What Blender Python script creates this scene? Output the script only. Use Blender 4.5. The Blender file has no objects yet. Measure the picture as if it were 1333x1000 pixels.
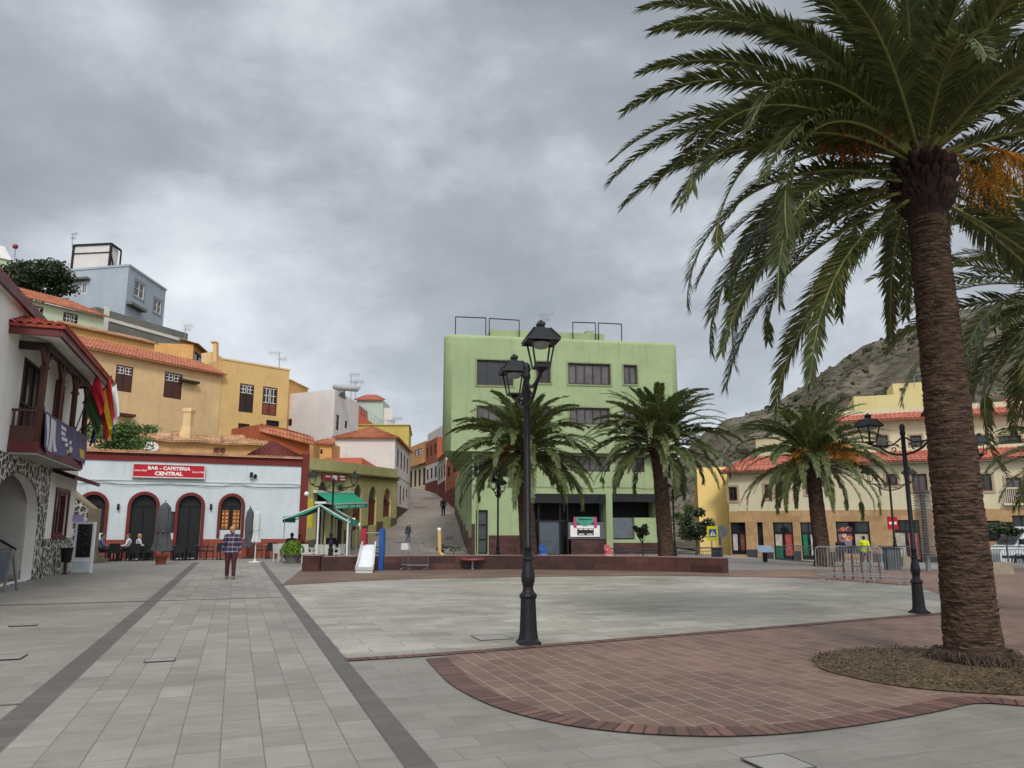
import bpy, bmesh, math, random
from math import sin, cos, pi, radians as rad
from mathutils import Vector, Matrix, noise

SC = bpy.context.scene
COL = SC.collection
# ------------------------------------------------------------------ camera geometry
F = 1001.0; CZ = 1.6; PITCH = math.atan(188 / 1001.0)
CP, SP = cos(PITCH), sin(PITCH)
def V(x, y, z=0.0): return Vector((x, y, z))
def ray(px, py):
    u = (px - 666.5) / F; v = (500 - py) / F
    return Vector((u, CP - v * SP, SP + v * CP))
def G(px, py, z=0.0):
    d = ray(px, py); t = (z - CZ) / d.z
    return Vector((d.x * t, d.y * t, z))
def D(px, py, Y):
    d = ray(px, py); t = Y / d.y
    return Vector((d.x * t, Y, CZ + d.z * t))
AX = V(-.3336, .9427); BX = V(.9427, .3336)          # paving axis (away) and across (right)
PHI = math.atan2(.3336, .9427)
def ST(s, t, z=0.0): return BX * s + AX * t + V(0, 0, z)

# ------------------------------------------------------------------ object helpers
WLOC = {}
def link(o):
    COL.objects.link(o); return o
def thing(name, label, cat, loc=(0, 0, 0), group=None):
    o = bpy.data.objects.new(name, None); link(o)
    o.empty_display_size = .1
    o.location = loc; WLOC[o.name] = Vector(loc)
    o['label'] = label; o['category'] = cat
    if group: o['group'] = group
    return o
def tag(o, label, cat, group=None):
    o['label'] = label; o['category'] = cat
    if group: o['group'] = group
    return o
def relabel(o, label, group=None):
    o['label'] = label
    if group: o['group'] = group
def dup(root, loc=None, rz=None, label=None, group=None, scale=None):
    r = root.copy(); link(r)
    if loc is not None: r.location = loc
    if rz is not None: r.rotation_euler = (0, 0, rz)
    if scale: r.scale = (scale,) * 3
    if label: r['label'] = label
    if group: r['group'] = group
    for ch in list(root.children):
        c = ch.copy(); link(c); c.parent = r
        for g in list(ch.children):
            d = g.copy(); link(d); d.parent = c
    return r

class MB:
    def __init__(self): self.v = []; self.f = []; self.sm = []; self.mi = []
    def add(self, vs, fs, smooth=False, m=0):
        b = len(self.v)
        self.v += [Vector(p) for p in vs]
        for f in fs:
            self.f.append([b + i for i in f]); self.sm.append(smooth); self.mi.append(m)
        return self
    def poly(self, pts, m=0): return self.add(pts, [list(range(len(pts)))], False, m)
    def box(self, c, s, rz=0.0, M=None, m=0):
        c = Vector(c); x, y, z = [q / 2 for q in s]
        R = M if M is not None else Matrix.Rotation(rz, 3, 'Z')
        vs = [c + R @ Vector((i * x, j * y, k * z)) for i in (-1, 1) for j in (-1, 1) for k in (-1, 1)]
        return self.add(vs, [(0, 1, 3, 2), (4, 6, 7, 5), (0, 4, 5, 1), (2, 3, 7, 6), (0, 2, 6, 4), (1, 5, 7, 3)], False, m)
    def bar(self, a, b, w, h=None, m=0, up=None):
        a = Vector(a); b = Vector(b); h = h or w
        d = b - a; L = d.length
        if L < 1e-6: return self
        d /= L
        u = Vector(up) if up is not None else (V(0, 0, 1) if abs(d.z) < .95 else V(1, 0, 0))
        s = d.cross(u).normalized(); u = s.cross(d)
        R = Matrix((s, d, u)).transposed()
        return self.box((a + b) / 2, (w, L, h), M=R, m=m)
    def tube(self, pts, r, n=8, m=0, caps=True):
        pts = [Vector(p) for p in pts]
        rs = r if isinstance(r, (list, tuple)) else [r] * len(pts)
        vs = []; fs = []; ref = None
        for i, p in enumerate(pts):
            t = (pts[min(i + 1, len(pts) - 1)] - pts[max(i - 1, 0)])
            t = t.normalized() if t.length > 1e-9 else V(0, 0, 1)
            if ref is None: ref = V(1, 0, 0) if abs(t.x) < .8 else V(0, 1, 0)
            s = t.cross(ref).normalized(); u = s.cross(t); ref = u.cross(s) * 0 + ref
            for k in range(n):
                a = 2 * pi * k / n
                vs.append(p + (s * cos(a) + u * sin(a)) * rs[i])
        for i in range(len(pts) - 1):
            for k in range(n):
                fs.append((i * n + k, i * n + (k + 1) % n, (i + 1) * n + (k + 1) % n, (i + 1) * n + k))
        self.add(vs, fs, True, m)
        if caps:
            self.add(vs[:n], [list(range(n))[::-1]], False, m); self.add(vs[-n:], [list(range(n))], False, m)
        return self
    def lathe(self, prof, c=(0, 0, 0), n=16, m=0, smooth=True, rot=0.0, sq=None):
        c = Vector(c); vs = []; fs = []
        for (r, z) in prof:
            for k in range(n):
                a = rot + 2 * pi * k / n
                vs.append(c + V(r * cos(a), r * sin(a), z))
        for i in range(len(prof) - 1):
            for k in range(n):
                fs.append((i * n + k, i * n + (k + 1) % n, (i + 1) * n + (k + 1) % n, (i + 1) * n + k))
        self.add(vs, fs, smooth, m)
        self.add(vs[:n], [list(range(n))[::-1]], False, m); self.add(vs[-n:], [list(range(n))], False, m)
        return self
    def ball(self, c, r, nu=12, nv=8, m=0, M=None):
        c = Vector(c); rr = r if isinstance(r, (tuple, list)) else (r, r, r)
        vs = []; fs = []
        for j in range(nv + 1):
            th = pi * j / nv
            for k in range(nu):
                a = 2 * pi * k / nu
                q = Vector((rr[0] * sin(th) * cos(a), rr[1] * sin(th) * sin(a), rr[2] * cos(th)))
                vs.append(c + (M @ q if M is not None else q))
        for j in range(nv):
            for k in range(nu):
                fs.append((j * nu + k, (j + 1) * nu + k, (j + 1) * nu + (k + 1) % nu, j * nu + (k + 1) % nu))
        return self.add(vs, fs, True, m)
    def cap(self, a, b, ra, rb, n=10, m=0):
        """tapered capsule"""
        a = Vector(a); b = Vector(b); d = (b - a); L = d.length; d = d / max(L, 1e-6)
        pts = []; rs = []
        for k in range(4):
            t = k / 4 * pi / 2
            pts.append(a - d * ra * cos(t)); rs.append(max(ra * sin(t), ra * .02))
        pts += [a, b]; rs += [ra, rb]
        for k in range(1, 5):
            t = k / 4 * pi / 2
            pts.append(b + d * rb * sin(t)); rs.append(max(rb * cos(t), rb * .02))
        return self.tube(pts, rs, n, m, True)
    def prism(self, pts, ext, m=0):
        """closed polygon (list of Vector) extruded by vector ext"""
        n = len(pts); e = Vector(ext); pts = [Vector(p) for p in pts]
        vs = pts + [p + e for p in pts]
        fs = [list(range(n))[::-1], list(range(n, 2 * n))]
        fs += [(i, (i + 1) % n, n + (i + 1) % n, n + i) for i in range(n)]
        return self.add(vs, fs, False, m)
    def build(self, name, mat, parent=None, loc=None, kind=None, fix=True, remesh=None, smooth_it=0, weld=None):
        off = WLOC.get(parent.name, V(0, 0, 0)) if parent is not None else (Vector(loc) if loc is not None else V(0, 0, 0))
        me = bpy.data.meshes.new(name)
        me.from_pydata([p - off for p in self.v], [], self.f)
        me.polygons.foreach_set('use_smooth', self.sm)
        me.polygons.foreach_set('material_index', self.mi)
        for mm in (mat if isinstance(mat, (list, tuple)) else [mat]): me.materials.append(mm)
        if fix:
            bm = bmesh.new(); bm.from_mesh(me)
            if weld: bmesh.ops.remove_doubles(bm, verts=bm.verts, dist=weld)
            bmesh.ops.recalc_face_normals(bm, faces=bm.faces)
            bm.to_mesh(me); bm.free()
        o = bpy.data.objects.new(name, me); link(o)
        if remesh:
            md = o.modifiers.new('r', 'REMESH'); md.mode = 'VOXEL'; md.voxel_size = remesh; md.use_smooth_shade = True
            if smooth_it:
                ms = o.modifiers.new('s', 'SMOOTH'); ms.iterations = smooth_it; ms.factor = .5
            dg = bpy.context.evaluated_depsgraph_get()
            nm = bpy.data.meshes.new_from_object(o.evaluated_get(dg))
            o.modifiers.clear(); o.data = nm
            if not nm.materials: nm.materials.append(mat if not isinstance(mat, (list, tuple)) else mat[0])
        if parent is not None:
            o.parent = parent; WLOC[o.name] = off
        else:
            o.location = off; WLOC[o.name] = off
        if kind: o['kind'] = kind
        return o

def text(s, name, mat, parent, origin, ex, up, size, bold=0.0, shear=0.0, depth=.004, align='CENTER', squeeze=1.0):
    """flat lettering lying on the plane spanned by ex, up"""
    cu = bpy.data.curves.new(name, 'FONT'); cu.body = s; cu.size = size; cu.align_x = align; cu.align_y = 'CENTER'
    cu.offset = bold; cu.shear = shear; cu.extrude = depth; cu.resolution_u = 3
    o = bpy.data.objects.new('tmp_text', cu); link(o)
    dg = bpy.context.evaluated_depsgraph_get(); dg.update()
    me = bpy.data.meshes.new_from_object(o.evaluated_get(dg))
    bpy.data.objects.remove(o); bpy.data.curves.remove(cu)
    ex = Vector(ex).normalized(); up = Vector(up).normalized(); nn = ex.cross(up)
    M = Matrix((ex * squeeze, up, nn)).transposed().to_4x4()
    off = WLOC.get(parent.name, V(0, 0, 0))
    M.translation = Vector(origin) - off
    me.transform(M); me.materials.clear(); me.materials.append(mat); me.name = name
    r = bpy.data.objects.new(name, me); link(r); r.parent = parent; WLOC[r.name] = off
    return r

# ------------------------------------------------------------------ materials
def srgb(h):
    h = h.lstrip('#'); c = [int(h[i:i + 2], 16) / 255 for i in (0, 2, 4)]
    return tuple(x / 12.92 if x <= .04045 else ((x + .055) / 1.055) ** 2.4 for x in c)
class NT:
    def __init__(self, name):
        self.m = bpy.data.materials.new(name); self.m.use_nodes = True
        self.t = self.m.node_tree; self.n = self.t.nodes
        self.b = self.n['Principled BSDF']
    def new(self, ty, **kw):
        x = self.n.new(ty)
        for k, v in kw.items():
            if k in x.inputs.keys(): x.inputs[k].default_value = v
            else: setattr(x, k, v)
        return x
    def l(self, a, b): self.t.links.new(a, b)
    def coord(self, scale=(1, 1, 1), rot=(0, 0, 0), kind='Object'):
        tc = self.new('ShaderNodeTexCoord'); mp = self.new('ShaderNodeMapping')
        mp.inputs['Scale'].default_value = scale; mp.inputs['Rotation'].default_value = rot
        self.l(tc.outputs[kind], mp.inputs[0]); return mp.outputs[0]
    def noise(self, co, scale, detail=4, rough=.55, dist=0.0):
        x = self.new('ShaderNodeTexNoise'); x.inputs['Scale'].default_value = scale
        x.inputs['Detail'].default_value = detail; x.inputs['Roughness'].default_value = rough
        x.inputs['Distortion'].default_value = dist
        self.l(co, x.inputs['Vector']); return x.outputs['Fac']
    def rng(self, fac, a, b, c, d):
        x = self.new('ShaderNodeMapRange'); x.inputs[1].default_value = a; x.inputs[2].default_value = b
        x.inputs[3].default_value = c; x.inputs[4].default_value = d
        self.l(fac, x.inputs[0]); return x.outputs[0]
    def mix(self, fac, a, b, mode='MIX'):
        x = self.new('ShaderNodeMix', data_type='RGBA', blend_type=mode)
        for s, q in ((0, fac), (6, a), (7, b)):
            if hasattr(q, 'is_linked') or hasattr(q, 'links'): self.l(q, x.inputs[s])
            elif s == 0: x.inputs[0].default_value = q
            else: x.inputs[s].default_value = (*q, 1) if len(q) == 3 else q
        return x.outputs[2]
    def math(self, op, a, b=None):
        x = self.new('ShaderNodeMath', operation=op)
        for i, q in ((0, a), (1, b)):
            if q is None: continue
            if hasattr(q, 'links'): self.l(q, x.inputs[i])
            else: x.inputs[i].default_value = q
        return x.outputs[0]
    def scalecol(self, col, fac):
        """multiply colour by scalar socket"""
        c = self.new('ShaderNodeCombineColor')
        for i in range(3): self.l(fac, c.inputs[i])
        return self.mix(1.0, col, c.outputs[0], 'MULTIPLY')
    def bump(self, h, st=.3, dist=.02, prev=None):
        x = self.new('ShaderNodeBump'); x.inputs['Strength'].default_value = st; x.inputs['Distance'].default_value = dist
        self.l(h, x.inputs['Height'])
        if prev is not None: self.l(prev, x.inputs['Normal'])
        return x.outputs[0]
    def done(self, col, rough=.7, nrm=None, metal=0.0, spec=.4):
        b = self.b
        if hasattr(col, 'links'): self.l(col, b.inputs['Base Color'])
        else: b.inputs['Base Color'].default_value = (*col, 1)
        if hasattr(rough, 'links'): self.l(rough, b.inputs['Roughness'])
        else: b.inputs['Roughness'].default_value = rough
        b.inputs['Metallic'].default_value = metal; b.inputs['Specular IOR Level'].default_value = spec
        if nrm is not None: self.l(nrm, b.inputs['Normal'])
        return self.m
MATS = {}
def plain(name, col, rough=.6, metal=0.0, var=.18, sc=3.0, bump=0.0, spec=.4):
    if name in MATS: return MATS[name]
    t = NT(name); co = t.coord()
    n1 = t.noise(co, sc, 5); n2 = t.noise(co, sc * 9, 3)
    f = t.math('ADD', t.rng(n1, .3, .7, 1 - var, 1 + var), t.rng(n2, .3, .7, -var * .35, var * .35))
    nr = t.bump(n2, .4, bump) if bump else None
    MATS[name] = t.done(t.scalecol(col, f), t.rng(n1, .3, .7, max(rough - .08, 0), min(rough + .08, 1)), nr, metal, spec)
    return MATS[name]
def stucco(name, col, dirt=.35, var=.1, rough=.88, dirtcol=(.12, .1, .08)):
    """painted render: patchy repainting, rain streaks and grime"""
    if name in MATS: return MATS[name]
    t = NT(name); co = t.coord(); cs = t.coord((2.2, 2.2, .16))
    big = t.noise(co, .45, 6, .6); mid = t.noise(co, 2.3, 5, .65); fine = t.noise(co, 40, 3); st = t.noise(cs, 1.6, 5, .65)
    c = t.scalecol(col, t.rng(big, .3, .7, 1 - var, 1 + var))
    c = t.scalecol(c, t.rng(mid, .3, .7, 1 - var * .5, 1 + var * .5))
    c = t.mix(t.math('MULTIPLY', t.rng(st, .55, .8, 0, dirt), t.rng(mid, .3, .65, .2, 1)), c, dirtcol)
    nr = t.bump(fine, .35, .01, t.bump(mid, .15, .03))
    MATS[name] = t.done(c, rough, nr, 0, .25)
    return MATS[name]
CLOUD_SEED = 31.2
# ------------------------------------------------------------------ paving and ground materials
def paving(name, c1, c2, mortar, w, h, msize=.006, swap=False, off=.5, stain=.25, var=.12, rough=.62, gap=.004, bigs=.25, uv=False, wall=False):
    t = NT(name); co = t.coord()
    vec = t.coord(kind='UV') if uv else co
    if wall:
        s0 = t.new('ShaderNodeSeparateXYZ'); c0 = t.new('ShaderNodeCombineXYZ'); t.l(co, s0.inputs[0]); t.l(t.math('ADD', s0.outputs[0], t.math('MULTIPLY', s0.outputs[1], .6)), c0.inputs[0]); t.l(s0.outputs[2], c0.inputs[1]); vec = c0.outputs[0]
    if swap:
        sp = t.new('ShaderNodeSeparateXYZ'); cb = t.new('ShaderNodeCombineXYZ')
        t.l(co, sp.inputs[0]); t.l(sp.outputs[1], cb.inputs[0]); t.l(sp.outputs[0], cb.inputs[1]); vec = cb.outputs[0]
    wob = t.new('ShaderNodeVectorMath', operation='ADD')
    nw = t.new('ShaderNodeTexNoise'); nw.inputs['Scale'].default_value = 1.7; t.l(vec, nw.inputs['Vector'])
    ws = t.new('ShaderNodeVectorMath', operation='SCALE'); ws.inputs['Scale'].default_value = gap
    t.l(nw.outputs['Color'], ws.inputs[0]); t.l(vec, wob.inputs[0]); t.l(ws.outputs[0], wob.inputs[1])
    br = t.new('ShaderNodeTexBrick'); br.offset = off; br.offset_frequency = 2
    br.inputs['Color1'].default_value = (0, 0, 0, 1); br.inputs['Color2'].default_value = (1, 1, 1, 1)
    br.inputs['Mortar'].default_value = (.5, .5, .5, 1); br.inputs['Scale'].default_value = 1
    br.inputs['Mortar Size'].default_value = msize; br.inputs['Mortar Smooth'].default_value = .3; br.inputs['Bias'].default_value = 0
    br.inputs['Brick Width'].default_value = w; br.inputs['Row Height'].default_value = h
    t.l(wob.outputs[0], br.inputs['Vector'])
    r = t.new('ShaderNodeSeparateColor'); t.l(br.outputs['Color'], r.inputs[0])
    big = t.noise(co, bigs, 6, .6, .5); mid = t.noise(co, 1.9, 6, .65); fine = t.noise(co, 60, 3, .7); spots = t.noise(co, 9, 4, .7)
    veins = t.noise(t.coord((1.5, 7, 1), (0, 0, .2)), 1.2, 5, .7, .8)
    c = t.mix(r.outputs[0], c1, c2)
    c = t.scalecol(c, t.rng(veins, .3, .7, 1 - var, 1 + var))
    c = t.scalecol(c, t.rng(big, .32, .68, 1 - stain, 1 + stain * .6))
    c = t.scalecol(c, t.rng(mid, .3, .7, 1 - stain * .45, 1 + stain * .35))
    c = t.scalecol(c, t.rng(fine, .3, .7, .94, 1.06))
    c = t.scalecol(c, t.rng(spots, .66, .76, 1.0, .7)); smear = t.noise(t.coord((.7, 1.3, 1), (0, 0, .5)), .8, 7, .7, 1.2); c = t.scalecol(c, t.rng(smear, .54, .74, 1.0, .8)); drops = t.noise(co, 26, 2, .5); c = t.scalecol(c, t.rng(drops, .74, .77, 1.0, .62))
    c = t.mix(t.math('MULTIPLY', br.outputs['Fac'], t.rng(mid, .3, .6, .45, 1.0)), c, mortar)
    inv = t.math('SUBTRACT', 1.0, br.outputs['Fac'])
    nr = t.bump(inv, .5, .006, t.bump(fine, .25, .004, t.bump(mid, .12, .02)))
    ro = t.rng(big, .3, .7, rough - .12, rough + .12)
    return t.done(c, ro, nr, 0, .35)

M_PAVE = paving('grey stone slabs', srgb('#857f76'), srgb('#8f8a81'), srgb('#6c6963'), .62, .31, .005, False, .37, .2)
M_BAND = paving('walkway slabs', srgb('#857f76'), srgb('#979188'), srgb('#66635e'), .58, .30, .0055, True, .41, .2)
M_STRIP = paving('dark basalt strip', srgb('#5c5853'), srgb('#67625c'), srgb('#504c48'), .3, .3, .004, True, .5, .2)
M_COURT = paving('pale stone court', srgb('#969083'), srgb('#aaa598'), srgb('#6f6c62'), .9, .42, .008, False, .43, .3, .2, .5)
M_REDP = paving('red tile paving', srgb('#735a4e'), srgb('#856a5c'), srgb('#968a7e'), .42, .215, .009, True, .4, .3, .14, .7)
M_REDB = paving('red brick border', srgb('#57403a'), srgb('#7d5a4e'), srgb('#342a26'), .115, 1.0, .013, False, .5, .2, .2, uv=True)
M_STREET = paving('street setts', srgb('#857b72'), srgb('#948a80'), srgb('#6c645d'), .5, .3, .006, False, .5, .25, .15, .8)
M_RUBBER = plain('worn rubber floor', srgb('#6e5a4c'), .85, 0, .3, .5)
M_ASPH = plain('asphalt', (.06, .06, .058), .85, 0, .2, .8, .004)
M_EARTH = plain('dry earth', srgb('#6a5c48'), .95, 0, .3, .2, .05)

GX = MB(); s = 900
GX.poly([V(-s, -60, -1.4), V(s, -60, -1.4), V(s, 900, -1.4), V(-s, 900, -1.4)])
GX.build('ground', M_EARTH, kind='structure')

def sheet(name, pts, mat, z, skirt=None):
    """flat polygon at height z; object axes turned to the paving axis"""
    Rm = Matrix.Rotation(-PHI, 3, 'Z')
    mb = MB(); q = [Rm @ V(p[0], p[1], z) for p in pts]
    if skirt: mb.prism([p - V(0, 0, skirt) for p in q], V(0, 0, skirt))
    else: mb.poly(q)
    o = mb.build(name, mat, kind='structure'); o.rotation_euler = (0, 0, PHI)
    return o
def ribbon(name, pts, w, mat, z):
    n = len(pts); L = []; Rr = []
    for i in range(n):
        t = (pts[min(i + 1, n - 1)] - pts[max(i - 1, 0)]).normalized(); s_ = V(-t.y, t.x, 0)
        L.append(pts[i] + s_ * w / 2); Rr.append(pts[i] - s_ * w / 2)
    Rm = Matrix.Rotation(-PHI, 3, 'Z'); mb = MB()
    uvs = []; d = 0.0
    for i in range(n - 1):
        mb.poly([Rm @ V(p.x, p.y, z) for p in (Rr[i], Rr[i + 1], L[i + 1], L[i])]); d2 = d + (pts[i + 1] - pts[i]).length
        uvs += [(d, .05), (d2, .05), (d2, .95), (d, .95)]; d = d2
    o = mb.build(name, mat, kind='structure', fix=False); o.rotation_euler = (0, 0, PHI)
    ul = o.data.uv_layers.new(name='along')
    for k, q in enumerate(uvs): ul.data[k].uv = q
    return o
def smooth_curve(pts, n=8):
    out = []
    for i in range(len(pts) - 1):
        p0 = pts[max(i - 1, 0)]; p1 = pts[i]; p2 = pts[i + 1]; p3 = pts[min(i + 2, len(pts) - 1)]
        for k in range(n):
            t = k / n
            out.append(.5 * ((2 * p1) + (p2 - p0) * t + (2 * p0 - 5 * p1 + 4 * p2 - p3) * t * t + (3 * p1 - p0 - 3 * p2 + p3) * t ** 3))
    out.append(pts[-1]); return out

sheet('plaza', [V(-48, -9), V(46, -9), V(46, 33), V(30, 36.5), V(14, 38.2), V(13, 50), V(-2, 51), V(-3, 52.5), V(-11.3, 52.5), V(-12, 60), V(-48, 60)], M_PAVE, 0, 1.2)
sheet('walkway', [ST(-1.51, -5), ST(1.18, -5), ST(1.18, 40.5), ST(-1.51, 40.5)], M_BAND, .004)
sheet('paving_strip', [ST(-1.78, -5), ST(-1.51, -5), ST(-1.51, 40.5), ST(-1.78, 40.5)], M_STRIP, .005)
sheet('paving_strip', [ST(1.18, -5), ST(1.40, -5), ST(1.40, 40.5), ST(1.18, 40.5)], M_STRIP, .005)
tt = G(200, 783).dot(AX)
sheet('paving_joint', [ST(-14, tt), ST(1.18, tt), ST(1.18, tt + .10), ST(-14, tt + .10)], M_STRIP, .0095)
sheet('paving_joint', [ST(-14, 8.6), ST(-1.78, 8.6), ST(-1.78, 8.66), ST(-14, 8.66)], M_STRIP, .0045)

low = smooth_curve([G(568, 858), G(584, 874), G(606, 893), G(655, 917), G(722, 936), G(800, 948), G(900, 954), G(1000, 952), G(1100, 941), G(1190, 926), G(1258, 913), G(1333, 917), G(1450, 928)])
upp = smooth_curve([G(449, 860), G(570, 852.5), G(690, 843), G(800, 834), G(900, 826), G(1000, 818), G(1070, 812), G(1150, 805), G(1226, 799), G(1300, 791)])
ui = upp.index(min(upp, key=lambda p: (p - G(590, 851)).length))
far = [G(1500, 775), G(1480, 738.5), G(1230, 741), G(1120, 742), G(1050, 741.5), G(950, 742.5)]
sheet('red_paving', low + [G(1500, 900)] + far[:1] + far[1:] + [G(950, 751.5), G(1058, 753), G(1184, 762), G(1229, 776), G(1227, 799)] + upp[ui:-8][::-1], M_REDP, .004)
farc = smooth_curve([G(366, 762.4), G(450, 757.5), G(540, 754), G(640, 752), G(760, 750.5), G(860, 750), G(950, 751), G(1058, 753.5), G(1184, 762.5)])
sheet('pale_court', [p for p in upp[:-8]] + [G(1229, 776), G(1184, 762)] + farc[::-1] + [ST(1.40, (G(358, 763)).dot(AX))] + [ST(1.40, upp[0].dot(AX))], M_COURT, .008)
sheet('play_floor', farc[:-16] + [G(950, 745.5), G(660, 740), G(392, 742)], M_RUBBER, .005)
ribbon('brick_border', low, .27, M_REDB, .013)
ribbon('brick_border', upp, .2, M_REDB, .012)
ribbon('brick_border', farc, .3, M_REDB, .0125)

# street that climbs between the houses
def zs(Y):
    K = [(40, -.02), (48, -.02), (52, .06), (57, .5), (65, 1.7), (70, 2.35), (76, 2.95), (90, 4.5), (110, 6.8), (125, 8.0), (150, 9.5)]
    for (a, b), (c, d) in zip(K, K[1:]):
        if Y <= c: return b + (d - b) * max(0, (Y - a)) / (c - a)
    return K[-1][1]
def street_x(Y):
    K = [(50, -13.0, -1.0), (58, -11.5, -2.6), (70, -10.6, -3.6), (82, -11.2, -4.6), (98, -13.2, -7.2), (110, -15.5, -9.5), (125, -19.5, -13.0), (140, -26, -19)]
    for a, b in zip(K, K[1:]):
        if Y <= b[0]:
            t = (Y - a[0]) / (b[0] - a[0]); return a[1] + (b[1] - a[1]) * t, a[2] + (b[2] - a[2]) * t
    return K[-1][1], K[-1][2]
mb = MB(); rows = []
Y = 50.0
while Y <= 140:
    x0, x1 = street_x(Y); rows.append((Y, x0, x1)); Y += 2
vs = []; fs = []
for (Y, x0, x1) in rows:
    for k in range(5): vs.append(V(x0 - .6 + (x1 - x0 + 1.2) * k / 4, Y, zs(Y) + .004))
for i in range(len(rows) - 1):
    for k in range(4): fs.append((i * 5 + k, i * 5 + k + 1, (i + 1) * 5 + k + 1, (i + 1) * 5 + k))
mb.add(vs, fs, True); mb.build('street', M_STREET, kind='structure')
# worn patches where the setts of the street were relaid, and a raised footway on its right side
M_PATCH = plain('relaid setts', srgb('#6d625a'), .9, 0, .25, 2)
for (px0, px1, py) in ((538, 556, 661.5), (551, 571, 649.5), (579, 597, 700)):
    c = None
    for Yq in [q * .5 for q in range(100, 260)]:
        if abs(688 - (zs(Yq) - CZ) * 1018 / Yq - py) < .6: c = Yq
    if c:
        xa, xb = D(px0, py, c).x, D(px1, py, c).x
        MB().poly([V(xa, c - .6, zs(c - .6) + .03), V(xb, c - .6, zs(c - .6) + .03), V(xb, c + .6, zs(c + .6) + .03), V(xa, c + .6, zs(c + .6) + .03)]).build('street_patch', M_PATCH, kind='structure')
mb = MB(); Y = 51.0
while Y < 96:
    a = street_x(Y)[1]; b = street_x(Y + 1.5)[1]
    mb.add([V(a - 1.7, Y, zs(Y) + .09), V(a + .4, Y, zs(Y) + .09), V(b + .4, Y + 1.5, zs(Y + 1.5) + .09), V(b - 1.7, Y + 1.5, zs(Y + 1.5) + .09),
            V(a - 1.7, Y, zs(Y) - .1), V(b - 1.7, Y + 1.5, zs(Y + 1.5) - .1)], [(0, 1, 2, 3), (0, 3, 5, 4)]); Y += 1.5
mb.build('footway', plain('footway stone', srgb('#8a7d74'), .85, 0, .22, 1.2), kind='structure')

# lower pavement and road in front of the cream building
M_LOWP = plain('lower pavement', srgb('#8d8880'), .8, 0, .15, 1)
MB().prism([V(13.5, 38.2, -.9), V(30, 36.5, -.9), V(60, 33, -.9), V(60, 41, -.9), V(33, 42.2, -.9), V(14.5, 44.5, -.9)], V(0, 0, .66)).build('pavement', M_LOWP, kind='structure')
MB().poly([V(13, 44, -.55), V(60, 38, -1.1), V(60, 52, -1.15), V(33, 50.4, -1.04), V(16, 60, -.46), V(13, 70, -.3), V(9, 70, -.2), V(12.9, 50, -.4)]).build('road', M_ASPH, kind='structure')

# hillside under the old houses on the left, and the mountain behind
def hill(x, y):
    K = [(44, 0), (48, 3.0), (54, 5.2), (60, 7.5), (66, 10), (72, 14), (80, 17.5), (90, 21), (100, 25), (112, 27), (125, 22), (150, 14), (220, 8)]
    h = K[-1][1]
    for (a, b), (c, d) in zip(K, K[1:]):
        if y <= c: h = b + (d - b) * max(0, (y - a)) / (c - a); break
    e = street_x(max(50, min(y, 140)))[0] - 2.0
    k = max(0, min(1, (e - x) / (20 if y < 75 else 20 + (y - 75) * .6))); k = k * k * (3 - 2 * k)
    return zs(y) - 1.2 + (h - zs(y) + .6) * k
vs = []; fs = []; nx = 46; ny = 56
for j in range(ny):
    for i in range(nx):
        y = 46 + j * 3.2; x = -150 + i * 3.15; vs.append(V(x, y, hill(x, y) + (noise.noise(V(x * .1, y * .1)) * .5 if y > 60 else 0)))
for j in range(ny - 1):
    for i in range(nx - 1): fs.append((j * nx + i, j * nx + i + 1, (j + 1) * nx + i + 1, (j + 1) * nx + i))
def scrub(name, c1, c2, c3, s1):
    t = NT(name); co = t.coord(); a = t.noise(co, s1, 7, .65, .4); b = t.noise(co, s1 * 7, 6, .72); c = t.noise(co, s1 * 28, 4, .75)
    strata = t.noise(t.coord((1, 1, 5), (.25, .12, 0)), s1 * 2.2, 6, .7, .6)
    col = t.mix(t.rng(a, .38, .62, 0, 1), c1, c2)
    col = t.mix(t.rng(b, .5, .6, 0, .9), col, c3)
    col = t.scalecol(col, t.rng(strata, .35, .65, .7, 1.25)); col = t.scalecol(col, t.rng(c, .3, .7, .65, 1.3))
    return t.done(col, .95, t.bump(b, .8, 2.0, t.bump(c, .6, .6)), 0, .1)
MB().add(vs, fs, True).build('hillside', scrub('hillside scrub', srgb('#6b6048'), srgb('#57523a'), srgb('#2e3620'), .08), kind='structure')
ridge = [(830, 640), (880, 600), (915, 566), (940, 553), (962, 545), (1000, 529), (1030, 511), (1060, 490), (1100, 464), (1140, 446), (1180, 431), (1210, 421), (1260, 404), (1333, 385), (1420, 372), (1560, 360)]
YR = 330.0
def rz_at(x):
    P_ = [(D(px, py, YR).x, D(px, py, YR).z) for px, py in ridge]
    if x <= P_[0][0]: return max(2, P_[0][1] - (P_[0][0] - x) * .6)
    for (a, b), (c, d) in zip(P_, P_[1:]):
        if x <= c: return b + (d - b) * (x - a) / (c - a)
    return P_[-1][1]
vs = []; fs = []; nx = 100; ny = 60
for j in range(ny):
    for i in range(nx):
        x = 20 + i * 4.2; k = j / 40; y = 95 + (YR - 95) * k
        xs = x if y >= YR else 30 + (x - 30) * (.30 + .7 * (y / YR))
        top = rz_at(x) * 1.02
        kk = min(k, 1.0); h = top * (kk ** 1.25) if k <= 1 else top * (1 - (k - 1) * 1.5)
        nn = noise.fractal(V(xs * .018, y * .018, 3.1), 1.0, 2.0, 5) * 12 * min(1, kk * 1.5) * (1 - .75 * (kk > .93)) + noise.fractal(V(xs * .1, y * .1, 1), 1., 2., 4) * 2.2 * kk
        gl = abs(noise.noise(V(xs * .03, y * .006, 9))) * 12 * kk * (1 - kk)
        vs.append(V(xs, y, max(h + nn - gl - 1.5, -1.3)))
for j in range(ny - 1):
    for i in range(nx - 1): fs.append((j * nx + i, j * nx + i + 1, (j + 1) * nx + i + 1, (j + 1) * nx + i))
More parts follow.
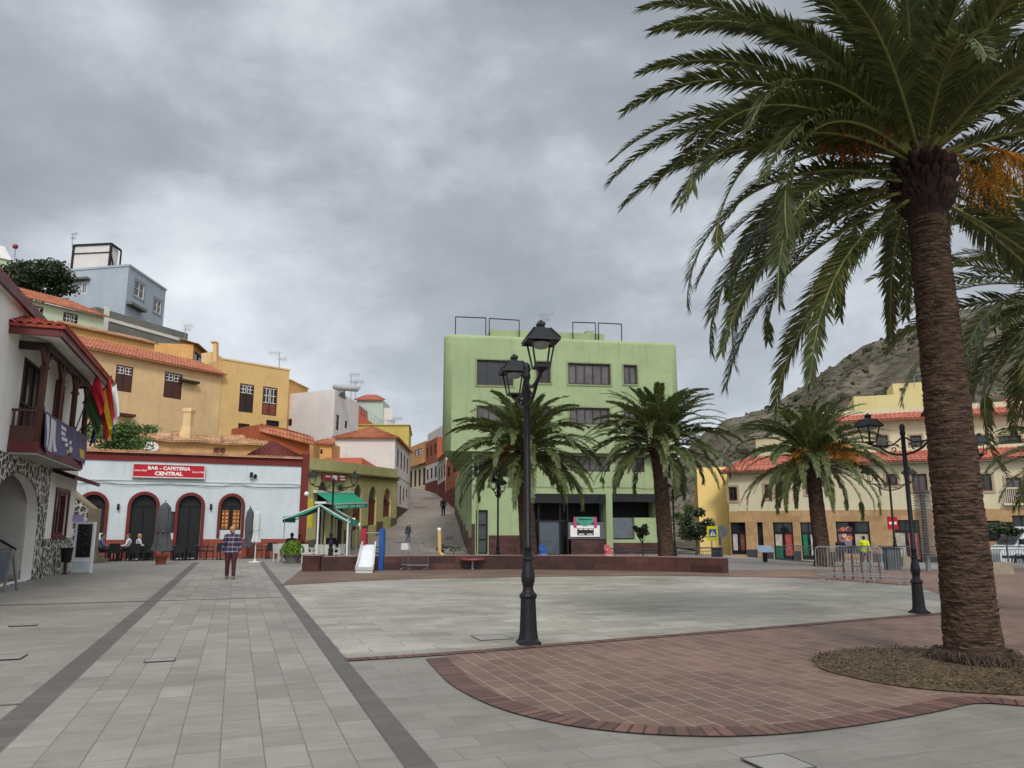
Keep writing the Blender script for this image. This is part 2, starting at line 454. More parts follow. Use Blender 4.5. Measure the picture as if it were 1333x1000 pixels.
MVS = [v.copy() for v in vs]; MB().add(vs, fs, True).build('mountain', scrub('mountain scrub', srgb('#84796a'), srgb('#5a5345'), srgb('#3a402a'), .035), kind='structure')

# dry scrub scattered over the mountain (uncountable, one object)
rg = random.Random(12); mb = MB(); nbush = 0
while nbush < 7000:
    i = rg.randrange(0, 99); j = rg.randrange(2, 42); a, b, c, d = MVS[j * 100 + i], MVS[j * 100 + i + 1], MVS[(j + 1) * 100 + i], MVS[(j + 1) * 100 + i + 1]
    q, r = rg.random(), rg.random(); p = a.lerp(b, q).lerp(c.lerp(d, q), r)
    if noise.noise(V(p.x * .03, p.y * .03, 4)) + rg.uniform(-.35, .35) < 0 or p.z < 3: continue
    nbush += 1; s_ = rg.uniform(.3, 1.0) * (1.0 + (rg.random() < .12) * 1.0) * (.35 + .65 * min(1, p.y / 300)); ring = []
    top_ = p + V(rg.uniform(-.2, .2), rg.uniform(-.2, .2), s_ * rg.uniform(.8, 1.3)); k0 = rg.uniform(0, 6)
    r1_ = [p + V(s_ * rg.uniform(.7, 1.25) * cos(k0 + k * pi / 3), s_ * rg.uniform(.7, 1.25) * sin(k0 + k * pi / 3), -.3) for k in range(6)]
    r2_ = [p + V(s_ * rg.uniform(.6, 1.0) * cos(k0 + .4 + k * pi / 3), s_ * rg.uniform(.6, 1.0) * sin(k0 + .4 + k * pi / 3), s_ * rg.uniform(.35, .8)) for k in range(6)]
    mb.add(r1_ + r2_ + [top_], [(k, (k + 1) % 6, 6 + k) for k in range(6)] + [((k + 1) % 6, 6 + (k + 1) % 6, 6 + k) for k in range(6)] + [(6 + k, 6 + (k + 1) % 6, 12) for k in range(6)])
ts = NT('mountain scrub leaf'); gi = ts.new('ShaderNodeNewGeometry'); ts.done(ts.mix(gi.outputs['Random Per Island'], srgb('#2f3024'), srgb('#595443')), .95, None, 0, .1)
mb.build('scrub', ts.m, kind='stuff', fix=False)
# drain covers let into the paving
M_COVER = plain('drain cover stone', srgb('#8f8b84'), .7, 0, .12, 4); M_SLOT = plain('drain slot', (.09, .085, .08), .8)
for (px, py, w, h) in ((208, 861, .34, .2), (1013, 996, .36, .34), (640, 831, .5, .5), (30, 815, .4, .18), (10, 857, .35, .4)):
    c = G(px, py); mb = MB()
    sv = c.dot(BX); tv = c.dot(AX)
    z = .0165
    mb.poly([ST(sv - w / 2, tv - h / 2, z), ST(sv + w / 2, tv - h / 2, z), ST(sv + w / 2, tv + h / 2, z), ST(sv - w / 2, tv + h / 2, z)])
    for (a, b, c_, d) in ((-1, -1, 1, -1), (-1, 1, 1, 1), (-1, -1, -1, 1), (1, -1, 1, 1)):
        mb.bar(ST(sv + a * w / 2, tv + b * h / 2, z), ST(sv + c_ * w / 2, tv + d * h / 2, z), .011, .005, m=1)
    mb.build('drain_cover', [M_COVER, M_SLOT], kind='structure')

# ------------------------------------------------------------------ facades
class Face:
    def __init__(s, p0, p1):
        s.p0 = V(p0[0], p0[1]); s.p1 = V(p1[0], p1[1]); d = s.p1 - s.p0; s.L = d.length; s.e = d / s.L
        s.n = s.e.cross(V(0, 0, 1))
    def uv(s, px, py):
        d = ray(px, py); c = V(0, 0, CZ); t = s.n.dot(s.p0 - c) / s.n.dot(d); q = c + d * t
        return (q - s.p0).dot(s.e), q.z
    def pt(s, u, z, o=0.0): return s.p0 + s.e * u + s.n * o + V(0, 0, z)
    def rect(s, x0, y0, x1, y1):
        xm = (x0 + x1) / 2; ym = (y0 + y1) / 2
        return (s.uv(x0, ym)[0], s.uv(xm, y1)[1], s.uv(x1, ym)[0], s.uv(xm, y0)[1])
def wall_face(mb, f, z0, z1, ops=(), depth=.16, m=0):
    """wall rectangle with real openings (u0,z0,u1,z1,arch)"""
    ops = [(max(o[0], .02), max(o[1], z0), min(o[2], f.L - .02), min(o[3], z1 - .02), (o[4] if len(o) > 4 else False)) for o in ops]
    us = sorted(set([0, f.L] + [o[0] for o in ops] + [o[2] for o in ops])); zz = sorted(set([z0, z1] + [o[1] for o in ops] + [o[3] for o in ops]))
    for a, b in zip(us, us[1:]):
        if b - a < 1e-4: continue
        for c, d in zip(zz, zz[1:]):
            if d - c < 1e-4: continue
            um = (a + b) / 2; zm = (c + d) / 2
            if any(o[0] < um < o[2] and o[1] < zm < o[3] for o in ops): continue
            mb.poly([f.pt(a, c), f.pt(b, c), f.pt(b, d), f.pt(a, d)], m)
    for (a, c, b, d, arch) in ops:
        if arch:
            r = (b - a) / 2; cx = (a + b) / 2; rise = r if arch is True else arch; zc = d - rise; N = 18
            arc = [(cx - r * cos(pi * k / N), zc + rise * sin(pi * k / N)) for k in range(N + 1)]
            for k in range(N):
                (ua, za), (ub, zb) = arc[k], arc[k + 1]
                mb.poly([f.pt(ua, za), f.pt(ub, zb), f.pt(ub, d), f.pt(ua, d)], m)
                mb.poly([f.pt(ua, za), f.pt(ub, zb), f.pt(ub, zb, -depth), f.pt(ua, za, -depth)], m)
            top = zc
        else:
            top = d; mb.poly([f.pt(a, d), f.pt(b, d), f.pt(b, d, -depth), f.pt(a, d, -depth)], m)
        mb.poly([f.pt(a, c), f.pt(a, top), f.pt(a, top, -depth), f.pt(a, c, -depth)], m)
        mb.poly([f.pt(b, c), f.pt(b, top), f.pt(b, top, -depth), f.pt(b, c, -depth)], m)
        if c > z0 + .01: mb.poly([f.pt(a, c), f.pt(b, c), f.pt(b, c, -depth), f.pt(a, c, -depth)], m)
    return mb
def arc_pts(f, a, c, b, d, o):
    r = (b - a) / 2; cx = (a + b) / 2; zc = d - r; N = 14
    return [f.pt(a, c, o)] + [f.pt(cx - r * cos(pi * k / N), zc + r * sin(pi * k / N), o) for k in range(N + 1)] + [f.pt(b, c, o)]
def glass(name, col, rough=.12):
    if name in MATS: return MATS[name]
    t = NT(name); n = t.noise(t.coord(), 1.3, 3)
    MATS[name] = t.done(t.scalecol(col, t.rng(n, .3, .7, .6, 1.4)), rough, t.bump(n, .03, .05), 0, .5); return MATS[name]
M_GLASS = glass('dark window glass', (.014, .016, .019), .05); M_GLASS2 = glass('curtained glass', (.09, .08, .08), .2)
M_WOOD = plain('brown painted wood', srgb('#4b2c24'), .6, 0, .2, 6); M_DKWOOD = plain('dark stained wood', srgb('#2e1f1a'), .55, 0, .2, 6)
M_SASH = plain('white sash paint', srgb('#d9d6cf'), .5, 0, .08, 6); M_BLACKM = plain('black painted metal', (.009, .009, .011), .5, 0, .25, 9, 0, .3)
M_ALU = plain('grey aluminium', srgb('#8d9092'), .4, .6, .1, 5)
M_MAROON = stucco('maroon paint', srgb('#6e2f2b'), .3, .12)
M_TILE = plain('orange roof tile', srgb('#a8694e'), .85, 0, .32, 1.6, .01); M_TILE2 = plain('red roof tile', srgb('#ad6552'), .8, 0, .3, 1.6, .01)
M_TILE3 = plain('weathered roof tile', srgb('#b18a68'), .9, 0, .38, 1.3, .01)
def window(root, f, r, frame, glassm=None, nx=2, ny=1, ft=.07, d=.08, arch=False, name='window', muntin=None, panel=None, surround=None, sw=.12):
    """frame set back in its opening (part) and its pane (sub-part). r = (u0,z0,u1,z1). panel = (fraction from below, material): solid shutter"""
    a, c, b, e = r; g = glassm or M_GLASS; mb = MB()
    if arch:
        o = arc_pts(f, a + .005, c + .005, b - .005, e - .005, -d); i = arc_pts(f, a + ft, c + ft, b - ft, e - ft, -d)
        for k in range(len(o) - 1):
            mb.poly([o[k], o[k + 1], i[k + 1], i[k]]); mb.poly([i[k], i[k + 1], i[k + 1] - f.n * .05, i[k] - f.n * .05])
        zc = e - (b - a) / 2
        mb.bar(f.pt(a, zc, -d), f.pt(b, zc, -d), ft * .8, ft * .8)
        mb.bar(f.pt((a + b) / 2, c, -d), f.pt((a + b) / 2, zc, -d), ft * .7, ft * .7)
        mb.bar(f.pt(a, c + ft / 2, -d), f.pt(b, c + ft / 2, -d), ft * .7, ft)
    else:
        for (p, q) in (((a + ft / 2, c), (a + ft / 2, e)), ((b - ft / 2, c), (b - ft / 2, e))): mb.bar(f.pt(*p, -d), f.pt(*q, -d), ft, ft, up=f.n)
        for z in (c + ft / 2, e - ft / 2): mb.bar(f.pt(a + ft, z, -d), f.pt(b - ft, z, -d), ft, ft)
        for k in range(1, nx): u = a + (b - a) * k / nx; mb.bar(f.pt(u, c + ft, -d), f.pt(u, e - ft, -d), ft * .75, ft * .8, up=f.n)
        for k in range(1, ny): z = c + (e - c) * k / ny; mb.bar(f.pt(a + ft, z, -d), f.pt(b - ft, z, -d), ft * .7, ft * .6)
    if surround:
        w_ = sw
        for (u0, z0, u1, z1) in ((a - w_, c - w_, a, e + w_), (b, c - w_, b + w_, e + w_), (a, e, b, e + w_), (a, c - w_, b, c)):
            mb.box(f.pt((u0 + u1) / 2, (z0 + z1) / 2, .02), (u1 - u0, .08, z1 - z0), M=Matrix((f.e, -f.n, V(0, 0, 1))).transposed(), m=1)
    w = mb.build(name, [frame] + ([surround] if surround else []), root)
    if panel:
        zt = c + (e - c) * panel[0]; pm = MB()
        n = 4
        for k in range(nx):
            u0 = a + (b - a) * k / nx + ft * .6; u1 = a + (b - a) * (k + 1) / nx - ft * .6
            pm.box(f.pt((u0 + u1) / 2, (c + zt) / 2, -d - .005), (u1 - u0, .03, zt - c - ft), M=Matrix((f.e, -f.n, V(0, 0, 1))).transposed())
            for q in range(n): pm.box(f.pt((u0 + u1) / 2, c + (zt - c) * (q + .5) / n, -d + .012), (u1 - u0 - .08, .02, (zt - c) / n * .55), M=Matrix((f.e, -f.n, V(0, 0, 1))).transposed())
        pm.build('shutter', panel[1], w)
    if muntin:                                   # small white sash with four panes in each half
        zt0 = c + (e - c) * muntin[0]; mm = MB()
        for k in range(nx):
            u0 = a + (b - a) * k / nx + ft * .7; u1 = a + (b - a) * (k + 1) / nx - ft * .7; z0 = zt0 + ft * .5; z1 = e - ft * 1.3
            t_ = .05
            for q in range(3): u = u0 + (u1 - u0) * q / 2; mm.bar(f.pt(u, z0, -d + .015), f.pt(u, z1, -d + .015), t_, .03, up=f.n)
            for q in range(3): z = z0 + (z1 - z0) * q / 2; mm.bar(f.pt(u0, z, -d + .018), f.pt(u1, z, -d + .018), .03, t_)
        mm.build('sash', M_SASH, w)
    pb = MB()
    if arch: pb.poly(arc_pts(f, a + .01, c + .01, b - .01, e - .01, -d - .03))
    else: pb.poly([f.pt(a + .01, c + .01, -d - .03), f.pt(b - .01, c + .01, -d - .03), f.pt(b - .01, e - .01, -d - .03), f.pt(a + .01, e - .01, -d - .03)])
    pb.build('pane', g, w)
    return w
def tiles(mb, a, b, d, c, pitch=.24, amp=.05, row=.38, m=0, thick=.06):
    """barrel-tile slope: a->b eave (left to right seen from below), d above a, c above b"""
    a, b, c, d = [Vector(q) for q in (a, b, c, d)]
    e = (b - a); L = e.length; e /= L; w = (d - a) - e * (d - a).dot(e)
    if w.length < 1e-5: w = (c - a) - e * (c - a).dot(e)
    hq = w.length; q = w / hq; n = e.cross(q)
    if n.z < 0: n = -n
    xd = (d - a).dot(e); xc = (c - a).dot(e)
    nc = max(2, int(L / pitch)) * 4; nr = max(2, int(hq / row)); vs = []; fs = []
    for i in range(nc + 1):
        x = L * i / nc
        if x < xd: h = hq * x / xd
        elif x > xc: h = hq * (L - x) / max(L - xc, 1e-6)
        else: h = hq
        if xd < 0: pass
        off = amp * abs(sin(pi * i / 4 + pi / 4)) if True else 0
        for j in range(nr + 1):
            for k in (0, 1):
                hh = h * j / nr
                vs.append(a + e * x + q * hh + n * (off + (.035 if k else 0.0)))
    S = (nr + 1) * 2
    for i in range(nc):
        for j in range(nr):
            p = i * S + j * 2 + 1; r = i * S + (j + 1) * 2
            fs.append((p, p + S, r + S, r)); fs.append((r, r + S, r + S + 1, r + 1))
        fs.append((i * S, (i + 1) * S, (i + 1) * S + 1, i * S + 1))
    mb.add(vs, fs, False, m)
    und = [a, b] + ([c] if (c - d).length > 1e-4 else []) + [d]
    mb.poly([p - n * thick for p in und], m)
    mb.add([a - n * thick, b - n * thick, b + n * .02, a + n * .02], [(0, 1, 2, 3)], False, m)
    return mb
def plan(px, Y, py=600): return V(D(px, py, Y).x, Y)
def house(name, label, cat, front, top, base, depth, mat, ops=(), ops_r=(), right=None, ops_l=(), left=None, roof='flat', coping=None, wd=.16):
    p0, p1 = front; f = Face(p0, p1)
    p2 = right if right is not None else p1 - f.n * depth
    p3 = left if left is not None else p0 - f.n * depth
    loc = V((p0.x + p1.x) / 2, (p0.y + p1.y) / 2, base)
    root = thing(name, label, cat, loc)
    fr = Face(p1, p2); fl = Face(p3, p0); fb = Face(p2, p3); mb = MB()
    tops = top if isinstance(top, (list, tuple)) else [top] * 4
    wall_face(mb, f, base, tops[0], ops, wd); wall_face(mb, fr, base, tops[0], ops_r, wd); wall_face(mb, fl, base, tops[0], ops_l, wd); wall_face(mb, fb, base, tops[0])
    T = tops[0] - (.35 if roof == 'flat' else 0)
    mb.poly([V(p.x, p.y, T) for p in (p0, p1, p2, p3)])
    mb.build('wall', mat, root, weld=.0008)
    if coping:
        cb = MB()
        for g in (f, fr, fl, fb):
            cb.bar(g.pt(-.06, tops[0] + .04, .0), g.pt(g.L + .06, tops[0] + .04, .0), .3, .1)
        cb.build('coping', coping, root)
    return root, f, fr, fl, (p0, p1, p2, p3)
# ================================================================== BUILDINGS
M_WHITEW = stucco('white lime wash', srgb('#c4cbcd'), .45, .08); M_CREAMW = stucco('cream render', srgb('#cbbf9f'), .3, .06)
M_OCHRE = stucco('ochre render', srgb('#cca970'), .4, .12); M_OCHRE2 = stucco('faded yellow render', srgb('#d0b083'), .4, .12)
M_ORANGE = stucco('orange render', srgb('#cf9d62'), .4, .12); M_OLDWALL = stucco('weathered orange wall', srgb('#be9262'), .6, .25)
M_MINTW = stucco('pale green render', srgb('#b9c4a6'), .3, .08); M_GREYW = stucco('bare grey render', srgb('#6b6c66'), .4, .18)
M_BLUEW = stucco('pale blue render', srgb('#a3abb2'), .35, .08); M_PINKW = stucco('pinkish white render', srgb('#d4cdc8'), .4, .08)
M_REDW = stucco('brick red render', srgb('#a4583f'), .3, .12); M_OLIVE = stucco('olive yellow render', srgb('#bdb57e'), .5, .14)
M_YGRN = stucco('mustard render', srgb('#bda95c'), .35, .12); M_GREENB = stucco('apple green render', srgb('#94a279'), .55, .11)
M_YELLOW = stucco('bright yellow render', srgb('#fbd98c'), .12, .05); M_PALEW = stucco('off white render', srgb('#cfc9c3'), .35, .08)
M_GRANITE = paving('dark red granite', srgb('#3b2421'), srgb('#5a3832'), srgb('#271a18'), .62, .26, .008, False, .5, .3, .2, .45, wall=True)
M_PLINTH = plain('dark stone plinth', srgb('#4a4038'), .85, 0, .25, 2)
M_TRIM = plain('white trim', srgb('#c8c4bb'), .8, 0, .1, 2)
def boxM(f): return Matrix((f.e, -f.n, V(0, 0, 1))).transposed()
def strip(mb, f, u0, u1, z0, z1, o, t, m=0):
    """slab standing proud of a facade by o, thickness t"""
    mb.box(f.pt((u0 + u1) / 2, (z0 + z1) / 2, o - t / 2), (u1 - u0, t, z1 - z0), M=boxM(f), m=m)

# ---------------------------------------------------------------- cafe bar with arches
pA = plan(105, 40.2); pB = plan(393, 45.0); dd = (pB - pA).normalized()
p0 = pA - dd * 2.6; f = Face(p0, pB)
R = lambda *a: f.rect(*a)
doors = {}
a1 = R(103, 643.7, 136.5, 694); a2 = R(168, 643.7, 201.8, 727); a3 = R(230.5, 645, 261, 726); a4 = R(287.5, 646, 314.5, 690); w5 = R(205.5, 666, 227, 694)
a2 = (a2[0], .02, a2[2], a2[3]); a3 = (a3[0], .02, a3[2], a3[3])
ops = [(*a1, True), (*a2, True), (*a3, True), (*a4, True), w5]
bar, f, fr, fl, fp = house('cafe_building', 'white single storey cafe with maroon arches and wainscot below a red sign', 'building', (p0, pB), 5.2, 0, 10, M_WHITEW, ops, wd=.3)
mb = MB(); strip(mb, f, -.05, f.L + .02, 5.16, 5.56, .08, .3); strip(mb, f, -.05, f.L + .02, 5.56, 5.6, .12, .36)
mb.build('parapet', M_MAROON, bar)
mb = MB(); e0 = f.pt(0, 5.62, .25); e1 = f.pt(f.L, 5.62, .25); tiles(mb, e0, e1, f.pt(0, 5.78, -1.2), f.pt(f.L, 5.78, -1.2), .26, .05)
mb.build('roof', M_TILE3, bar)
mb = MB(); q = 2.9
tiles(mb, f.pt(f.L - 3.1, 5.68, -.1), f.pt(f.L + .1, 5.68, -.1), f.pt(f.L - 1.5, 6.75, -2.6), f.pt(f.L - 1.2, 6.75, -2.6), .3, .02)
tiles(mb, f.pt(f.L + .1, 5.68, -.1), f.pt(f.L + .1, 5.68, -5), f.pt(f.L - 1.2, 6.75, -2.6), f.pt(f.L - 1.2, 6.75, -2.7), .3, .02)
mb.build('hipped_roof', stucco('maroon roof', srgb('#64302c'), .3, .15), bar)
mb = MB()
strip(mb, f, 0, f.L, 4.10, 4.16, .05, .05); strip(mb, f, 0, f.L, 3.92, 3.97, .03, .03)
mb.build('cornice', M_WHITEW, bar)
segs = [(0, a2[0] - .16), (a2[2] + .16, a3[0] - .16), (a3[2] + .16, f.L)]
for (u0, u1) in segs: mb = MB(); strip(mb, f, u0, u1, 0, 1.02, .035, .035); mb.build('wainscot', stucco('red oxide wainscot', srgb('#8d4a3c'), .35, .15), bar)
for a in (a1, a2, a3, a4):
    mb = MB(); g = .16
    zb = 0 if a[1] < .1 else a[1] - .42
    o = arc_pts(f, a[0] - g, zb, a[2] + g, a[3] + g, .07); i = arc_pts(f, a[0], zb, a[2], a[3], .07)
    for k in range(len(o) - 1):
        mb.poly([o[k], o[k + 1], i[k + 1], i[k]])
        mb.poly([o[k], o[k + 1], o[k + 1] - f.n * .07, o[k] - f.n * .07]); mb.poly([i[k], i[k + 1], i[k + 1] - f.n * .07, i[k] - f.n * .07])
    mb.build('arch_surround', M_MAROON, bar, weld=.0005)
fp_bar0, fp_bar1 = p0, pB
M_CHECK = None
t = NT('yellow checked curtain'); co = t.coord((1, 1, 1), (0, 0, -math.atan2(dd.y, dd.x)))
w1 = t.new('ShaderNodeTexWave', wave_type='BANDS', bands_direction='X'); w1.inputs['Scale'].default_value = 1.5; t.l(co, w1.inputs['Vector'])
w2 = t.new('ShaderNodeTexWave', wave_type='BANDS', bands_direction='Z'); w2.inputs['Scale'].default_value = 1.5; t.l(co, w2.inputs['Vector'])
mm = t.math('MULTIPLY', w1.outputs['Fac'], w2.outputs['Fac'])
M_CHECK = t.done(t.mix(t.rng(mm, 0, .7, 0, 1), srgb('#8a3a22'), srgb('#c9a254')), .8)
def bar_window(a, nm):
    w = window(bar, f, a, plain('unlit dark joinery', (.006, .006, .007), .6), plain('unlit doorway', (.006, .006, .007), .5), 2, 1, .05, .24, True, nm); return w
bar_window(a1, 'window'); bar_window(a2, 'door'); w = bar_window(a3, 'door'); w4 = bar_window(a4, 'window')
mb = MB()
for (u0, u1) in ((a4[0] + .1, (a4[0] + a4[2]) / 2 - .1), ((a4[0] + a4[2]) / 2 + .1, a4[2] - .1)):
    mb.poly([f.pt(u0, a4[1] + .08, -.205), f.pt(u1, a4[1] + .08, -.205), f.pt(u1, a4[3] - .78, -.205), f.pt(u0, a4[3] - .78, -.205)])
mb.build('curtain', M_CHECK, w4)
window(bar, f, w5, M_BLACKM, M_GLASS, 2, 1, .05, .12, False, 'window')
# red sign box
M_SIGNRED = plain('red sign panel', srgb('#b3041f'), .45, 0, .06, 2); M_SIGNW = plain('white lettering', srgb('#e2dcd6'), .5, 0, .05, 4)
r = R(173.6, 606, 265.6, 621.5); sg = thing('wall_sign', 'long red sign reading BAR-CAFETERIA CENTRAL over the white cafe arches', 'sign', f.pt((r[0] + r[2]) / 2, r[1], .1))
mb = MB(); strip(mb, f, r[0], r[2], r[1], r[3], .22, .14); mb.build('panel', M_SIGNRED, sg)
mb = MB(); strip(mb, f, r[0] - .05, r[2] + .05, r[1] - .06, r[1], .24, .2); strip(mb, f, r[0] - .05, r[2] + .05, r[3], r[3] + .04, .24, .2)
strip(mb, f, r[0] - .05, r[0], r[1], r[3], .235, .19); strip(mb, f, r[2], r[2] + .05, r[1], r[3], .235, .19); mb.build('frame', M_TRIM, sg)
uc = (r[0] + r[2]) / 2 - .02; hz = r[3] - r[1]
text('BAR - CAFETERIA', 'lettering', M_SIGNW, sg, f.pt(uc, r[1] + hz * .71, .224), f.e, (0, 0, 1), .245, .010, squeeze=1.12)
text('CENTRAL', 'lettering', M_SIGNW, sg, f.pt(uc, r[1] + hz * .27, .224), f.e, (0, 0, 1), .265, .014, squeeze=1.2)
text('Coca-Cola', 'lettering', M_SIGNW, sg, f.pt(r[0] + .33, r[1] + hz * .5, .224), f.e, (0, 0, 1), .14, .003, .35)
text('Coca-Cola', 'lettering', M_SIGNW, sg, f.pt(r[2] - .33, r[1] + hz * .48, .224), f.e, (0, 0, 1), .14, .003, .35)
# sconces, loudspeaker, sagging cable
for i, (px, py) in enumerate(((154, 660), (274.5, 660))):
    u, z = f.uv(px, py); s_ = thing('wall_lamp', ['black cylinder wall lamp between the two left cafe arches', 'black cylinder wall lamp between cafe door and checked curtain window'][i], 'wall lamp', f.pt(u, z, .0), 'cylinder lamps on the cafe wall')
    MB().lathe([(.05, -.16), (.06, -.15), (.06, .15), (.05, .16)], f.pt(u, z, .13), 12).build('shade', M_BLACKM, s_)
    MB().bar(f.pt(u, z, 0), f.pt(u, z, .1), .05, .05).build('bracket', M_BLACKM, s_)
u, z = f.uv(329, 618); s_ = thing('security_camera', 'small dark camera cluster high on the white cafe wall right of the sign', 'camera', f.pt(u, z))
mb = MB(); mb.bar(f.pt(u - .05, z + .1, 0), f.pt(u - .05, z + .1, .22), .05); mb.build('bracket', M_ALU, s_)
mb = MB(); mb.box(f.pt(u - .1, z - .02, .24), (.14, .3, .26), M=boxM(f)); mb.ball(f.pt(u + .13, z - .1, .16), (.1, .1, .13)); mb.build('housing', M_BLACKM, s_)
mb = MB(); pts = [f.pt(f.L * k / 40, 4.02 - .14 * abs(sin(k * pi / 10)) - .03 * sin(k), .09) for k in range(41)]
tag(mb.tube(pts, .014, 5).build('cable', plain('grey cable', (.12, .12, .12), .7), loc=f.pt(0, 4)), 'thin grey cable sagging along the white cafe wall', 'cable')
# maroon corner pier between the cafe and the olive building
q0 = f.pt(f.L + .02, 0, .1); q1 = f.pt(f.L + .42, 0, .1)
mb = MB(); mb.prism([q0, q1, q1 - f.n * 1.0, q0 - f.n * 1.0], V(0, 0, 5.9)); mb.build('pier', M_MAROON, bar)

# ---------------------------------------------------------------- olive yellow arched building going up the street
class SFace(Face):
    def __init__(s, p0, p1, k): super().__init__(p0, p1); s.k = k
    def uv(s, px, py): u, z = Face.uv(s, px, py); return u, z - s.k * u
    def pt(s, u, z, o=0.0): return Face.pt(s, u, z + s.k * u, o)
g0 = f.pt(f.L + .44, 0, -.05); g1 = plan(518, 67)
gf = SFace(g0, g1, .042)
top = 5.72
ob = thing('arched_building', 'olive yellow building with a row of red arched doors beside the climbing street', 'building', (gf.p0 + gf.p1) / 2)
r1, r2, r3, r4, r5 = gf.rect(412.5, 626, 426, 700), gf.rect(437, 630, 448.5, 695), gf.rect(459.5, 631, 471, 690), gf.rect(479.6, 633, 490, 684), gf.rect(499, 635.5, 508.8, 673)
r1 = (r1[0], .02, r1[2], r1[3]); r2 = (r2[0], .12, r2[2], r2[3])
mb = MB(); wall_face(mb, gf, -.4, top, [(*r, True) for r in (r1, r2, r3, r4, r5)], .25)
bk = gf.n * -7
for (a, b) in ((gf.pt(0, -.4), gf.pt(0, -.4) + bk), (gf.pt(gf.L, -.4) + bk, gf.pt(gf.L, -.4))):
    dz = top + .4; mb.poly([a, b, b + V(0, 0, dz), a + V(0, 0, dz)])
mb.poly([gf.pt(0, top - .3), gf.pt(gf.L, top - .3), gf.pt(gf.L, top - .3) + bk, gf.pt(0, top - .3) + bk])
mb.build('wall', M_OLIVE, ob, weld=.0008)
mb = MB(); Mg = Matrix((gf.e + V(0, 0, gf.k), -gf.n, V(0, 0, 1))).transposed()
def gstrip(mb, u0, u1, z0, z1, o, t):
    mb.add([gf.pt(u, z, w_) for u in (u0, u1) for z in (z0, z1) for w_ in (o - t, o)], [(0, 1, 3, 2), (4, 6, 7, 5), (0, 4, 5, 1), (2, 3, 7, 6), (0, 2, 6, 4), (1, 5, 7, 3)])
gstrip(mb, .02, gf.L, 4.72, 4.9, .14, .14); gstrip(mb, .02, gf.L, 4.9, 5.0, .22, .22)
mb.build('cornice', stucco('stained olive moulding', srgb('#6f683e'), .6, .2), ob)
mb = MB()
for (u0, u1) in ((0.02, r1[0] - .1), (r2[2] + .1, r3[0] - .08), (r3[2] + .08, r4[0] - .08), (r4[2] + .08, r5[0] - .08), (r5[2] + .08, gf.L)):
    mb = MB(); zz_ = .9 + .035 * u0; gstrip(mb, u0, u1, -.3, zz_, .05, .05); mb.build('plinth', stucco('grey brown plinth', srgb('#6a6050'), .5, .2), ob)
M_REDDOOR = plain('red brown door paint', srgb('#6a2a22'), .55, 0, .18, 5)
for k, r in enumerate((r1, r2, r3, r4, r5)):
    mb = MB(); zt = r[3] - (r[2] - r[0]) / 2
    dr = arc_pts(gf, r[0] + .01, r[1], r[2] - .01, r[3] - .01, -.14)
    mb.poly(dr); mb.bar(gf.pt((r[0] + r[2]) / 2, r[1], -.13), gf.pt((r[0] + r[2]) / 2, zt, -.13), .07, .05, up=gf.n); mb.bar(gf.pt(r[0], zt, -.12), gf.pt(r[2], zt, -.12), .1, .08)
    for q in range(4):
        for sd in (.27, .73): mb.box(gf.pt(r[0] + (r[2] - r[0]) * sd, r[1] + (zt - r[1]) * (q + .5) / 4, -.13), ((r[2] - r[0]) * .3, .03, (zt - r[1]) / 4 * .7), M=boxM(gf))
    d_ = mb.build('door', M_REDDOOR if k > 1 else M_DKWOOD, ob)
    mb = MB(); uc = (r[0] + r[2]) / 2; rr = (r[2] - r[0]) / 2 - .12
    mb.poly([gf.pt(uc - rr, zt + .1, -.13)] + [gf.pt(uc - rr * cos(pi * q / 10), zt + .1 + rr * sin(pi * q / 10), -.13) for q in range(11)] + [gf.pt(uc + rr, zt + .1, -.13)]); mb.build('fanlight', M_GLASS, d_)
mb = MB(); mb.prism([gf.pt(gf.L * .62, top - .32, -.8), gf.pt(gf.L * .98, top - .32, -.8), gf.pt(gf.L * .98, top + .05, -1.5), gf.pt(gf.L * .73, top + .75, -1.5)], gf.n * -3); mb.build('roof', M_REDW, ob)
# shop sign on it
r = gf.rect(417.5, 618, 447.6, 626.5); sg = thing('shop_sign', 'small red and white sign on the olive wall behind the lamp', 'sign', gf.pt(r[0], r[1], .1))
mb = MB(); gstrip(mb, r[0], r[2], r[1], r[3], .2, .08); mb.build('panel', plain('dull red panel', srgb('#8f2c3a'), .5), sg)
mb = MB(); um = r[0] + (r[2] - r[0]) * .46
gstrip(mb, um - .5, um + .45, r[1] + .08, r[3] - .06, .21, .008); gstrip(mb, r[0] + .3, r[0] + 1.2, r[1] + .22, r[1] + .3, .21, .008); gstrip(mb, um + 1.1, r[2] - .3, r[1] + .08, r[1] + .18, .21, .008); gstrip(mb, um + 1.0, r[2] - .5, r[1] + .27, r[1] + .36, .21, .008)
mb.build('lettering', M_SIGNW, sg)
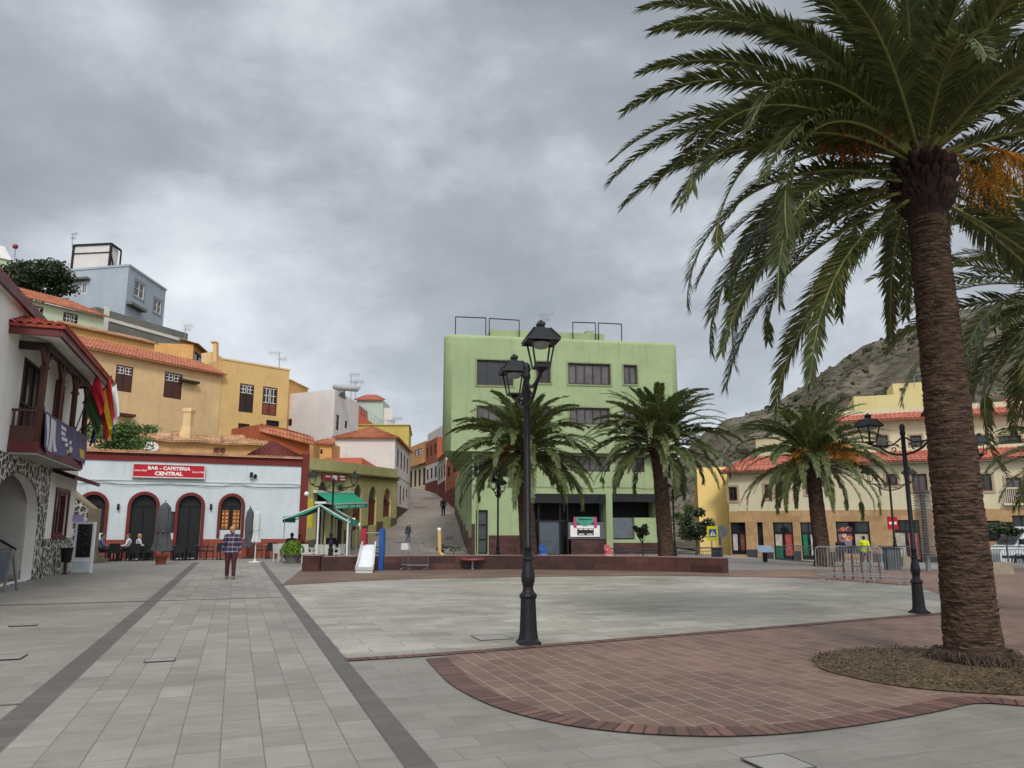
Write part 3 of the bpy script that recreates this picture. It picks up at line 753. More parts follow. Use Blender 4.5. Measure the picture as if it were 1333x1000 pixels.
# retractable green awning on the olive wall
M_AWN = plain('emerald awning cloth', srgb('#14936e'), .7, 0, .12, 2); M_AWN2 = plain('dark green awning cloth', srgb('#16382d'), .75, 0, .2, 2); M_WMET = plain('white powder coated metal', srgb('#cfcfcb'), .45, 0, .08, 4)
ua = gf.uv(408, 641)[0]; ub = gf.uv(456.5, 642)[0]; za = gf.uv(408, 641)[1]
aw = thing('wall_awning', 'emerald green sloped awning with pale valance lettering fixed to the olive wall', 'awning', gf.pt((ua + ub) / 2, za))
mb = MB(); n = 10
for k in range(n):
    u0 = ua + (ub - ua) * k / n; u1 = ua + (ub - ua) * (k + 1) / n
    A_, B_ = gf.pt(u0, za, .12), gf.pt(u1, za, .12); C_, D_ = gf.pt(u1 - .2, za - .68 - gf.k * u1 * 0, 1.25), gf.pt(u0 - .2, za - .68, 1.25)
    mb.poly([A_, B_, C_, D_]); mb.poly([A_ - V(0, 0, .015), B_ - V(0, 0, .015), C_ - V(0, 0, .015), D_ - V(0, 0, .015)])
mb.build('canopy', M_AWN, aw)
mb = MB(); mb.bar(gf.pt(ua - .1, za + .05, .12), gf.pt(ub + .1, za + .05, .12), .2, .16); mb.build('cassette', M_WMET, aw)
mb = MB(); mb.bar(gf.pt(ua - .2, za - .7, 1.27), gf.pt(ub - .2, za - .7, 1.27), .07, .07); mb.build('front_bar', M_WMET, aw)
mb = MB(); 
for k in range(24):
    u0 = ua - .2 + (ub - ua) * k / 24; u1 = ua - .2 + (ub - ua) * (k + 1) / 24
    mb.poly([gf.pt(u0, za - .74, 1.27), gf.pt(u1, za - .74, 1.27), gf.pt(u1, za - .98, 1.3), gf.pt((u0 + u1) / 2, za - 1.03, 1.3), gf.pt(u0, za - .98, 1.3)])
mb.build('valance', M_AWN, aw)
mb = MB()
for k in range(13):
    u0 = ua + .3 + (ub - ua - 1.2) * k / 13; w_ = (ub - ua - 1.2) / 13 * (.55 if k not in (5, 8) else .15)
    mb.add([gf.pt(u0, za - .94, 1.312), gf.pt(u0 + w_, za - .94, 1.312), gf.pt(u0 + w_, za - .79, 1.30), gf.pt(u0, za - .79, 1.30)], [(0, 1, 2, 3)])
mb.build('lettering', plain('pale awning lettering', srgb('#a8d8c8'), .7), aw)

# ---------------------------------------------------------------- old ochre house with sagging tile roof, shed, bush behind the cafe
h, f2, _, _, fp = house('old_house', 'weathered ochre house with sagging tile roof rising behind the cafe', 'house', (plan(150, 48), plan(352, 52)), 7.15, 4, 4.5, M_OLDWALL,
    [Face(plan(150, 48), plan(352, 52)).rect(277, 582, 294, 595.5)], roof='tiles')
window(h, f2, f2.rect(277, 582, 294, 595.5), plain('rosy shutter frame', srgb('#a9836a'), .7), None, 2, 1, .05, .04, panel=(1.0, plain('dark red shutter', srgb('#6b3a33'), .6)))
mb = MB(); L_ = f2.L
for k in range(6):
    a_ = L_ * k / 6; b_ = L_ * (k + 1) / 6; sg_ = [0, .1, -.02, .06, -.05, .04, 0]
    tiles(mb, f2.pt(a_ - .0, 7.1 + sg_[k], .45), f2.pt(b_, 7.1 + sg_[k + 1], .45), f2.pt(a_, 8.0 - sg_[k] - .05 * k, -2), f2.pt(b_, 8.0 - sg_[k + 1] - .05 * k, -2), .24, .055)
mb.build('roof', M_TILE3, h)
mb = MB(); c = f2.pt(f2.uv(245, 560)[0], 7.6, -.6)
mb.lathe([(.55, -.6), (.5, .1), (.36, .6), (.34, 1.5), (.44, 1.55), (.44, 1.75), (.3, 1.8)], c, 4, smooth=False, rot=.7); mb.build('chimney', M_OCHRE2, h)
u, z = f2.uv(196, 583); ds = thing('satellite_dish', 'white satellite dish on the weathered ochre wall above the cafe roof', 'satellite dish', f2.pt(u, z))
dn = (f2.n + V(.25, 0, .3)).normalized(); Mx = dn.to_track_quat('Z', 'Y').to_matrix(); mb = MB()
pr = [(0.01, 0), (.14, .015), (.28, .05), (.4, .1)]
mb2 = MB(); mb2.lathe(pr, (0, 0, 0), 18); mb.add([f2.pt(u, z, .35) + Mx @ Vector((p.x * 1.15, p.y * .9, p.z)) for p in mb2.v], mb2.f, True); mb.build('dish', M_TRIM, ds)
mb = MB(); mb.bar(f2.pt(u, z, 0), f2.pt(u, z, .35), .05); mb.tube([f2.pt(u, z - .3, .4), f2.pt(u + .1, z - .05, .85)], .015, 5); mb.build('arm', M_ALU, ds)
sf = Face(plan(337, 53), plan(402, 56))
sh = thing('lean_to', 'terracotta lean-to with a sloping top between old house and red pier', 'outbuilding', sf.pt(sf.L / 2, 5))
mb = MB(); zl = [sf.uv(338, 552)[1], sf.uv(400, 567)[1]]
mb.prism([sf.pt(0, 4), sf.pt(sf.L, 4), sf.pt(sf.L, zl[1]), sf.pt(sf.L * .5, (zl[0] + zl[1]) / 2 + .1), sf.pt(0, zl[0])], sf.n * -4); mb.build('wall', stucco('terracotta render', srgb('#9a5236'), .4, .2), sh)
mb = MB(); tiles(mb, sf.pt(-.1, zl[0] - .55, .1), sf.pt(sf.L + .1, zl[1] - .75, .6), sf.pt(-.1, zl[0] + .05, -.2), sf.pt(sf.L + .1, zl[1] + .05, -.2), .26, .04); mb.build('roof', M_TILE, sh)

# ---------------------------------------------------------------- big yellow houses
lf = Face(plan(104, 52.3, 500), plan(288, 62, 500)); wA = [lf.rect(150, 476, 172.5, 510), lf.rect(213.5, 485.5, 237, 519)]
h, f3, fr3, _, fp = house('yellow_house', 'wide yellow house with orange tile roof and two brown windows high on its wall', 'house', (lf.p0, lf.p1), 14.0, 5, 6, M_OCHRE2, wA)
for r in wA: window(h, f3, r, M_WOOD, None, 2, 1, .1, .06, muntin=(.66,), panel=(.66, M_WOOD))
mb = MB(); tiles(mb, f3.pt(-.9, 13.95, .55), f3.pt(f3.L + .1, 13.95, .55), f3.pt(.7, 15.5, -3.2), f3.pt(f3.L + .1, 15.5, -3.2), .27, .06, .42); mb.build('roof', M_TILE, h)
mb = MB(); u, z = f3.uv(245, 498); strip(mb, f3, u - .9, u + .7, z - .06, z + .12, .5, .5); mb.build('window_hood', M_DKWOOD, h)
mb = MB(); u, z = f3.uv(160, 540); strip(mb, f3, u - .7, u + .7, z - .12, z + .06, .5, .5); mb.build('ledge', M_WOOD, h)
lf = Face(plan(288.3, 62.05, 500), plan(376, 66.6, 500)); wB = [lf.rect(311.5, 500, 330, 537), lf.rect(341.5, 504, 360.5, 541), lf.rect(310, 551.5, 325, 560.5), lf.rect(346.5, 547.5, 363.5, 555)]
h, f4, _, _, fp = house('yellow_house', 'tall flat topped yellow house with two white sashed brown balcony doors', 'house', (lf.p0, lf.p1), 15.35, 5, 6.5, M_OCHRE, wB)
window(h, f4, wB[0], M_DKWOOD, None, 2, 1, .1, .06, muntin=(.66,), panel=(.66, M_DKWOOD)); window(h, f4, wB[1], M_WOOD, None, 2, 1, .1, .06, muntin=(.42,), panel=(.42, plain('russet shutter', srgb('#7d3f2e'), .6)))
window(h, f4, wB[2], M_WOOD, None, 4, 1, .06, .05); window(h, f4, wB[3], M_BLACKM, None, 1, 1, .05, .1)
mb = MB(); strip(mb, f4, -.05, f4.L + .05, 15.3, 15.44, .06, .3); mb.build('coping', M_OCHRE2, h)
lf = Face(plan(376, 74, 500), plan(401, 79, 500)); h, *_ = house('orange_house', 'plain orange house wall stepping down behind the pinkish white house', 'house', (lf.p0, lf.p1), 15.9, 6, 6, M_ORANGE, coping=M_OCHRE)
gx = Face(plan(248, 80, 500), plan(275, 88.5, 500)); r = gx.rect(250, 455, 273, 474)
h, g_, _, _, fp = house('gallery_house', 'small house with a brown glazed gallery under an orange eave above the yellow house', 'house', (gx.p0, gx.p1), 20.95, 10, 5, M_ORANGE, [(gx.L * .06, 17.8, gx.L * .94, 20.4)])
window(h, g_, (gx.L * .06, 17.8, gx.L * .94, 20.4), M_DKWOOD, M_GLASS, 4, 2, .14, .08)
mb = MB(); tiles(mb, g_.pt(-.3, 20.9, .6), g_.pt(g_.L + .2, 20.9, .6), g_.pt(-.3, 21.45, -1.5), g_.pt(g_.L + .2, 21.45, -1.5), .3, .05); mb.build('roof', M_TILE3, h)
ch = D(279, 464, 68)
ck = thing('chimney_house', 'narrow yellow chimney stack block above the yellow house corner', 'chimney', V(ch.x, 68, 13))
mb = MB(); za = D(279, 447, 68).z; mb.prism([D(277, 500, 68), D(281.5, 500, 68), D(281.5, 447, 68), D(277, 447, 68)], V(0, .6, 0)); mb.build('stack', M_OCHRE, ck)
mb = MB(); mb.box(D(279.2, 446, 68.3) , (.5, .8, .14)); mb.build('cap', M_OCHRE2, ck)
mb = MB(); mb.prism([D(262, 500, 69), D(276.5, 500, 69), D(276.5, 458, 69), D(262, 460, 69)], V(0, 2.5, 0)); mb.build('wall', M_OCHRE2, ck)

# ---------------------------------------------------------------- houses up the slope
lf = Face(plan(12, 68, 400), plan(137, 75.6, 400)); ws = [lf.rect(82, 408, 101, 423), lf.rect(36, 398, 56, 412)]
h, f5, _, _, _ = house('green_house', 'pale green house with an orange tile roof below the dark tree', 'house', (lf.p0, lf.p1), 22.7, 12, 7, M_MINTW, ws)
for r in ws: window(h, f5, r, M_DKWOOD, None, 2, 1, .12, .05, muntin=(.05,))
mb = MB(); tiles(mb, f5.pt(-1.5, 22.65, .6), f5.pt(f5.L + .2, 22.65, .6), f5.pt(-1.5, 24.6, -3.6), f5.pt(f5.L - 1.6, 24.6, -3.6), .3, .06); mb.build('roof', M_TILE, h)
lf = Face(plan(84, 65, 440), plan(202, 72, 440)); h, f6, _, _, _ = house('orange_house', 'windowless orange house with a row of coping tiles between green and yellow houses', 'house', (lf.p0, lf.p1), 19.1, 10, 3, M_ORANGE)
mb = MB(); tiles(mb, f6.pt(-.3, 19.0, .4), f6.pt(f6.L + .2, 19.0, .4), f6.pt(-.3, 19.65, -1.4), f6.pt(f6.L - .6, 19.65, -1.4), .3, .06); mb.build('roof', M_TILE3, h)
lf = Face(plan(126, 79.5, 400), plan(247.5, 91, 400)); r = lf.rect(215.5, 451, 226, 464)
h, f7, fr7, _, _ = house('grey_house', 'bare grey house with a white band along its top and one white window', 'house', (lf.p0, lf.p1), 24.95, 12, 8, M_GREYW, [r])
window(h, f7, r, M_SASH, M_GLASS, 2, 1, .14, .04)
mb = MB(); strip(mb, f7, 1.2, f7.L + .05, 23.75, 24.1, .1, .12); strip(mb, f7, f7.L - .55, f7.L + .05, 12, 23.75, .09, .1); strip(mb, f7, .9, 1.5, 21, 25.35, .12, .14); mb.build('trim', M_TRIM, h)
lf = Face(plan(80, 102.2, 400), plan(163, 100, 400)); p2 = plan(214, 111, 400); lr = Face(lf.p1, p2)
wl = [lf.rect(89.5, 370, 98, 384.5), lf.rect(106.5, 368, 113, 382.5)]; wr = [lr.rect(174.5, 367, 187.5, 388), lr.rect(199.5, 390, 209.5, 408)]
h, f8, fr8, _, pp = house('blue_house', 'pale blue flat roofed house at the top of the slope', 'house', (lf.p0, lf.p1), 36.8, 20, 9, M_BLUEW, wl, wr, right=p2)
for r in wl: window(h, f8, r, M_SASH, M_GLASS, 2, 1, .12, .05)
for r in wr: window(h, fr8, r, M_SASH, M_GLASS2, 2, 2, .12, .05, surround=plain('blue grey surround', srgb('#7d8b9a'), .8), sw=.25)
mb = MB(); strip(mb, fr8, -.1, fr8.L + .1, 36.7, 37.0, .12, .3); strip(mb, f8, 0, f8.L - .05, 36.702, 37.002, .1, .28); mb.build('coping', M_BLUEW, h)
mb = MB(); u, z = fr8.uv(172, 398); strip(mb, fr8, .0, 4.2, z - .3, z + .1, .9, .9); mb.build('ledge', M_GREYW, h); mb = MB(); u2, z2 = f8.uv(100, 365); strip(mb, f8, u2 - 3, u2 + 2.2, z2 - .15, z2 + .15, .8, .8); mb.build('ledge', M_GREYW, h)
rr = Face(plan(88, 104, 400), plan(137, 103.3, 400)); zt = rr.uv(100, 321)[1]; mb = MB()
mb.prism([rr.pt(.1, 35), rr.pt(rr.L, 35), rr.pt(rr.L, zt), rr.pt(.1, zt)], rr.n * -1.6); mb.build('rooftop_room', M_PALEW, h)
mb = MB()
for u in (0, rr.L): mb.bar(rr.pt(u, 35, .05), rr.pt(u, zt + .1, .05), .28, .28)
mb.bar(rr.pt(-.1, zt + .15, .06), rr.pt(rr.L + .1, zt + .15, .06), .24, .26); mb.bar(rr.pt(0, zt - 1.1, .05), rr.pt(rr.L, zt - 1.1, .05), .12, .14)
qq = rr.n * -1.6 + rr.e * .45; mb.bar(rr.pt(rr.L, zt + .15, .06), rr.pt(rr.L, zt - .3, .06) + qq, .24, .24); mb.bar(rr.pt(rr.L, 35, 0) + qq, rr.pt(rr.L, zt - .3, 0) + qq, .18); mb.bar(rr.pt(rr.L, zt - 1.2, 0), rr.pt(rr.L, 35.4, 0) + qq, .14)
mb.build('rooftop_frame', M_BLACKM, h)
lf = Face(plan(-40, 118, 400), plan(13, 122, 400)); h, f9, *_ = house('green_house', 'pale green house far up the slope at the photo edge', 'house', (lf.p0, lf.p1), 45.2, 28, 6, M_MINTW)
mb = MB(); mb.prism([f9.pt(-1, 45.2, .3), f9.pt(f9.L - .6, 45.2, .3), f9.pt(f9.L - 1.4, 48, -2), f9.pt(-1, 48, -2)], f9.n * -2); mb.build('rooftop_room', M_PALEW, h)

# ---------------------------------------------------------------- middle cluster by the street
lf = Face(plan(373.5, 74.5, 560), plan(434, 72, 560)); p2 = plan(466, 80.5, 560); lr = Face(lf.p1, p2)
wl = [lf.rect(374.6, 545.5, 380, 554.5)]; wr = [lr.rect(437.3, 540, 441.6, 560.5), lr.rect(448.8, 548, 452.2, 558)]
h, f10, fr10, _, _ = house('white_house', 'pinkish white cube house with slit windows behind the olive building', 'house', (lf.p0, lf.p1), 14.6, 3.5, 8, M_PINKW, wl, wr, right=p2)
for r in wl: window(h, f10, r, M_WOOD, None, 2, 2, .06, .05)
for r in wr: window(h, fr10, r, M_WOOD, None, 1, 2, .07, .08)
mb = MB(); c = f10.pt(f10.L - .6, 14.65, -.8)
for k in range(2): mb.cap(c + V(.9 * k, .4 * k, .35), c + V(.9 * k + .9, .4 * k + .5, .35), .3, .3, 10)
mb.build('water_tank', plain('pale tank plastic', srgb('#9fa09c'), .5), h)
mb = MB(); mb.prism([fr10.pt(1.0, 14.2, .02), fr10.pt(3.6, 14.2, .02), fr10.pt(3.2, 15.1, .02)], fr10.n * -1.4); mb.build('stair_head', M_GREYW, h)
Y = 88.0; rh = thing('red_house', 'brick red house wall with a stepped sloping top beside the mint tower', 'house', V(D(470, 553, Y).x, Y, 12))
mb = MB(); mb.prism([D(460.5, 575, Y), D(487, 575, Y), D(487, 552.5, Y), D(468.2, 539, Y), D(468.2, 527.8, Y), D(460.5, 527, Y)], V(0, 5, 0)); mb.build('wall', M_REDW, rh)
mb = MB()
for (a, b) in (((469, 527), (495, 547)), ((495, 547), (512, 547))):
    for k in range(8):
        q = k / 7; p = D(a[0] + (b[0] - a[0]) * q, a[1] + (b[1] - a[1]) * q, Y - .1); mb.bar(p, p - V(0, 0, 1.0), .04)
    mb.bar(D(*a, Y - .1), D(*b, Y - .1), .06)
mb.build('railing', M_ALU, rh)
lf = Face(plan(463, 95, 560), plan(497.8, 95, 560)); zt = lf.uv(480, 521)[1]
h, fq, *_ = house('mint_house', 'pale mint tower house under a flat red tiled roof', 'house', (lf.p0, lf.p1), zt, 6, 5, stucco('pale mint render', srgb('#aebcb0'), .2, .05))
mb = MB(); zz1 = lf.uv(480, 515)[1]; tiles(mb, fq.pt(-.3, zt, .4), fq.pt(fq.L + .3, zt, .4), fq.pt(.8, zz1 + .4, -2), fq.pt(fq.L - 1.2, zz1 + .4, -2), .3, .05); mb.build('roof', M_TILE2, h)
lf = Face(plan(497.9, 95.5, 560), plan(509.6, 96, 560)); house('pale_house', 'small off white block adjoining the mint tower', 'house', (lf.p0, lf.p1), lf.uv(503, 531)[1], 6, 5, M_PALEW)
lf = Face(plan(466, 86, 560), plan(532.3, 86, 560)); house('mustard_house', 'flat mustard yellow house rising behind the white hipped roof', 'house', (lf.p0, lf.p1), lf.uv(500, 553.8)[1], 3, 7, M_YGRN, right=plan(535.5, 96, 560), coping=M_YGRN)
lf = Face(plan(410, 62.5, 560), plan(433, 62.5, 560)); h, fq, *_ = house('orange_house', 'little orange house with two tiny windows squeezed behind the olive wall', 'house', (lf.p0, lf.p1), lf.uv(420, 577)[1], 4, 3, M_ORANGE, [lf.rect(412, 586, 414.8, 591), lf.rect(417, 585, 420, 591)])
for r in (lf.rect(412, 586, 414.8, 591), lf.rect(417, 585, 420, 591)): window(h, fq, r, M_DKWOOD, None, 1, 1, .04, .05)
mb = MB(); zt = lf.uv(420, 577)[1]; tiles(mb, fq.pt(-.2, zt, .3), fq.pt(fq.L + .2, zt - .15, .3), fq.pt(.7, zt + .5, -1.4), fq.pt(fq.L, zt + .2, -1.4), .26, .05); mb.build('roof', M_TILE, h)
lf = Face(plan(395, 58, 560), plan(409, 58, 560)); house('ochre_shed', 'small ochre parapet block between the red pier and the orange house', 'outbuilding', (lf.p0, lf.p1), lf.uv(402, 579)[1], 4, 2, M_OLDWALL)
lf = Face(plan(436, 68, 560), plan(515, 68, 560)); p2 = plan(534.6, 82.6, 560); lr = Face(lf.p1, p2)
wr = []
for k in range(4):
    u0 = lr.L * (.13 + .215 * k); wr += [(u0, 7.15, u0 + 1.15, 8.75), (u0, 3.35 + .45 * k, u0 + 1.15, 5.6)]
h, fh, frh, _, pp = house('white_house', 'two storey white house with an orange hipped roof on the street corner', 'house', (lf.p0, lf.p1), 9.5, 1.5, 14, M_PINKW, (), wr, right=p2)
for r in wr: window(h, frh, r, M_WOOD, None, 2, 2, .09, .06)
zt = 11.05; A1 = fh.pt(-.2, 9.5, .35); B1 = fh.pt(fh.L + .35, 9.5, .35); C1 = frh.pt(frh.L, 9.5, .35)
ap = V(D(484, 555, 72.5).x, 72.5, zt); ap2 = ap + (p2 - lf.p1) * .75
mb = MB(); tiles(mb, A1, B1, ap, ap + V(.05, 0, 0), .28, .06); tiles(mb, B1, C1, ap, ap2, .28, .06); mb.build('roof', M_TILE, h)
mb = MB(); strip(mb, frh, 0, frh.L, 6.3, 6.42, .05, .05); strip(mb, frh, 0, frh.L, 1.5, 3.6, .04, .04, 1); mb.build('band', [M_PINKW, M_PLINTH], h)
# houses on the far bend of the street
def bend(name, label, px0, Y0, px1, Y1, ytop, mat, ybase, n, wy, mat2=None, roofm=None, depth=6):
    lf = Face(plan(px0, Y0), plan(px1, Y1)); zt = lf.uv((px0 + px1) / 2, ytop)[1]; zb = lf.uv((px0 + px1) / 2, ybase)[1] - 1.2
    ws = []
    for (ya, yb) in wy:
        z1 = lf.uv((px0 + px1) / 2, ya)[1]; z0 = lf.uv((px0 + px1) / 2, yb)[1]
        for k in range(n): u0 = lf.L * (k + .26) / n; ws.append((u0, z0, u0 + lf.L / n * .48, z1))
    h, fq, *_ = house(name, label, 'house', (lf.p0, lf.p1), zt, zb, depth, mat, ws)
    for r in ws: window(h, fq, r, M_WOOD, None, 2, 2, .09, .08)
    if mat2:
        mb = MB(); zc = lf.uv((px0 + px1) / 2, mat2[1])[1]; strip(mb, fq, 0, fq.L, zb, zc, .04, .04)
        mb.build('plinth', mat2[0], h)
    if roofm: mb = MB(); tiles(mb, fq.pt(-.2, zt, .5), fq.pt(fq.L + .2, zt, .5), fq.pt(-.2, zt + .9, -2.5), fq.pt(fq.L + .2, zt + .9, -2.5), .3, .05); mb.build('roof', roofm, h)
    return h, fq
bend('orange_house', 'orange house upper storey with one square window on the far street bend', 534, 131, 555, 121, 578, M_ORANGE, 612, 1, [(585, 593)])
bend('cream_house', 'cream house with tall brown windows on the far street bend', 533, 125, 555.5, 116, 606, M_CREAMW, 641, 4, [(611, 633)], None, M_TILE3, 4)
bend('red_house', 'brick red upper storey with small brown windows above the street bend', 553.5, 114, 569, 106, 573, M_REDW, 604, 3, [(580, 594)])
bend('tan_house', 'tan house with a maroon base under the brick red storey', 554.5, 112.5, 570, 104, 604, M_PALEW, 646, 3, [(609, 623)], (M_MAROON, 627), None, 5)
bend('pale_house', 'tall blank off white house standing behind the red storey', 556, 121, 580, 108, 559, M_PALEW, 610, 1, [])
bend('white_house', 'narrow white house with three tall windows on the right side of the bend', 570.5, 103.5, 580.5, 93, 597, M_PALEW, 652, 3, [(606, 623)], (M_MAROON, 628), M_TILE3, 4)
bend('red_house', 'tall dark red house next to the green building side wall', 581, 92.5, 596, 78.5, 592, M_REDW, 664, 2, [(603, 618)], (M_MAROON, 636), None, 5)
# ---------------------------------------------------------------- apple green block
p0 = plan(615, 48); p1 = plan(861, 50.3); p3 = plan(593, 76)
lf = Face(p0, p1); R = lf.rect
s1 = R(690, 643, 789.5, 719); s2 = R(797.5, 643, 855, 702.5); dr = R(619.5, 664, 635, 719.5); lo = R(617, 594, 680, 621); lo2 = R(742, 594, 794, 614); lo3 = R(822, 596, 839, 614.5)
s1 = (s1[0], .0, s1[2], s1[3]); dr = (dr[0], .05, dr[2], dr[3])
lw = Face(p3, p0)
sw = [(lw.L - 3.2 - 3.6 * k, 2.6 + .28 * k, lw.L - 1.9 - 3.6 * k, 4.6 + .28 * k) for k in range(4)]
gb, f, frg, flg, fp = house('green_apartment_block', 'apple green four storey block with rounded corners and a dark shopfront behind the palms', 'building', (p0, p1), 6.3, -.6, 20, M_GREENB, [s1, s2, dr, lo, lo2, lo3], ops_l=sw, left=p3, wd=1.5)
M_BROWNF = plain('brown window frame', srgb('#3c2a22'), .5, 0, .15, 5)
for r in (lo, lo2, lo3): window(gb, f, r, M_BROWNF, M_GLASS2 if r is not lo else M_GLASS, 4 if r is not lo3 else 2, 1, .08, .12)
for r in sw: window(gb, flg, r, M_BROWNF, None, 2, 2, .08, .1)
window(gb, f, dr, M_BLACKM, plain('grey door sheet', (.05, .055, .06), .45), 1, 3, .09, .12, name='door')
# upper volume: rounded corners, overhanging the lower floors
uf0 = plan(577.5, 47.2, 520); uf1 = plan(885.5, 49.7, 520); uf = Face(uf0, uf1)
zt0 = 13.75; zb0 = 6.3
mb = MB()
wu = [uf.rect(620.5, 469, 668, 502), uf.rect(698, 471, 716.5, 499), uf.rect(620.5, 529, 668, 552), uf.rect(698, 530, 716.5, 552.5), uf.rect(739.5, 473.5, 794.5, 501), uf.rect(811.5, 475.5, 829.5, 500.5), uf.rect(741.5, 531, 793.5, 553), uf.rect(811.5, 532, 829.5, 553.5)]
rc = .5
ff = Face(uf.pt(rc, 0), uf.pt(uf.L - rc, 0)); sh_ = lambda r: (r[0] - rc, r[1], r[2] - rc, r[3])
wu2 = [sh_(r) for r in wu]
RT = .28; wall_face(mb, ff, zb0, zt0 - RT, wu2, .2)
def corner(c, a0, a1, n=8):
    return [c + V(cos(a0 + (a1 - a0) * k / n), sin(a0 + (a1 - a0) * k / n)) * rc for k in range(n + 1)]
ang = math.atan2(uf.n.y, uf.n.x)
cl = uf.pt(rc, 0, -rc); cr = uf.pt(uf.L - rc, 0, -rc)
left_arc = corner(cl, ang, ang - pi / 2); right_arc = corner(cr, ang, ang + pi / 2)
bl = left_arc[-1] + V(-.3, 17); brk = right_arc[-1] + V(.8, 17)
loop = [bl] + left_arc[::-1] + right_arc + [brk]
vs = []; fs = []
for q in loop: vs += [V(q.x, q.y, zb0), V(q.x, q.y, zt0 - RT)]
n_ = len(loop)
for i in range(n_):
    j = (i + 1) % n_
    if i == 9: continue           # front, already built with its windows
    fs.append((2 * i, 2 * j, 2 * j + 1, 2 * i + 1))
mb.add(vs, fs, True)
nrm_ = [(q - cl).normalized() for q in left_arc[::-1]] + [(q - cr).normalized() for q in right_arc]; nrm_ = [nrm_[0]] + nrm_ + [nrm_[-1]]
NR = 6; rv = []; rf = []
for k in range(NR + 1):
    a_ = pi / 2 * k / NR
    for q, m_ in zip(loop, nrm_): rv.append(V(q.x, q.y, zt0 - RT + RT * sin(a_)) - m_ * RT * (1 - cos(a_)))
for k in range(NR):
    for i in range(n_ - 1): rf.append((k * n_ + i, k * n_ + i + 1, (k + 1) * n_ + i + 1, (k + 1) * n_ + i))
mb.add(rv, rf, True)
mb.poly([V(q.x, q.y, zt0 - .02) - m_ * RT for q, m_ in zip(loop, nrm_)]); mb.poly([V(q.x, q.y, zb0) for q in loop])
mb.build('upper_storeys', M_GREENB, gb, weld=.001)
for i, r in enumerate(wu2): window(gb, ff, r, M_BROWNF, M_GLASS if i in (0, 1, 3) else M_GLASS2, (3, 2, 3, 2, 5, 2, 5, 2)[i], 1, .1, .14, surround=plain('grey green reveal', srgb('#7f8b68'), .8), sw=.09)
# parapet steps and roof room
mb = MB(); ua = uf.uv(639, 440)[0]; ub = uf.uv(789, 440)[0]
zr = uf.uv(700, 429.5)[1]
strip(mb, uf, ua, ub, zt0 - .4, zr, -.35, 3.5); ub2 = uf.uv(776, 430)[0]; strip(mb, uf, uf.uv(766, 430)[0], ub2, zr - .3, zr + .25, -.6, 1.5)
mb.build('roof_room', M_GREENB, gb)
mb = MB()
for px in (733, 749): c = uf.pt(uf.uv(px, 428)[0], zr, -1.5); mb.lathe([(.62, -.1), (.62, .1), (.4, .2), (.1, .24)], c, 16)
mb.build('roof_vent', M_GREENB, gb)
mb = MB()
for u_, z_ in ((.35, 6.2),): mb.tube([f.pt(u_, -.1, .07), f.pt(u_, z_, .07)], .05, 8)
mb.build('drainpipe', plain('painted drainpipe', srgb('#7f8f66'), .5, 0, .12, 2), gb)
mb = MB(); mb.tube([f.pt(f.L * k / 30, 4.25 + .05 * sin(k * 1.3) - .12 * abs(sin(k * pi / 7.5)), .05) for k in range(31)], .014, 5); mb.build('cable', plain('grey cable', (.12, .12, .12), .7), gb)
fm = MB()
for (xa, ya, xb, yb) in ((593.5, 411.5, 633, 413), (637.5, 413.5, 676.5, 416), (746.5, 418.5, 776, 419.5), (780, 419.5, 810, 421)):
    ua, za = uf.uv(xa, ya); ub, zb = uf.uv(xb, yb)
    fm.bar(uf.pt(ua, za, -.2), uf.pt(ub, zb, -.2), .06); fm.bar(uf.pt(ua, za, -.2), uf.pt(ua, zt0 - .6, -.2), .06); fm.bar(uf.pt(ub, zb, -.2), uf.pt(ub, zt0 - .6, -.2), .06)
fm.build('clothes_frame', M_BLACKM, gb)
# granite wainscot, shop recess
mb = MB(); zw = f.uv(660, 697)[1]
for a_ in ((dr[2] + .06, s1[0] - .65, -.6, zw, .05, .05), (-.02, dr[0] - .06, -.6, zw + .7, .05, .05), (s1[0] - .62, s1[0], -.6, 3.86, .08, .08), (f.uv(745, 710)[0], s1[2], -.6, f.uv(760, 703)[1], -.2, .3), (s2[0], f.L, -.6, f.uv(830, 707.5)[1] + .04, .06, .06)): m1 = MB(); strip(m1, f, *a_); m1.build('wainscot', M_GRANITE, gb)
for k in range(7):
    u1 = flg.L - .02 - 4.0 * k; strip(mb, flg, max(u1 - 3.98, 0), u1, -.6, zw - .15 + .42 * k, .05, .05)
mb.build('wainscot', M_GRANITE, gb)
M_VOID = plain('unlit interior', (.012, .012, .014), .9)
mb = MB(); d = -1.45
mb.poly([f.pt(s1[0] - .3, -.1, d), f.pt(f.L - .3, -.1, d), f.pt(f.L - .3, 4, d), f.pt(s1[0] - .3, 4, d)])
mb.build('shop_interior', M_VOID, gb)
shop = MB(); bz = f.uv(740, 655)[1]
strip(shop, f, s1[0] + .0, s1[2], bz, s1[3], -.06, .12); strip(shop, f, s2[0], s2[2], bz + .1, s2[3], -.06, .12)
sf_ = shop.build('shop_fascia', plain('black fascia', (.01, .01, .012), .35), gb)
mb = MB(); ud0 = f.uv(703, 690)[0]; ud1 = f.uv(731, 690)[0]
for u in (s1[0] + .1, ud0, ud1, f.uv(741, 690)[0]): mb.bar(f.pt(u, 0, -.4), f.pt(u, bz, -.4), .09, .09, up=f.n)
zt_ = f.uv(715, 678)[1]; mb.bar(f.pt(s1[0] + .1, zt_, -.4), f.pt(ud1 + .3, zt_, -.4), .1, .1)
door = mb.build('shop_door', M_BLACKM, gb)
MB().poly([f.pt(ud0, .02, -.42), f.pt(ud1, .02, -.42), f.pt(ud1, zt_, -.42), f.pt(ud0, zt_, -.42)]).build('pane', plain('smoky glass', (.07, .085, .1), .15), door)
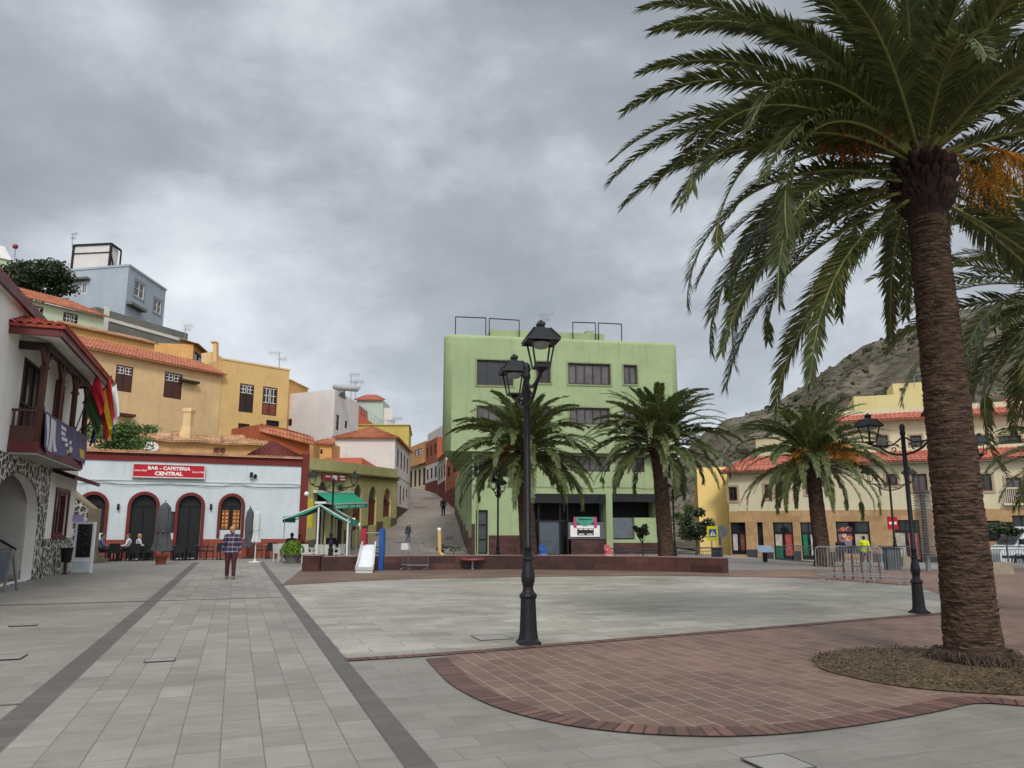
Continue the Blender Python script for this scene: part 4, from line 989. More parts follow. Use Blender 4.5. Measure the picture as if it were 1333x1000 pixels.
mb = MB(); u0 = f.uv(741, 690)[0]; u1 = s1[2]; z0 = f.uv(760, 702)[1]; mb.poly([f.pt(u0, z0, -.36), f.pt(u1, z0, -.36), f.pt(u1, f.uv(760, 680)[1], -.36), f.pt(u0, f.uv(760, 680)[1], -.36)])
u0 = s2[0]; u1 = f.uv(826, 690)[0]; z0 = f.uv(810, 701)[1]; z1 = f.uv(810, 674)[1]; mb.poly([f.pt(u0, z0, -.3), f.pt(u1, z0, -.3), f.pt(u1, z1, -.3), f.pt(u0, z1, -.3)])
mb.build('shop_window', plain('grey shop glass', (.11, .125, .14), .18), gb)
mb = MB(); u0 = f.uv(826.5, 690)[0]; strip(mb, f, u0, s2[2], f.uv(840, 703)[1] - .1, f.uv(840, 674)[1], -.03, .3); mb.build('shop_panel', M_GREENB, gb)
# poster in the shop window
r = f.rect(744, 684, 782.5, 699); ps = thing('shop_poster', 'white poster with a teal arched top and a black block in the shop window', 'poster', f.pt(r[0], r[1], -.3))
mb = MB(); strip(mb, f, r[0], r[2], r[1], r[3], -.28, .04); mb.build('sheet', M_SIGNW, ps)
r2 = f.rect(752, 673, 774.5, 685); uc = (r2[0] + r2[2]) / 2; w2 = (r2[2] - r2[0]) / 2
mb = MB(); mb.poly([f.pt(uc - w2, r2[3], -.26)] + [f.pt(uc + w2 * (-1 + 2 * k / 12), r2[1] + .28 * abs(-1 + 2 * k / 12) ** 2, -.26) for k in range(13)] + [f.pt(uc + w2, r2[3], -.26)]); mb.build('arched_top', plain('teal print', srgb('#3f8a76'), .5), ps)
mb = MB()
for q in (-w2 - .1, w2 + .1): strip(mb, f, uc + q - .1, uc + q + .1, r2[1] - .1, r2[3], -.25, .03)
mb.build('side_strip', plain('magenta print', srgb('#a8436a'), .5), ps)
r3 = f.rect(753, 688, 774.5, 697); mb = MB(); strip(mb, f, r3[0], r3[2], r3[1], r3[3], -.265, .02); mb.build('black_block', plain('black print', (.012, .012, .015), .5), ps)
mb = MB()
for k, (a, b) in enumerate(((.08, .35), (.42, .62), (.7, .95))): strip(mb, f, r3[0] + (r3[2] - r3[0]) * a, r3[0] + (r3[2] - r3[0]) * b, r3[3] - .09, r3[3] - .03, -.255, .01)
strip(mb, f, r3[0] + .1, r3[0] + .45, r3[1] + .04, r3[1] + .1, -.255, .01); strip(mb, f, r3[2] - .45, r3[2] - .08, r3[1] + .04, r3[1] + .1, -.255, .01)
strip(mb, f, uc - w2 * .75, uc + w2 * .75, r2[1] + .38, r2[1] + .46, -.25, .01, 1)
mb.build('lettering', [M_SIGNW, plain('dark teal print', srgb('#144a3c'), .5)], ps)

# ---------------------------------------------------------------- cream building with stone ground floor on the right
M_STONE = paving('tan stone facing', srgb('#a5825a'), srgb('#b8946a'), srgb('#8f7452'), .7, .35, .005, False, .5, .22, .16, .75, wall=True)
q0 = plan(946, 58); q1 = plan(1333, 50); dq = (q1 - q0).normalized(); qe = q1 + dq * 9
cf = Face(q0, qe); R = cf.rect
um = cf.uv(1078, 650)[0]
win2 = [R(948.5, 634, 959.5, 652), R(995.5, 631, 1004, 648.5), R(1010, 627, 1024, 646.5), R(1048.5, 622.5, 1057, 643.5), R(1153.5, 617, 1168, 632), R(1187, 617, 1207, 639), R(1273, 617, 1291, 639), R(1311, 622, 1331, 656), R(1375, 617, 1393, 640)]
shops = [R(951.5, 680, 971, 722), R(986, 680, 993.5, 716), R(1007, 680, 1033, 729), R(1043, 680, 1063, 729), R(1089, 679, 1132.8, 721), R(1163, 677, 1199, 734), R(1282, 678, 1303, 705), R(1320, 671, 1345, 720), R(1370, 678, 1395, 720)]
cb, f, frc, flc, fp = house('cream_building', 'long cream building with tan stone ground floor, shopfronts and red tiled eaves', 'building', (q0, qe), 6.1, -1.4, 12, M_CREAMW, win2 + shops, wd=.35)
M_TAN = plain('tan window surround', srgb('#a58f78'), .8, 0, .12, 3)
mull = [2, 1, 2, 2, 2, 2, 2, 2, 2]
for i, r in enumerate(win2): window(cb, f, r, M_WOOD, M_GLASS2 if i % 3 else M_GLASS, 2, 1, .09, .12, surround=M_TAN, sw=.15)
# stone facing round the shop openings (own slab proud of the wall)
zb = 2.86; class_f = Face(f.pt(0, 0, .06), f.pt(f.L, 0, .06)); mb = MB(); wall_face(mb, class_f, -.5, zb, [(r[0] - .02, r[1], r[2] + .02, r[3]) for r in shops], .1)
mb.poly([class_f.pt(0, zb), class_f.pt(f.L, zb), f.pt(f.L, zb), f.pt(0, zb)]); mb.build('stone_facing', M_STONE, cb, weld=.0005)
mb = MB(); us = [0]
for r in shops: us += [r[0] - .05, r[2] + .05]
us.append(f.L)
for k in range(0, len(us), 2):
    if us[k + 1] > us[k] + .05: strip(mb, f, us[k], us[k + 1], -1.3, .12 - .045 * us[k] * .5, .1, .1)
mb.build('plinth', plain('slate plinth', srgb('#3c3c40'), .8, 0, .2, 2), cb)
cols = [['#b9b2a8', '#7a4a3f'], ['#8c8278'], ['#b9a896', '#b5584c'], ['#17734f', '#c4beb4'], ['#8a7080', '#b8a890'], ['#a8a08c', '#a85a5a'], ['#3a3a3c'], ['#6a5a48'], ['#5a5a5a']]
for i, r in enumerate(shops):
    w = window(cb, f, r, M_BLACKM, M_GLASS, 2 if r[2] - r[0] > 1 else 1, 1, .08, .2, name='shopfront')
    if i in (0, 2, 3, 4, 5):
        mb = MB(); zz_ = r[3] - .75; mb.bar(f.pt(r[0], zz_, -.19), f.pt(r[2], zz_, -.19), .1, .1); mb.build('transom', M_BLACKM, w)
        for k, cc in enumerate(cols[i]):
            u0 = r[0] + (r[2] - r[0]) * k / 2 + .12; u1 = r[0] + (r[2] - r[0]) * (k + 1) / 2 - .1; mb = MB(); lo_ = r[1] + (.3 if i != 4 else .5)
            mb.poly([f.pt(u0, lo_, -.215), f.pt(u1, lo_, -.215), f.pt(u1, zz_ - .1, -.215), f.pt(u0, zz_ - .1, -.215)])
            mb.build('poster', plain('poster ' + cc, srgb(cc), .4, 0, .35, 2.2), w)
    if i == 2:
        mb = MB(); mb.poly([f.pt(r[0] + .1, r[1] + .1, -.205), f.pt((r[0] + r[2]) / 2 - .08, r[1] + .1, -.205), f.pt((r[0] + r[2]) / 2 - .08, r[1] + 1.0, -.205), f.pt(r[0] + .1, r[1] + 1.0, -.205)]); mb.build('poster', plain('green print', srgb('#12684a'), .45, 0, .1), w)
        mb = MB(); um_ = (r[0] + r[2]) / 2
        for a in range(3):
            for b in range(5): 
                if (a + b) % 2 == 0: strip(mb, f, um_ + .2 + a * .35, um_ + .48 + a * .35, r[1] + .5 + b * .3, r[1] + .68 + b * .3, -.2, .01)
        mb.build('print', plain('pink red print', srgb('#b8423c'), .5), w)
    if i == 4:
        mb = MB(); c_ = f.pt(r[0] + (r[2] - r[0]) * .2, r[1] + 1.3, -.2); rg = random.Random(5)
        for k in range(16):
            o_ = (rg.uniform(-.42, .42), rg.uniform(-.35, .35)); pass
        mb2 = MB()
        for k in range(16):
            a_, b_ = rg.uniform(-.42, .42), rg.uniform(-.35, .35); rad_ = rg.uniform(.1, .19)
            mb2.poly([f.pt(f.uv(1097, 700)[0] + .25 + a_ + rad_ * cos(q * pi / 5), r[1] + 1.35 + b_ + rad_ * sin(q * pi / 5), -.21 + .001 * k) for q in range(10)], k % 3)
        mb2.build('print', [plain('peach print', srgb('#c06a4a'), .5), plain('plum print', srgb('#6a3a4a'), .5), plain('pale fruit print', srgb('#d8a888'), .5)], w)
mb = MB(); tiles(mb, f.pt(-.4, 5.75, .75), f.pt(um, 5.75, .75), f.pt(1.2, 7.0, -2.4), f.pt(um, 7.0, -2.4), .3, .06); tiles(mb, f.pt(um + .02, 6.12, .75), f.pt(f.L + .5, 6.12, .75), f.pt(um + .02, 6.95, -1.2), f.pt(f.L + .5, 6.95, -1.2), .3, .06); mb.build('roof', M_TILE2, cb)
mb = MB(); strip(mb, f, um, f.L + .5, 5.95, 6.06, .6, .6); strip(mb, f, -.4, um - .02, 5.6, 5.7, .6, .6); mb.build('eave', M_TAN, cb)
# set back upper storey
uf_ = Face(f.pt(um, 0, -1.6), f.pt(f.L, 0, -1.6)); wz = [uf_.rect(1270, 567, 1287, 583), uf_.rect(1300, 567, 1330, 583), uf_.rect(1185, 567, 1200, 583), uf_.rect(1140, 567, 1156, 583)]
mb = MB(); wall_face(mb, uf_, 6.1, 9.25, wz, .3); mb.poly([uf_.pt(0, 6.1), uf_.pt(0, 6.1, -8), uf_.pt(0, 9.25, -8), uf_.pt(0, 9.25)]); mb.poly([uf_.pt(0, 9.2), uf_.pt(uf_.L, 9.2), uf_.pt(uf_.L, 9.2, -8), uf_.pt(0, 9.2, -8)]); mb.build('upper_storey', M_CREAMW, cb, weld=.0008)
for r in wz: window(cb, uf_, r, M_WOOD, M_GLASS, 2, 1, .09, .15, surround=M_TAN, sw=.12)
mb = MB(); tiles(mb, uf_.pt(-.4, 9.2, .9), uf_.pt(uf_.L + .4, 9.2, .9), uf_.pt(-.4, 9.75, -.2), uf_.pt(uf_.L + .4, 9.75, -.2), .3, .06); mb.build('upper_roof', M_TILE2, cb)
mb = MB(); strip(mb, uf_, -.45, uf_.L + .4, 9.72, 10.1, -.12, .3); strip(mb, f, um + .05, f.L, 6.93, 7.15, -1.1, .2); mb.build('parapet', M_CREAMW, cb)
mb = MB(); r = win2[7]
for k in range(12): mb.bar(f.pt(r[0] - .2 + (r[2] - r[0] + .4) * k / 11, r[1] + .1, .25), f.pt(r[0] - .2 + (r[2] - r[0] + .4) * k / 11, r[1] + .95, .25), .05)
mb.bar(f.pt(r[0] - .3, r[1] + 1.0, .25), f.pt(r[2] + .3, r[1] + 1.0, .25), .1, .1, 1); strip(mb, f, r[0] - .3, r[2] + .3, r[1] - .1, r[1] + .06, .35, .35, 1)
mb.build('balcony', [plain('pale balusters', srgb('#b8a89a'), .7), M_CREAMW], cb)
lf = Face(plan(906.5, 60.6), plan(945.5, 60.2)); house('yellow_house', 'bright yellow blank house wall beside the crossing sign', 'house', (lf.p0, lf.p1), 6.3, -1.2, 5, M_YELLOW)
lf = Face(plan(985, 70), plan(1070, 66)); h, fq, *_ = house('cream_house', 'cream upper house with a small red roof behind the third palm', 'house', (lf.p0, lf.p1), 9.7, -1, 5, M_CREAMW, coping=M_TRIM)
mb = MB(); u0 = fq.uv(1032, 560)[0]; u1 = fq.uv(1047, 560)[0]; tiles(mb, fq.pt(u0, 9.75, .3), fq.pt(u1 + 2, 9.75, .3), fq.pt(u0, 10.7, -2), fq.pt(u1 + 2, 10.7, -2), .3, .05); mb.build('roof', M_TILE2, h)
lf = Face(plan(1118, 76), plan(1262, 73)); h, fq, *_ = house('cream_house', 'pale yellow stepped house standing above the cream building beside the big trunk', 'house', (lf.p0, lf.p1), lf.uv(1180, 513)[1], 3, 6, stucco('pale yellow render', srgb('#cdbd86'), .2, .08))
mb = MB(); u0 = fq.uv(1163, 500)[0]; zz1 = fq.uv(1180, 497.5)[1]; r = fq.rect(1172, 504, 1180, 508)
wall_face(mb, Face(fq.pt(u0, 0, -.5), fq.pt(fq.L, 0, -.5)), lf.uv(1180, 513)[1] - .4, zz1, [], .1); g_ = fq.n * -4
mb.poly([fq.pt(u0, zz1, -.5), fq.pt(fq.L, zz1, -.5), fq.pt(fq.L, zz1, -4.5), fq.pt(u0, zz1, -4.5)]); mb.poly([fq.pt(u0, 10, -.5), fq.pt(u0, zz1, -.5), fq.pt(u0, zz1, -4.5), fq.pt(u0, 10, -4.5)]); mb.build('roof_room', stucco('pale yellow render', srgb('#cdbd86')), h)
mb = MB(); mb.box(fq.pt((r[0] + r[2]) / 2, (r[1] + r[3]) / 2, -.5), (r[2] - r[0], .1, r[3] - r[1]), M=boxM(fq)); mb.build('window', M_WOOD, h)
lf = Face(plan(1314, 66), plan(1345, 65)); h, fq, *_ = house('roof_tower', 'little cream tower with a tiled cap at the right photo edge', 'tower', (lf.p0, lf.p1), lf.uv(1325, 524)[1], 8, 2.5, M_CREAMW)
zt = lf.uv(1325, 524)[1]; mb = MB(); tiles(mb, fq.pt(-.2, zt, .2), fq.pt(fq.L + .2, zt, .2), fq.pt(fq.L * .4, zt + .7, -1), fq.pt(fq.L * .6, zt + .7, -1), .3, .05); mb.build('roof', M_TILE2, h)

# ---------------------------------------------------------------- town hall with balcony on the left
t = NT('dark rubble stone with white pointing'); co = t.coord()
vo = t.new('ShaderNodeTexVoronoi', feature='DISTANCE_TO_EDGE'); vo.inputs['Scale'].default_value = 3.6; vo.inputs['Randomness'].default_value = 1
wv = t.new('ShaderNodeVectorMath', operation='ADD'); nz_ = t.new('ShaderNodeTexNoise'); nz_.inputs['Scale'].default_value = 3; t.l(co, nz_.inputs['Vector'])
sc_ = t.new('ShaderNodeVectorMath', operation='SCALE'); sc_.inputs['Scale'].default_value = .25; t.l(nz_.outputs['Color'], sc_.inputs[0]); t.l(co, wv.inputs[0]); t.l(sc_.outputs[0], wv.inputs[1]); t.l(wv.outputs[0], vo.inputs['Vector'])
vc = t.new('ShaderNodeTexVoronoi'); vc.inputs['Scale'].default_value = 3.6; t.l(wv.outputs[0], vc.inputs['Vector'])
sc2 = t.new('ShaderNodeSeparateColor'); t.l(vc.outputs['Color'], sc2.inputs[0])
stone = t.scalecol(t.mix(sc2.outputs[0], srgb('#2f2c2a'), srgb('#5b5149')), t.rng(t.noise(co, 18, 4), .3, .7, .7, 1.3))
fac = t.rng(vo.outputs['Distance'], .055, .085, 1, 0)
M_RUBBLE = t.done(t.mix(fac, stone, srgb('#cdc9c0')), .85, t.bump(vo.outputs['Distance'], .5, .03))
M_HALLW = stucco('white town hall render', srgb('#e6e3dc'), .3, .06); M_SOFFIT = plain('grey soffit', srgb('#a9a59f'), .85, 0, .06, 1); M_MAR2 = plain('maroon gloss paint', srgb('#5e1f22'), .5, 0, .15, 3)
hs = -6.0; hf = Face(ST(hs, 12), ST(hs, 34.6))
th = thing('town_hall', 'white town hall with a maroon roofed wooden balcony over a rubble stone arch', 'building', ST(-9, 28))
ar = (23.2 - 12, 0.02, hf.uv(46, 700)[0], hf.uv(30, 617)[1], 1.25)
wz = [hf.rect(70.5, 641, 86, 697), (17.2, 4.2, 18.3, 6.4), (13.0, 3.9, 15.6, 6.5)]
wz[0] = (wz[0][0], wz[0][1], wz[0][2], wz[0][3])
mb = MB(); wall_face(mb, hf, 0, 7.62, [ar] + wz, .3)
for (s0, t0, s1, t1) in ((-16, 12, -6, 12), (-6, 34.6, -16, 34.6), (-16, 34.6, -16, 12)): mb.poly([ST(s0, t0), ST(s1, t1), ST(s1, t1, 7.62), ST(s0, t0, 7.62)])
mb.build('wall', M_HALLW, th, weld=.0008)
mb = MB(); sfc = Face(ST(hs + .04, 20), ST(hs + .04, 29.75)); wall_face(mb, sfc, 0, 3.62, [(ar[0] - 8, 0.02, ar[2] - 8, ar[3] - .02, 1.25)], .04)
mb.poly([ST(hs + .04, 29.75), ST(hs, 29.75), ST(hs, 29.75, 3.62), ST(hs + .04, 29.75, 3.62)])
sf2 = Face(ST(hs + .05, 29.77), ST(hs + .05, 34.6)); wall_face(mb, sf2, 0, 1.25, [], .05); mb.poly([sf2.pt(0, 1.25), sf2.pt(sf2.L, 1.25), sf2.pt(sf2.L, 1.25, -.05), sf2.pt(0, 1.25, -.05)])
mb.build('stone_facing', M_RUBBLE, th, weld=.0005)
# porch behind the arch
mb = MB(); a_, b_ = 23.4, 28.5
mb.poly([ST(-9.5, a_), ST(-9.5, b_), ST(-9.5, b_, 3.6), ST(-9.5, a_, 3.6)]); mb.poly([ST(-6.3, b_), ST(-9.5, b_), ST(-9.5, b_, 3.6), ST(-6.3, b_, 3.6)]); mb.poly([ST(-6.3, a_), ST(-9.5, a_), ST(-9.5, a_, 3.6), ST(-6.3, a_, 3.6)]); mb.poly([ST(-6.3, a_, 3.6), ST(-9.5, a_, 3.6), ST(-9.5, b_, 3.6), ST(-6.3, b_, 3.6)])
mb.build('porch', plain('grey porch render', srgb('#b5b1ab'), .85, 0, .07, 1), th)
mb = MB()
for k in range(6):
    mb.prism([ST(-6.35 - .3 * k, 25.2, .17 * k), ST(-9.48, 25.2, .17 * k), ST(-9.48, 28.42, .17 * k), ST(-6.35 - .3 * k, 28.42, .17 * k)], V(0, 0, .17))
mb.build('steps', plain('sandy step stone', srgb('#7d715c'), .85, 0, .2, 3), th)
mb = MB(); mb.tube([ST(-6.4, 28.3, .95), ST(-8.0, 28.3, 1.95), ST(-9.3, 28.3, 2.0)], .035, 8)
for k in (0.1, .55, .9): p = ST(-6.4 - 1.6 * k, 28.3, .95 + 1.0 * k); mb.bar(p, p + AX * .18 - V(0, 0, .06), .025)
mb.build('handrail', M_BLACKM, th)
window(th, hf, wz[0], M_MAR2, M_GLASS, 1, 1, .1, .1, surround=M_MAR2, sw=.14)
window(th, hf, wz[1], M_MAR2, plain('maroon shutter', srgb('#571f20'), .5), 2, 2, .1, .1, surround=M_MAR2, sw=.1)
window(th, hf, wz[2], M_DKWOOD, M_GLASS2, 3, 2, .1, .1)
# balcony
sb = -5.25; t0, t1 = 24.3, 31.0; zb = 3.62
mb = MB(); mb.prism([ST(hs + .03, t0, zb + .04), ST(sb, t0, zb + .04), ST(sb, t1, zb + .04), ST(hs + .03, t1, zb + .04)], V(0, 0, .28)); bal = mb.build('balcony', M_MAR2, th)
mb = MB(); mb.prism([ST(hs + .03, t0 + .05, zb - .02), ST(sb - .04, t0 + .05, zb - .02), ST(sb - .04, t1 - .05, zb - .02), ST(hs + .03, t1 - .05, zb - .02)], V(0, 0, .056)); mb.build('soffit', M_SOFFIT, bal)
mb = MB(); zr = zb + .32
def rail(p, q):
    L = (q - p).length; e = (q - p) / L
    mb.bar(p + V(0, 0, zr + .88), q + V(0, 0, zr + .88), .09, .07); mb.bar(p + V(0, 0, zr + .42), q + V(0, 0, zr + .42), .06, .05)
    mb.bar(p + V(0, 0, zr + .2), q + V(0, 0, zr + .2), .04, .4, up=(0, 0, 1))
    for k in range(int(L / .13)): mb.bar(p + e * .13 * (k + .5) + V(0, 0, zr + .4), p + e * .13 * (k + .5) + V(0, 0, zr + .88), .04)
rail(ST(hs, t0 + .06), ST(sb - .06, t0 + .06)); rail(ST(sb - .06, t0 + .06), ST(sb - .06, t1 - .06)); rail(ST(sb - .06, t1 - .06), ST(hs, t1 - .06))
mb.build('balustrade', M_WOOD, bal)
ze = 6.55
for tt_ in (t0 + .08, t0 + 2.3, t0 + 4.5, t1 - .08):
    mb = MB(); p = ST(sb - .08, tt_); mb.bar(p + V(0, 0, zr), p + V(0, 0, ze), .13, .13); mb.box(p + V(0, 0, zr + .95), (.17, .17, .1)); mb.box(p + V(0, 0, ze - .5), (.19, .19, .08))
    for s_ in (-1, 1): mb.bar(p + V(0, 0, ze - .45), p + AX * (.55 * s_) + V(0, 0, ze - .04), .09, .09)
    mb.build('post', M_WOOD, bal)
mb = MB(); mb.bar(ST(sb - .08, t0, ze + .1), ST(sb - .08, t1, ze + .1), .16, .22); mb.bar(ST(hs, t0 + .04, ze + .1), ST(sb - .16, t0 + .04, ze + .1), .16, .218); mb.build('beam', M_DKWOOD, bal)
# balcony roof: white soffit, maroon edge, barrel tiles
so = -4.78; ta, tb = 23.2, 31.9; zo = 6.72
mb = MB(); mb.poly([ST(hs, ta, zo + .25), ST(so, ta, zo), ST(so, tb, zo), ST(hs, tb, zo + .25)]); mb.poly([ST(hs, ta, zo + .26), ST(so, ta, zo + .01), ST(so, tb, zo + .01), ST(hs, tb, zo + .26)]); mb.build('soffit', M_HALLW, bal)
mb = MB(); mb.bar(ST(so, ta - .02, zo + .1), ST(so, tb, zo + .1), .08, .22); mb.bar(ST(hs, ta, zo + .1), ST(so - .04, ta, zo + .1), .08, .22); mb.bar(ST(hs, tb, zo + .1), ST(so - .04, tb, zo + .1), .08, .22); mb.build('fascia', M_MAR2, bal)
M_HTILE = plain('pinkish red barrel tile', srgb('#a04a3c'), .8, 0, .4, 5, .006)
mb = MB(); zk = 7.42
tiles(mb, ST(hs - .02, ta - .12, zo + .25), ST(so + .12, ta - .12, zo + .25), ST(hs - .02, ta + 1.2, zk), ST(hs, ta + 1.2, zk), .22, .07, .33)
tiles(mb, ST(so + .12, ta - .12, zo + .25), ST(so + .12, tb, zo + .25), ST(hs, ta + 1.2, zk), ST(hs, tb - 1.0, zk), .22, .07, .33)
mb.build('canopy_roof', M_HTILE, bal)
# main eave and roof
mb = MB(); mb.bar(ST(hs + .16, 11.5, 7.7), ST(hs + .16, 35, 7.7), .1, .26); mb.bar(ST(hs + .16, 35, 7.7), ST(-16.2, 35, 7.7), .1, .26); mb.build('fascia', M_MAR2, th)
mb = MB(); mb.poly([ST(hs + .12, 11.5, 7.6), ST(hs + .12, 35, 7.6), ST(hs - .05, 35, 7.6), ST(hs - .05, 11.5, 7.6)]); mb.build('soffit', M_HALLW, th)
mb = MB(); tiles(mb, ST(hs + .2, 11.5, 7.8), ST(hs + .2, 35.1, 7.8), ST(-11, 16, 8.5), ST(-11, 30.5, 8.5), .26, .04); tiles(mb, ST(hs + .2, 35.1, 7.8), ST(-16.3, 35.1, 7.8), ST(-11, 30.5, 8.5), ST(-11, 30.4, 8.5), .26, .04); mb.build('roof', M_HTILE, th)
mb = MB(); tiles(mb, ST(hs + .75, 29.8, 3.3), ST(hs + .75, 35.0, 3.3), ST(hs, 29.8, 3.56), ST(hs, 35.0, 3.56), .22, .05); mb.build('pent_roof', M_MAR2, th)
mb = MB(); p = hf.rect(0, 640, 7.5, 664); strip(mb, Face(ST(-9.46, 12), ST(-9.46, 34)), 13.2, 14.0, 1.9, 2.5, .04, .04); tag(mb.build('notice_board', M_SIGNW, loc=ST(-9.4, 26, 1.9)), 'white notice board on the grey porch wall inside the stone arch', 'notice board')
# banner on the balcony
t = NT('purple banner cloth'); co = t.coord(); M_BANNER = t.done(t.mix(t.rng(t.noise(co, 1.2, 4), .4, .6, 0, 1), srgb('#4b4560'), srgb('#5f5578')), .7)
M_BW = plain('banner white print', srgb('#c9c8cf'), .7, 0, .1, 4); M_BY = plain('banner yellow print', srgb('#c9a63a'), .7)
def bpt(u, w_, o=0.0):
    """banner surface: u metres along the balustrade, w_ 0 at the top .. 1 at the bottom, sagging and rippling"""
    hgt = .98 + .12 * sin(u * 1.1)
    z = zr + .9 - .06 * sin(u * 1.6) ** 2 - hgt * w_
    return ST(sb + .05 + .05 * sin(u * 2.1 + w_ * 2) * (0.3 + w_) + o, t0 + .1 + u, z)
bl = t1 - t0 - .2
bn = thing('banner', 'purple banner with white and yellow printing tied along the balcony rail', 'banner', ST(sb, (t0 + t1) / 2, 3.5))
def bpatch(us, ws, mat_i, mb, o):
    nu, nw = 14, 5
    vs = [bpt(us[0] + (us[1] - us[0]) * i / nu, ws[0] + (ws[1] - ws[0]) * j / nw, o) for i in range(nu + 1) for j in range(nw + 1)]
    fs = [(i * (nw + 1) + j, (i + 1) * (nw + 1) + j, (i + 1) * (nw + 1) + j + 1, i * (nw + 1) + j + 1) for i in range(nu) for j in range(nw)]
    mb.add(vs, fs, True, mat_i)
mb = MB()
for k in range(4): bpatch((bl * k / 4, bl * (k + 1) / 4), (0, 1), 0, mb, 0)
mb.build('cloth', M_BANNER, bn, weld=.001)
mb = MB()
def slant(u0, w0, u1, w1, wd, m=0):
    n = 6; vs = []
    for k in range(n + 1):
        q = k / n; vs += [bpt(u0 + (u1 - u0) * q, w0 + (w1 - w0) * q, .012), bpt(u0 + (u1 - u0) * q + wd, w0 + (w1 - w0) * q, .012)]
    mb.add(vs, [(2 * k, 2 * k + 1, 2 * k + 3, 2 * k + 2) for k in range(n)], True, m)
slant(.05, .08, .25, .92, .35); slant(.6, .08, .75, .92, .75); slant(1.1, .1, 1.7, .9, .3)
for (u, w_, wd, hh) in ((2.25, .1, .62, .11), (2.3, .26, .5, .11), (2.4, .42, .62, .11), (2.75, .58, .4, .1), (3.3, .5, .55, .13), (3.5, .68, .9, .2), (3.35, .82, .7, .09)): slant(u, w_, u + .02, w_ + hh, wd)
slant(2.95, .8, 2.97, .92, .28, 1); slant(5.35, .55, 5.4, .85, .6, 1)
mb.build('lettering', [M_BW, M_BY], bn)
# three slanted flags on poles from the balcony
def flag(label, base, tip, colors, hoist, fly, seed, dx=.25):
    rg = random.Random(seed); b = Vector(base); tp = Vector(tip); root = thing('flag', label, 'flag', base, 'flags on slanted poles at the balcony')
    MB().tube([b, tp], .02, 6).build('pole', plain('grey flag pole', (.05, .05, .05), .4, .3), root)
    e = (b - tp).normalized(); mats = [plain('flag ' + c, srgb(c), .75, 0, .1, 2) for c in colors]; nu, nv = 10, 14; mb = MB(); vs = []; ph = rg.random() * 6
    for i in range(nu + 1):
        h = hoist * i / nu; st = tp + e * (.08 + h)
        for j in range(nv + 1):
            v = fly * j / nv
            gather = 1 - .5 * (j / nv)                # cloth falls straight down and gathers into folds
            vs.append(V(st.x + dx * v * .35 + (tp.x - st.x) * (1 - gather) * .7, st.y + .07 * sin(i * 1.9 + ph + j * .12) * (j / nv) + .05 * sin(i * .9 + ph), st.z - v * (.9 + .1 * i / nu) + .02 * sin(i * 1.3)))
    for i in range(nu):
        for j in range(nv): mb.add([vs[q] for q in (i * (nv + 1) + j, (i + 1) * (nv + 1) + j, (i + 1) * (nv + 1) + j + 1, i * (nv + 1) + j + 1)], [(0, 1, 2, 3)], True, min(len(mats) - 1, (i * len(mats)) // nu if len(mats) != 2 else (0 if i > nu * .45 else 1)))
    mb.build('cloth', mats, root, weld=.0005, fix=False)
flag('green and red flag on the nearest slanted pole', D(95, 568, 26.6), D(127.5, 484.5, 25.9), ['#3f5a34', '#c22036'], 1.25, 1.05, 3, 1.0)
flag('red and yellow striped flag hanging from a slanted pole', D(96, 574, 27.0), D(146, 489, 26.5), ['#b02428', '#d9b21c', '#b02428'], .95, 1.45, 5, .55)
flag('white, blue and yellow flag on the outermost slanted pole', D(98, 579, 27.4), D(152, 495, 27.0), ['#d8d8d8', '#1f5aa0', '#d9bb28'], .85, 1.35, 8, .45)
flag('dark blue flag hanging low behind the red one', D(98, 582, 27.8), D(134, 536, 27.6), ['#1d2560', '#20306e'], .35, .95, 9, -.55)
# outside stair with rubble balustrade at the end of the hall
stx = thing('outside_stair', 'rubble stone stair with a cream coping beside the town hall end', 'stairs', ST(-5.5, 36))
c0, c1 = D(92, 640, 36.5), D(118, 665, 36.5); mb = MB()
mb.prism([V(c0.x, 36.5, 0), V(c1.x, 36.5, 0), c1, c0], V(0, .35, 0)); mb.build('balustrade', M_RUBBLE, stx)
mb = MB(); mb.bar(c0 + V(-.05, .17, .06), c1 + V(.1, .17, .06), .45, .12); mb.prism([V(c1.x - .05, 36.4, 0), V(c1.x + .3, 36.4, 0), V(c1.x + .3, 36.4, c1.z + .1), V(c1.x - .05, 36.4, c1.z + .1)], V(0, .5, 0)); mb.build('coping', plain('cream coping', srgb('#877a64'), .8, 0, .15, 3), stx)
mb = MB()
for k in range(8):
    x = c1.x + .2 - .26 * k; mb.prism([V(x - .26, 36.9, 0), V(x, 36.9, 0), V(x, 36.9, .18 * (k + 1)), V(x - .26, 36.9, .18 * (k + 1))], V(0, 1.3, 0))
mb.build('steps', plain('sandy step stone', (.2, .18, .14)), stx)

# ---------------------------------------------------------------- granite bench wall in front of the green block
P_ = [G(395, 744), G(520, 742.3), G(650, 741.3), G(800, 742.6), G(945, 746.5)]
pw = thing('bench_wall', 'long low dark red granite wall across the square before the green block', 'wall', P_[2])
cu = smooth_curve(P_, 6); mb = MB(); cb_ = MB()
hgt = .52
for a, b in zip(cu, cu[1:]):
    nrm = V(-(b - a).y, (b - a).x).normalized()
    mb.prism([a, b, b + nrm * .38, a + nrm * .38], V(0, 0, hgt)); cb_.prism([a - nrm * .02 + V(0, 0, hgt + .002), b - nrm * .02 + V(0, 0, hgt + .002), b + nrm * .42 + V(0, 0, hgt + .002), a + nrm * .42 + V(0, 0, hgt + .002)], V(0, 0, .035))
mb.build('wall', M_GRANITE, pw); cb_.build('coping', plain('worn pink coping', srgb('#8a6c64'), .7, 0, .2, 2), pw)
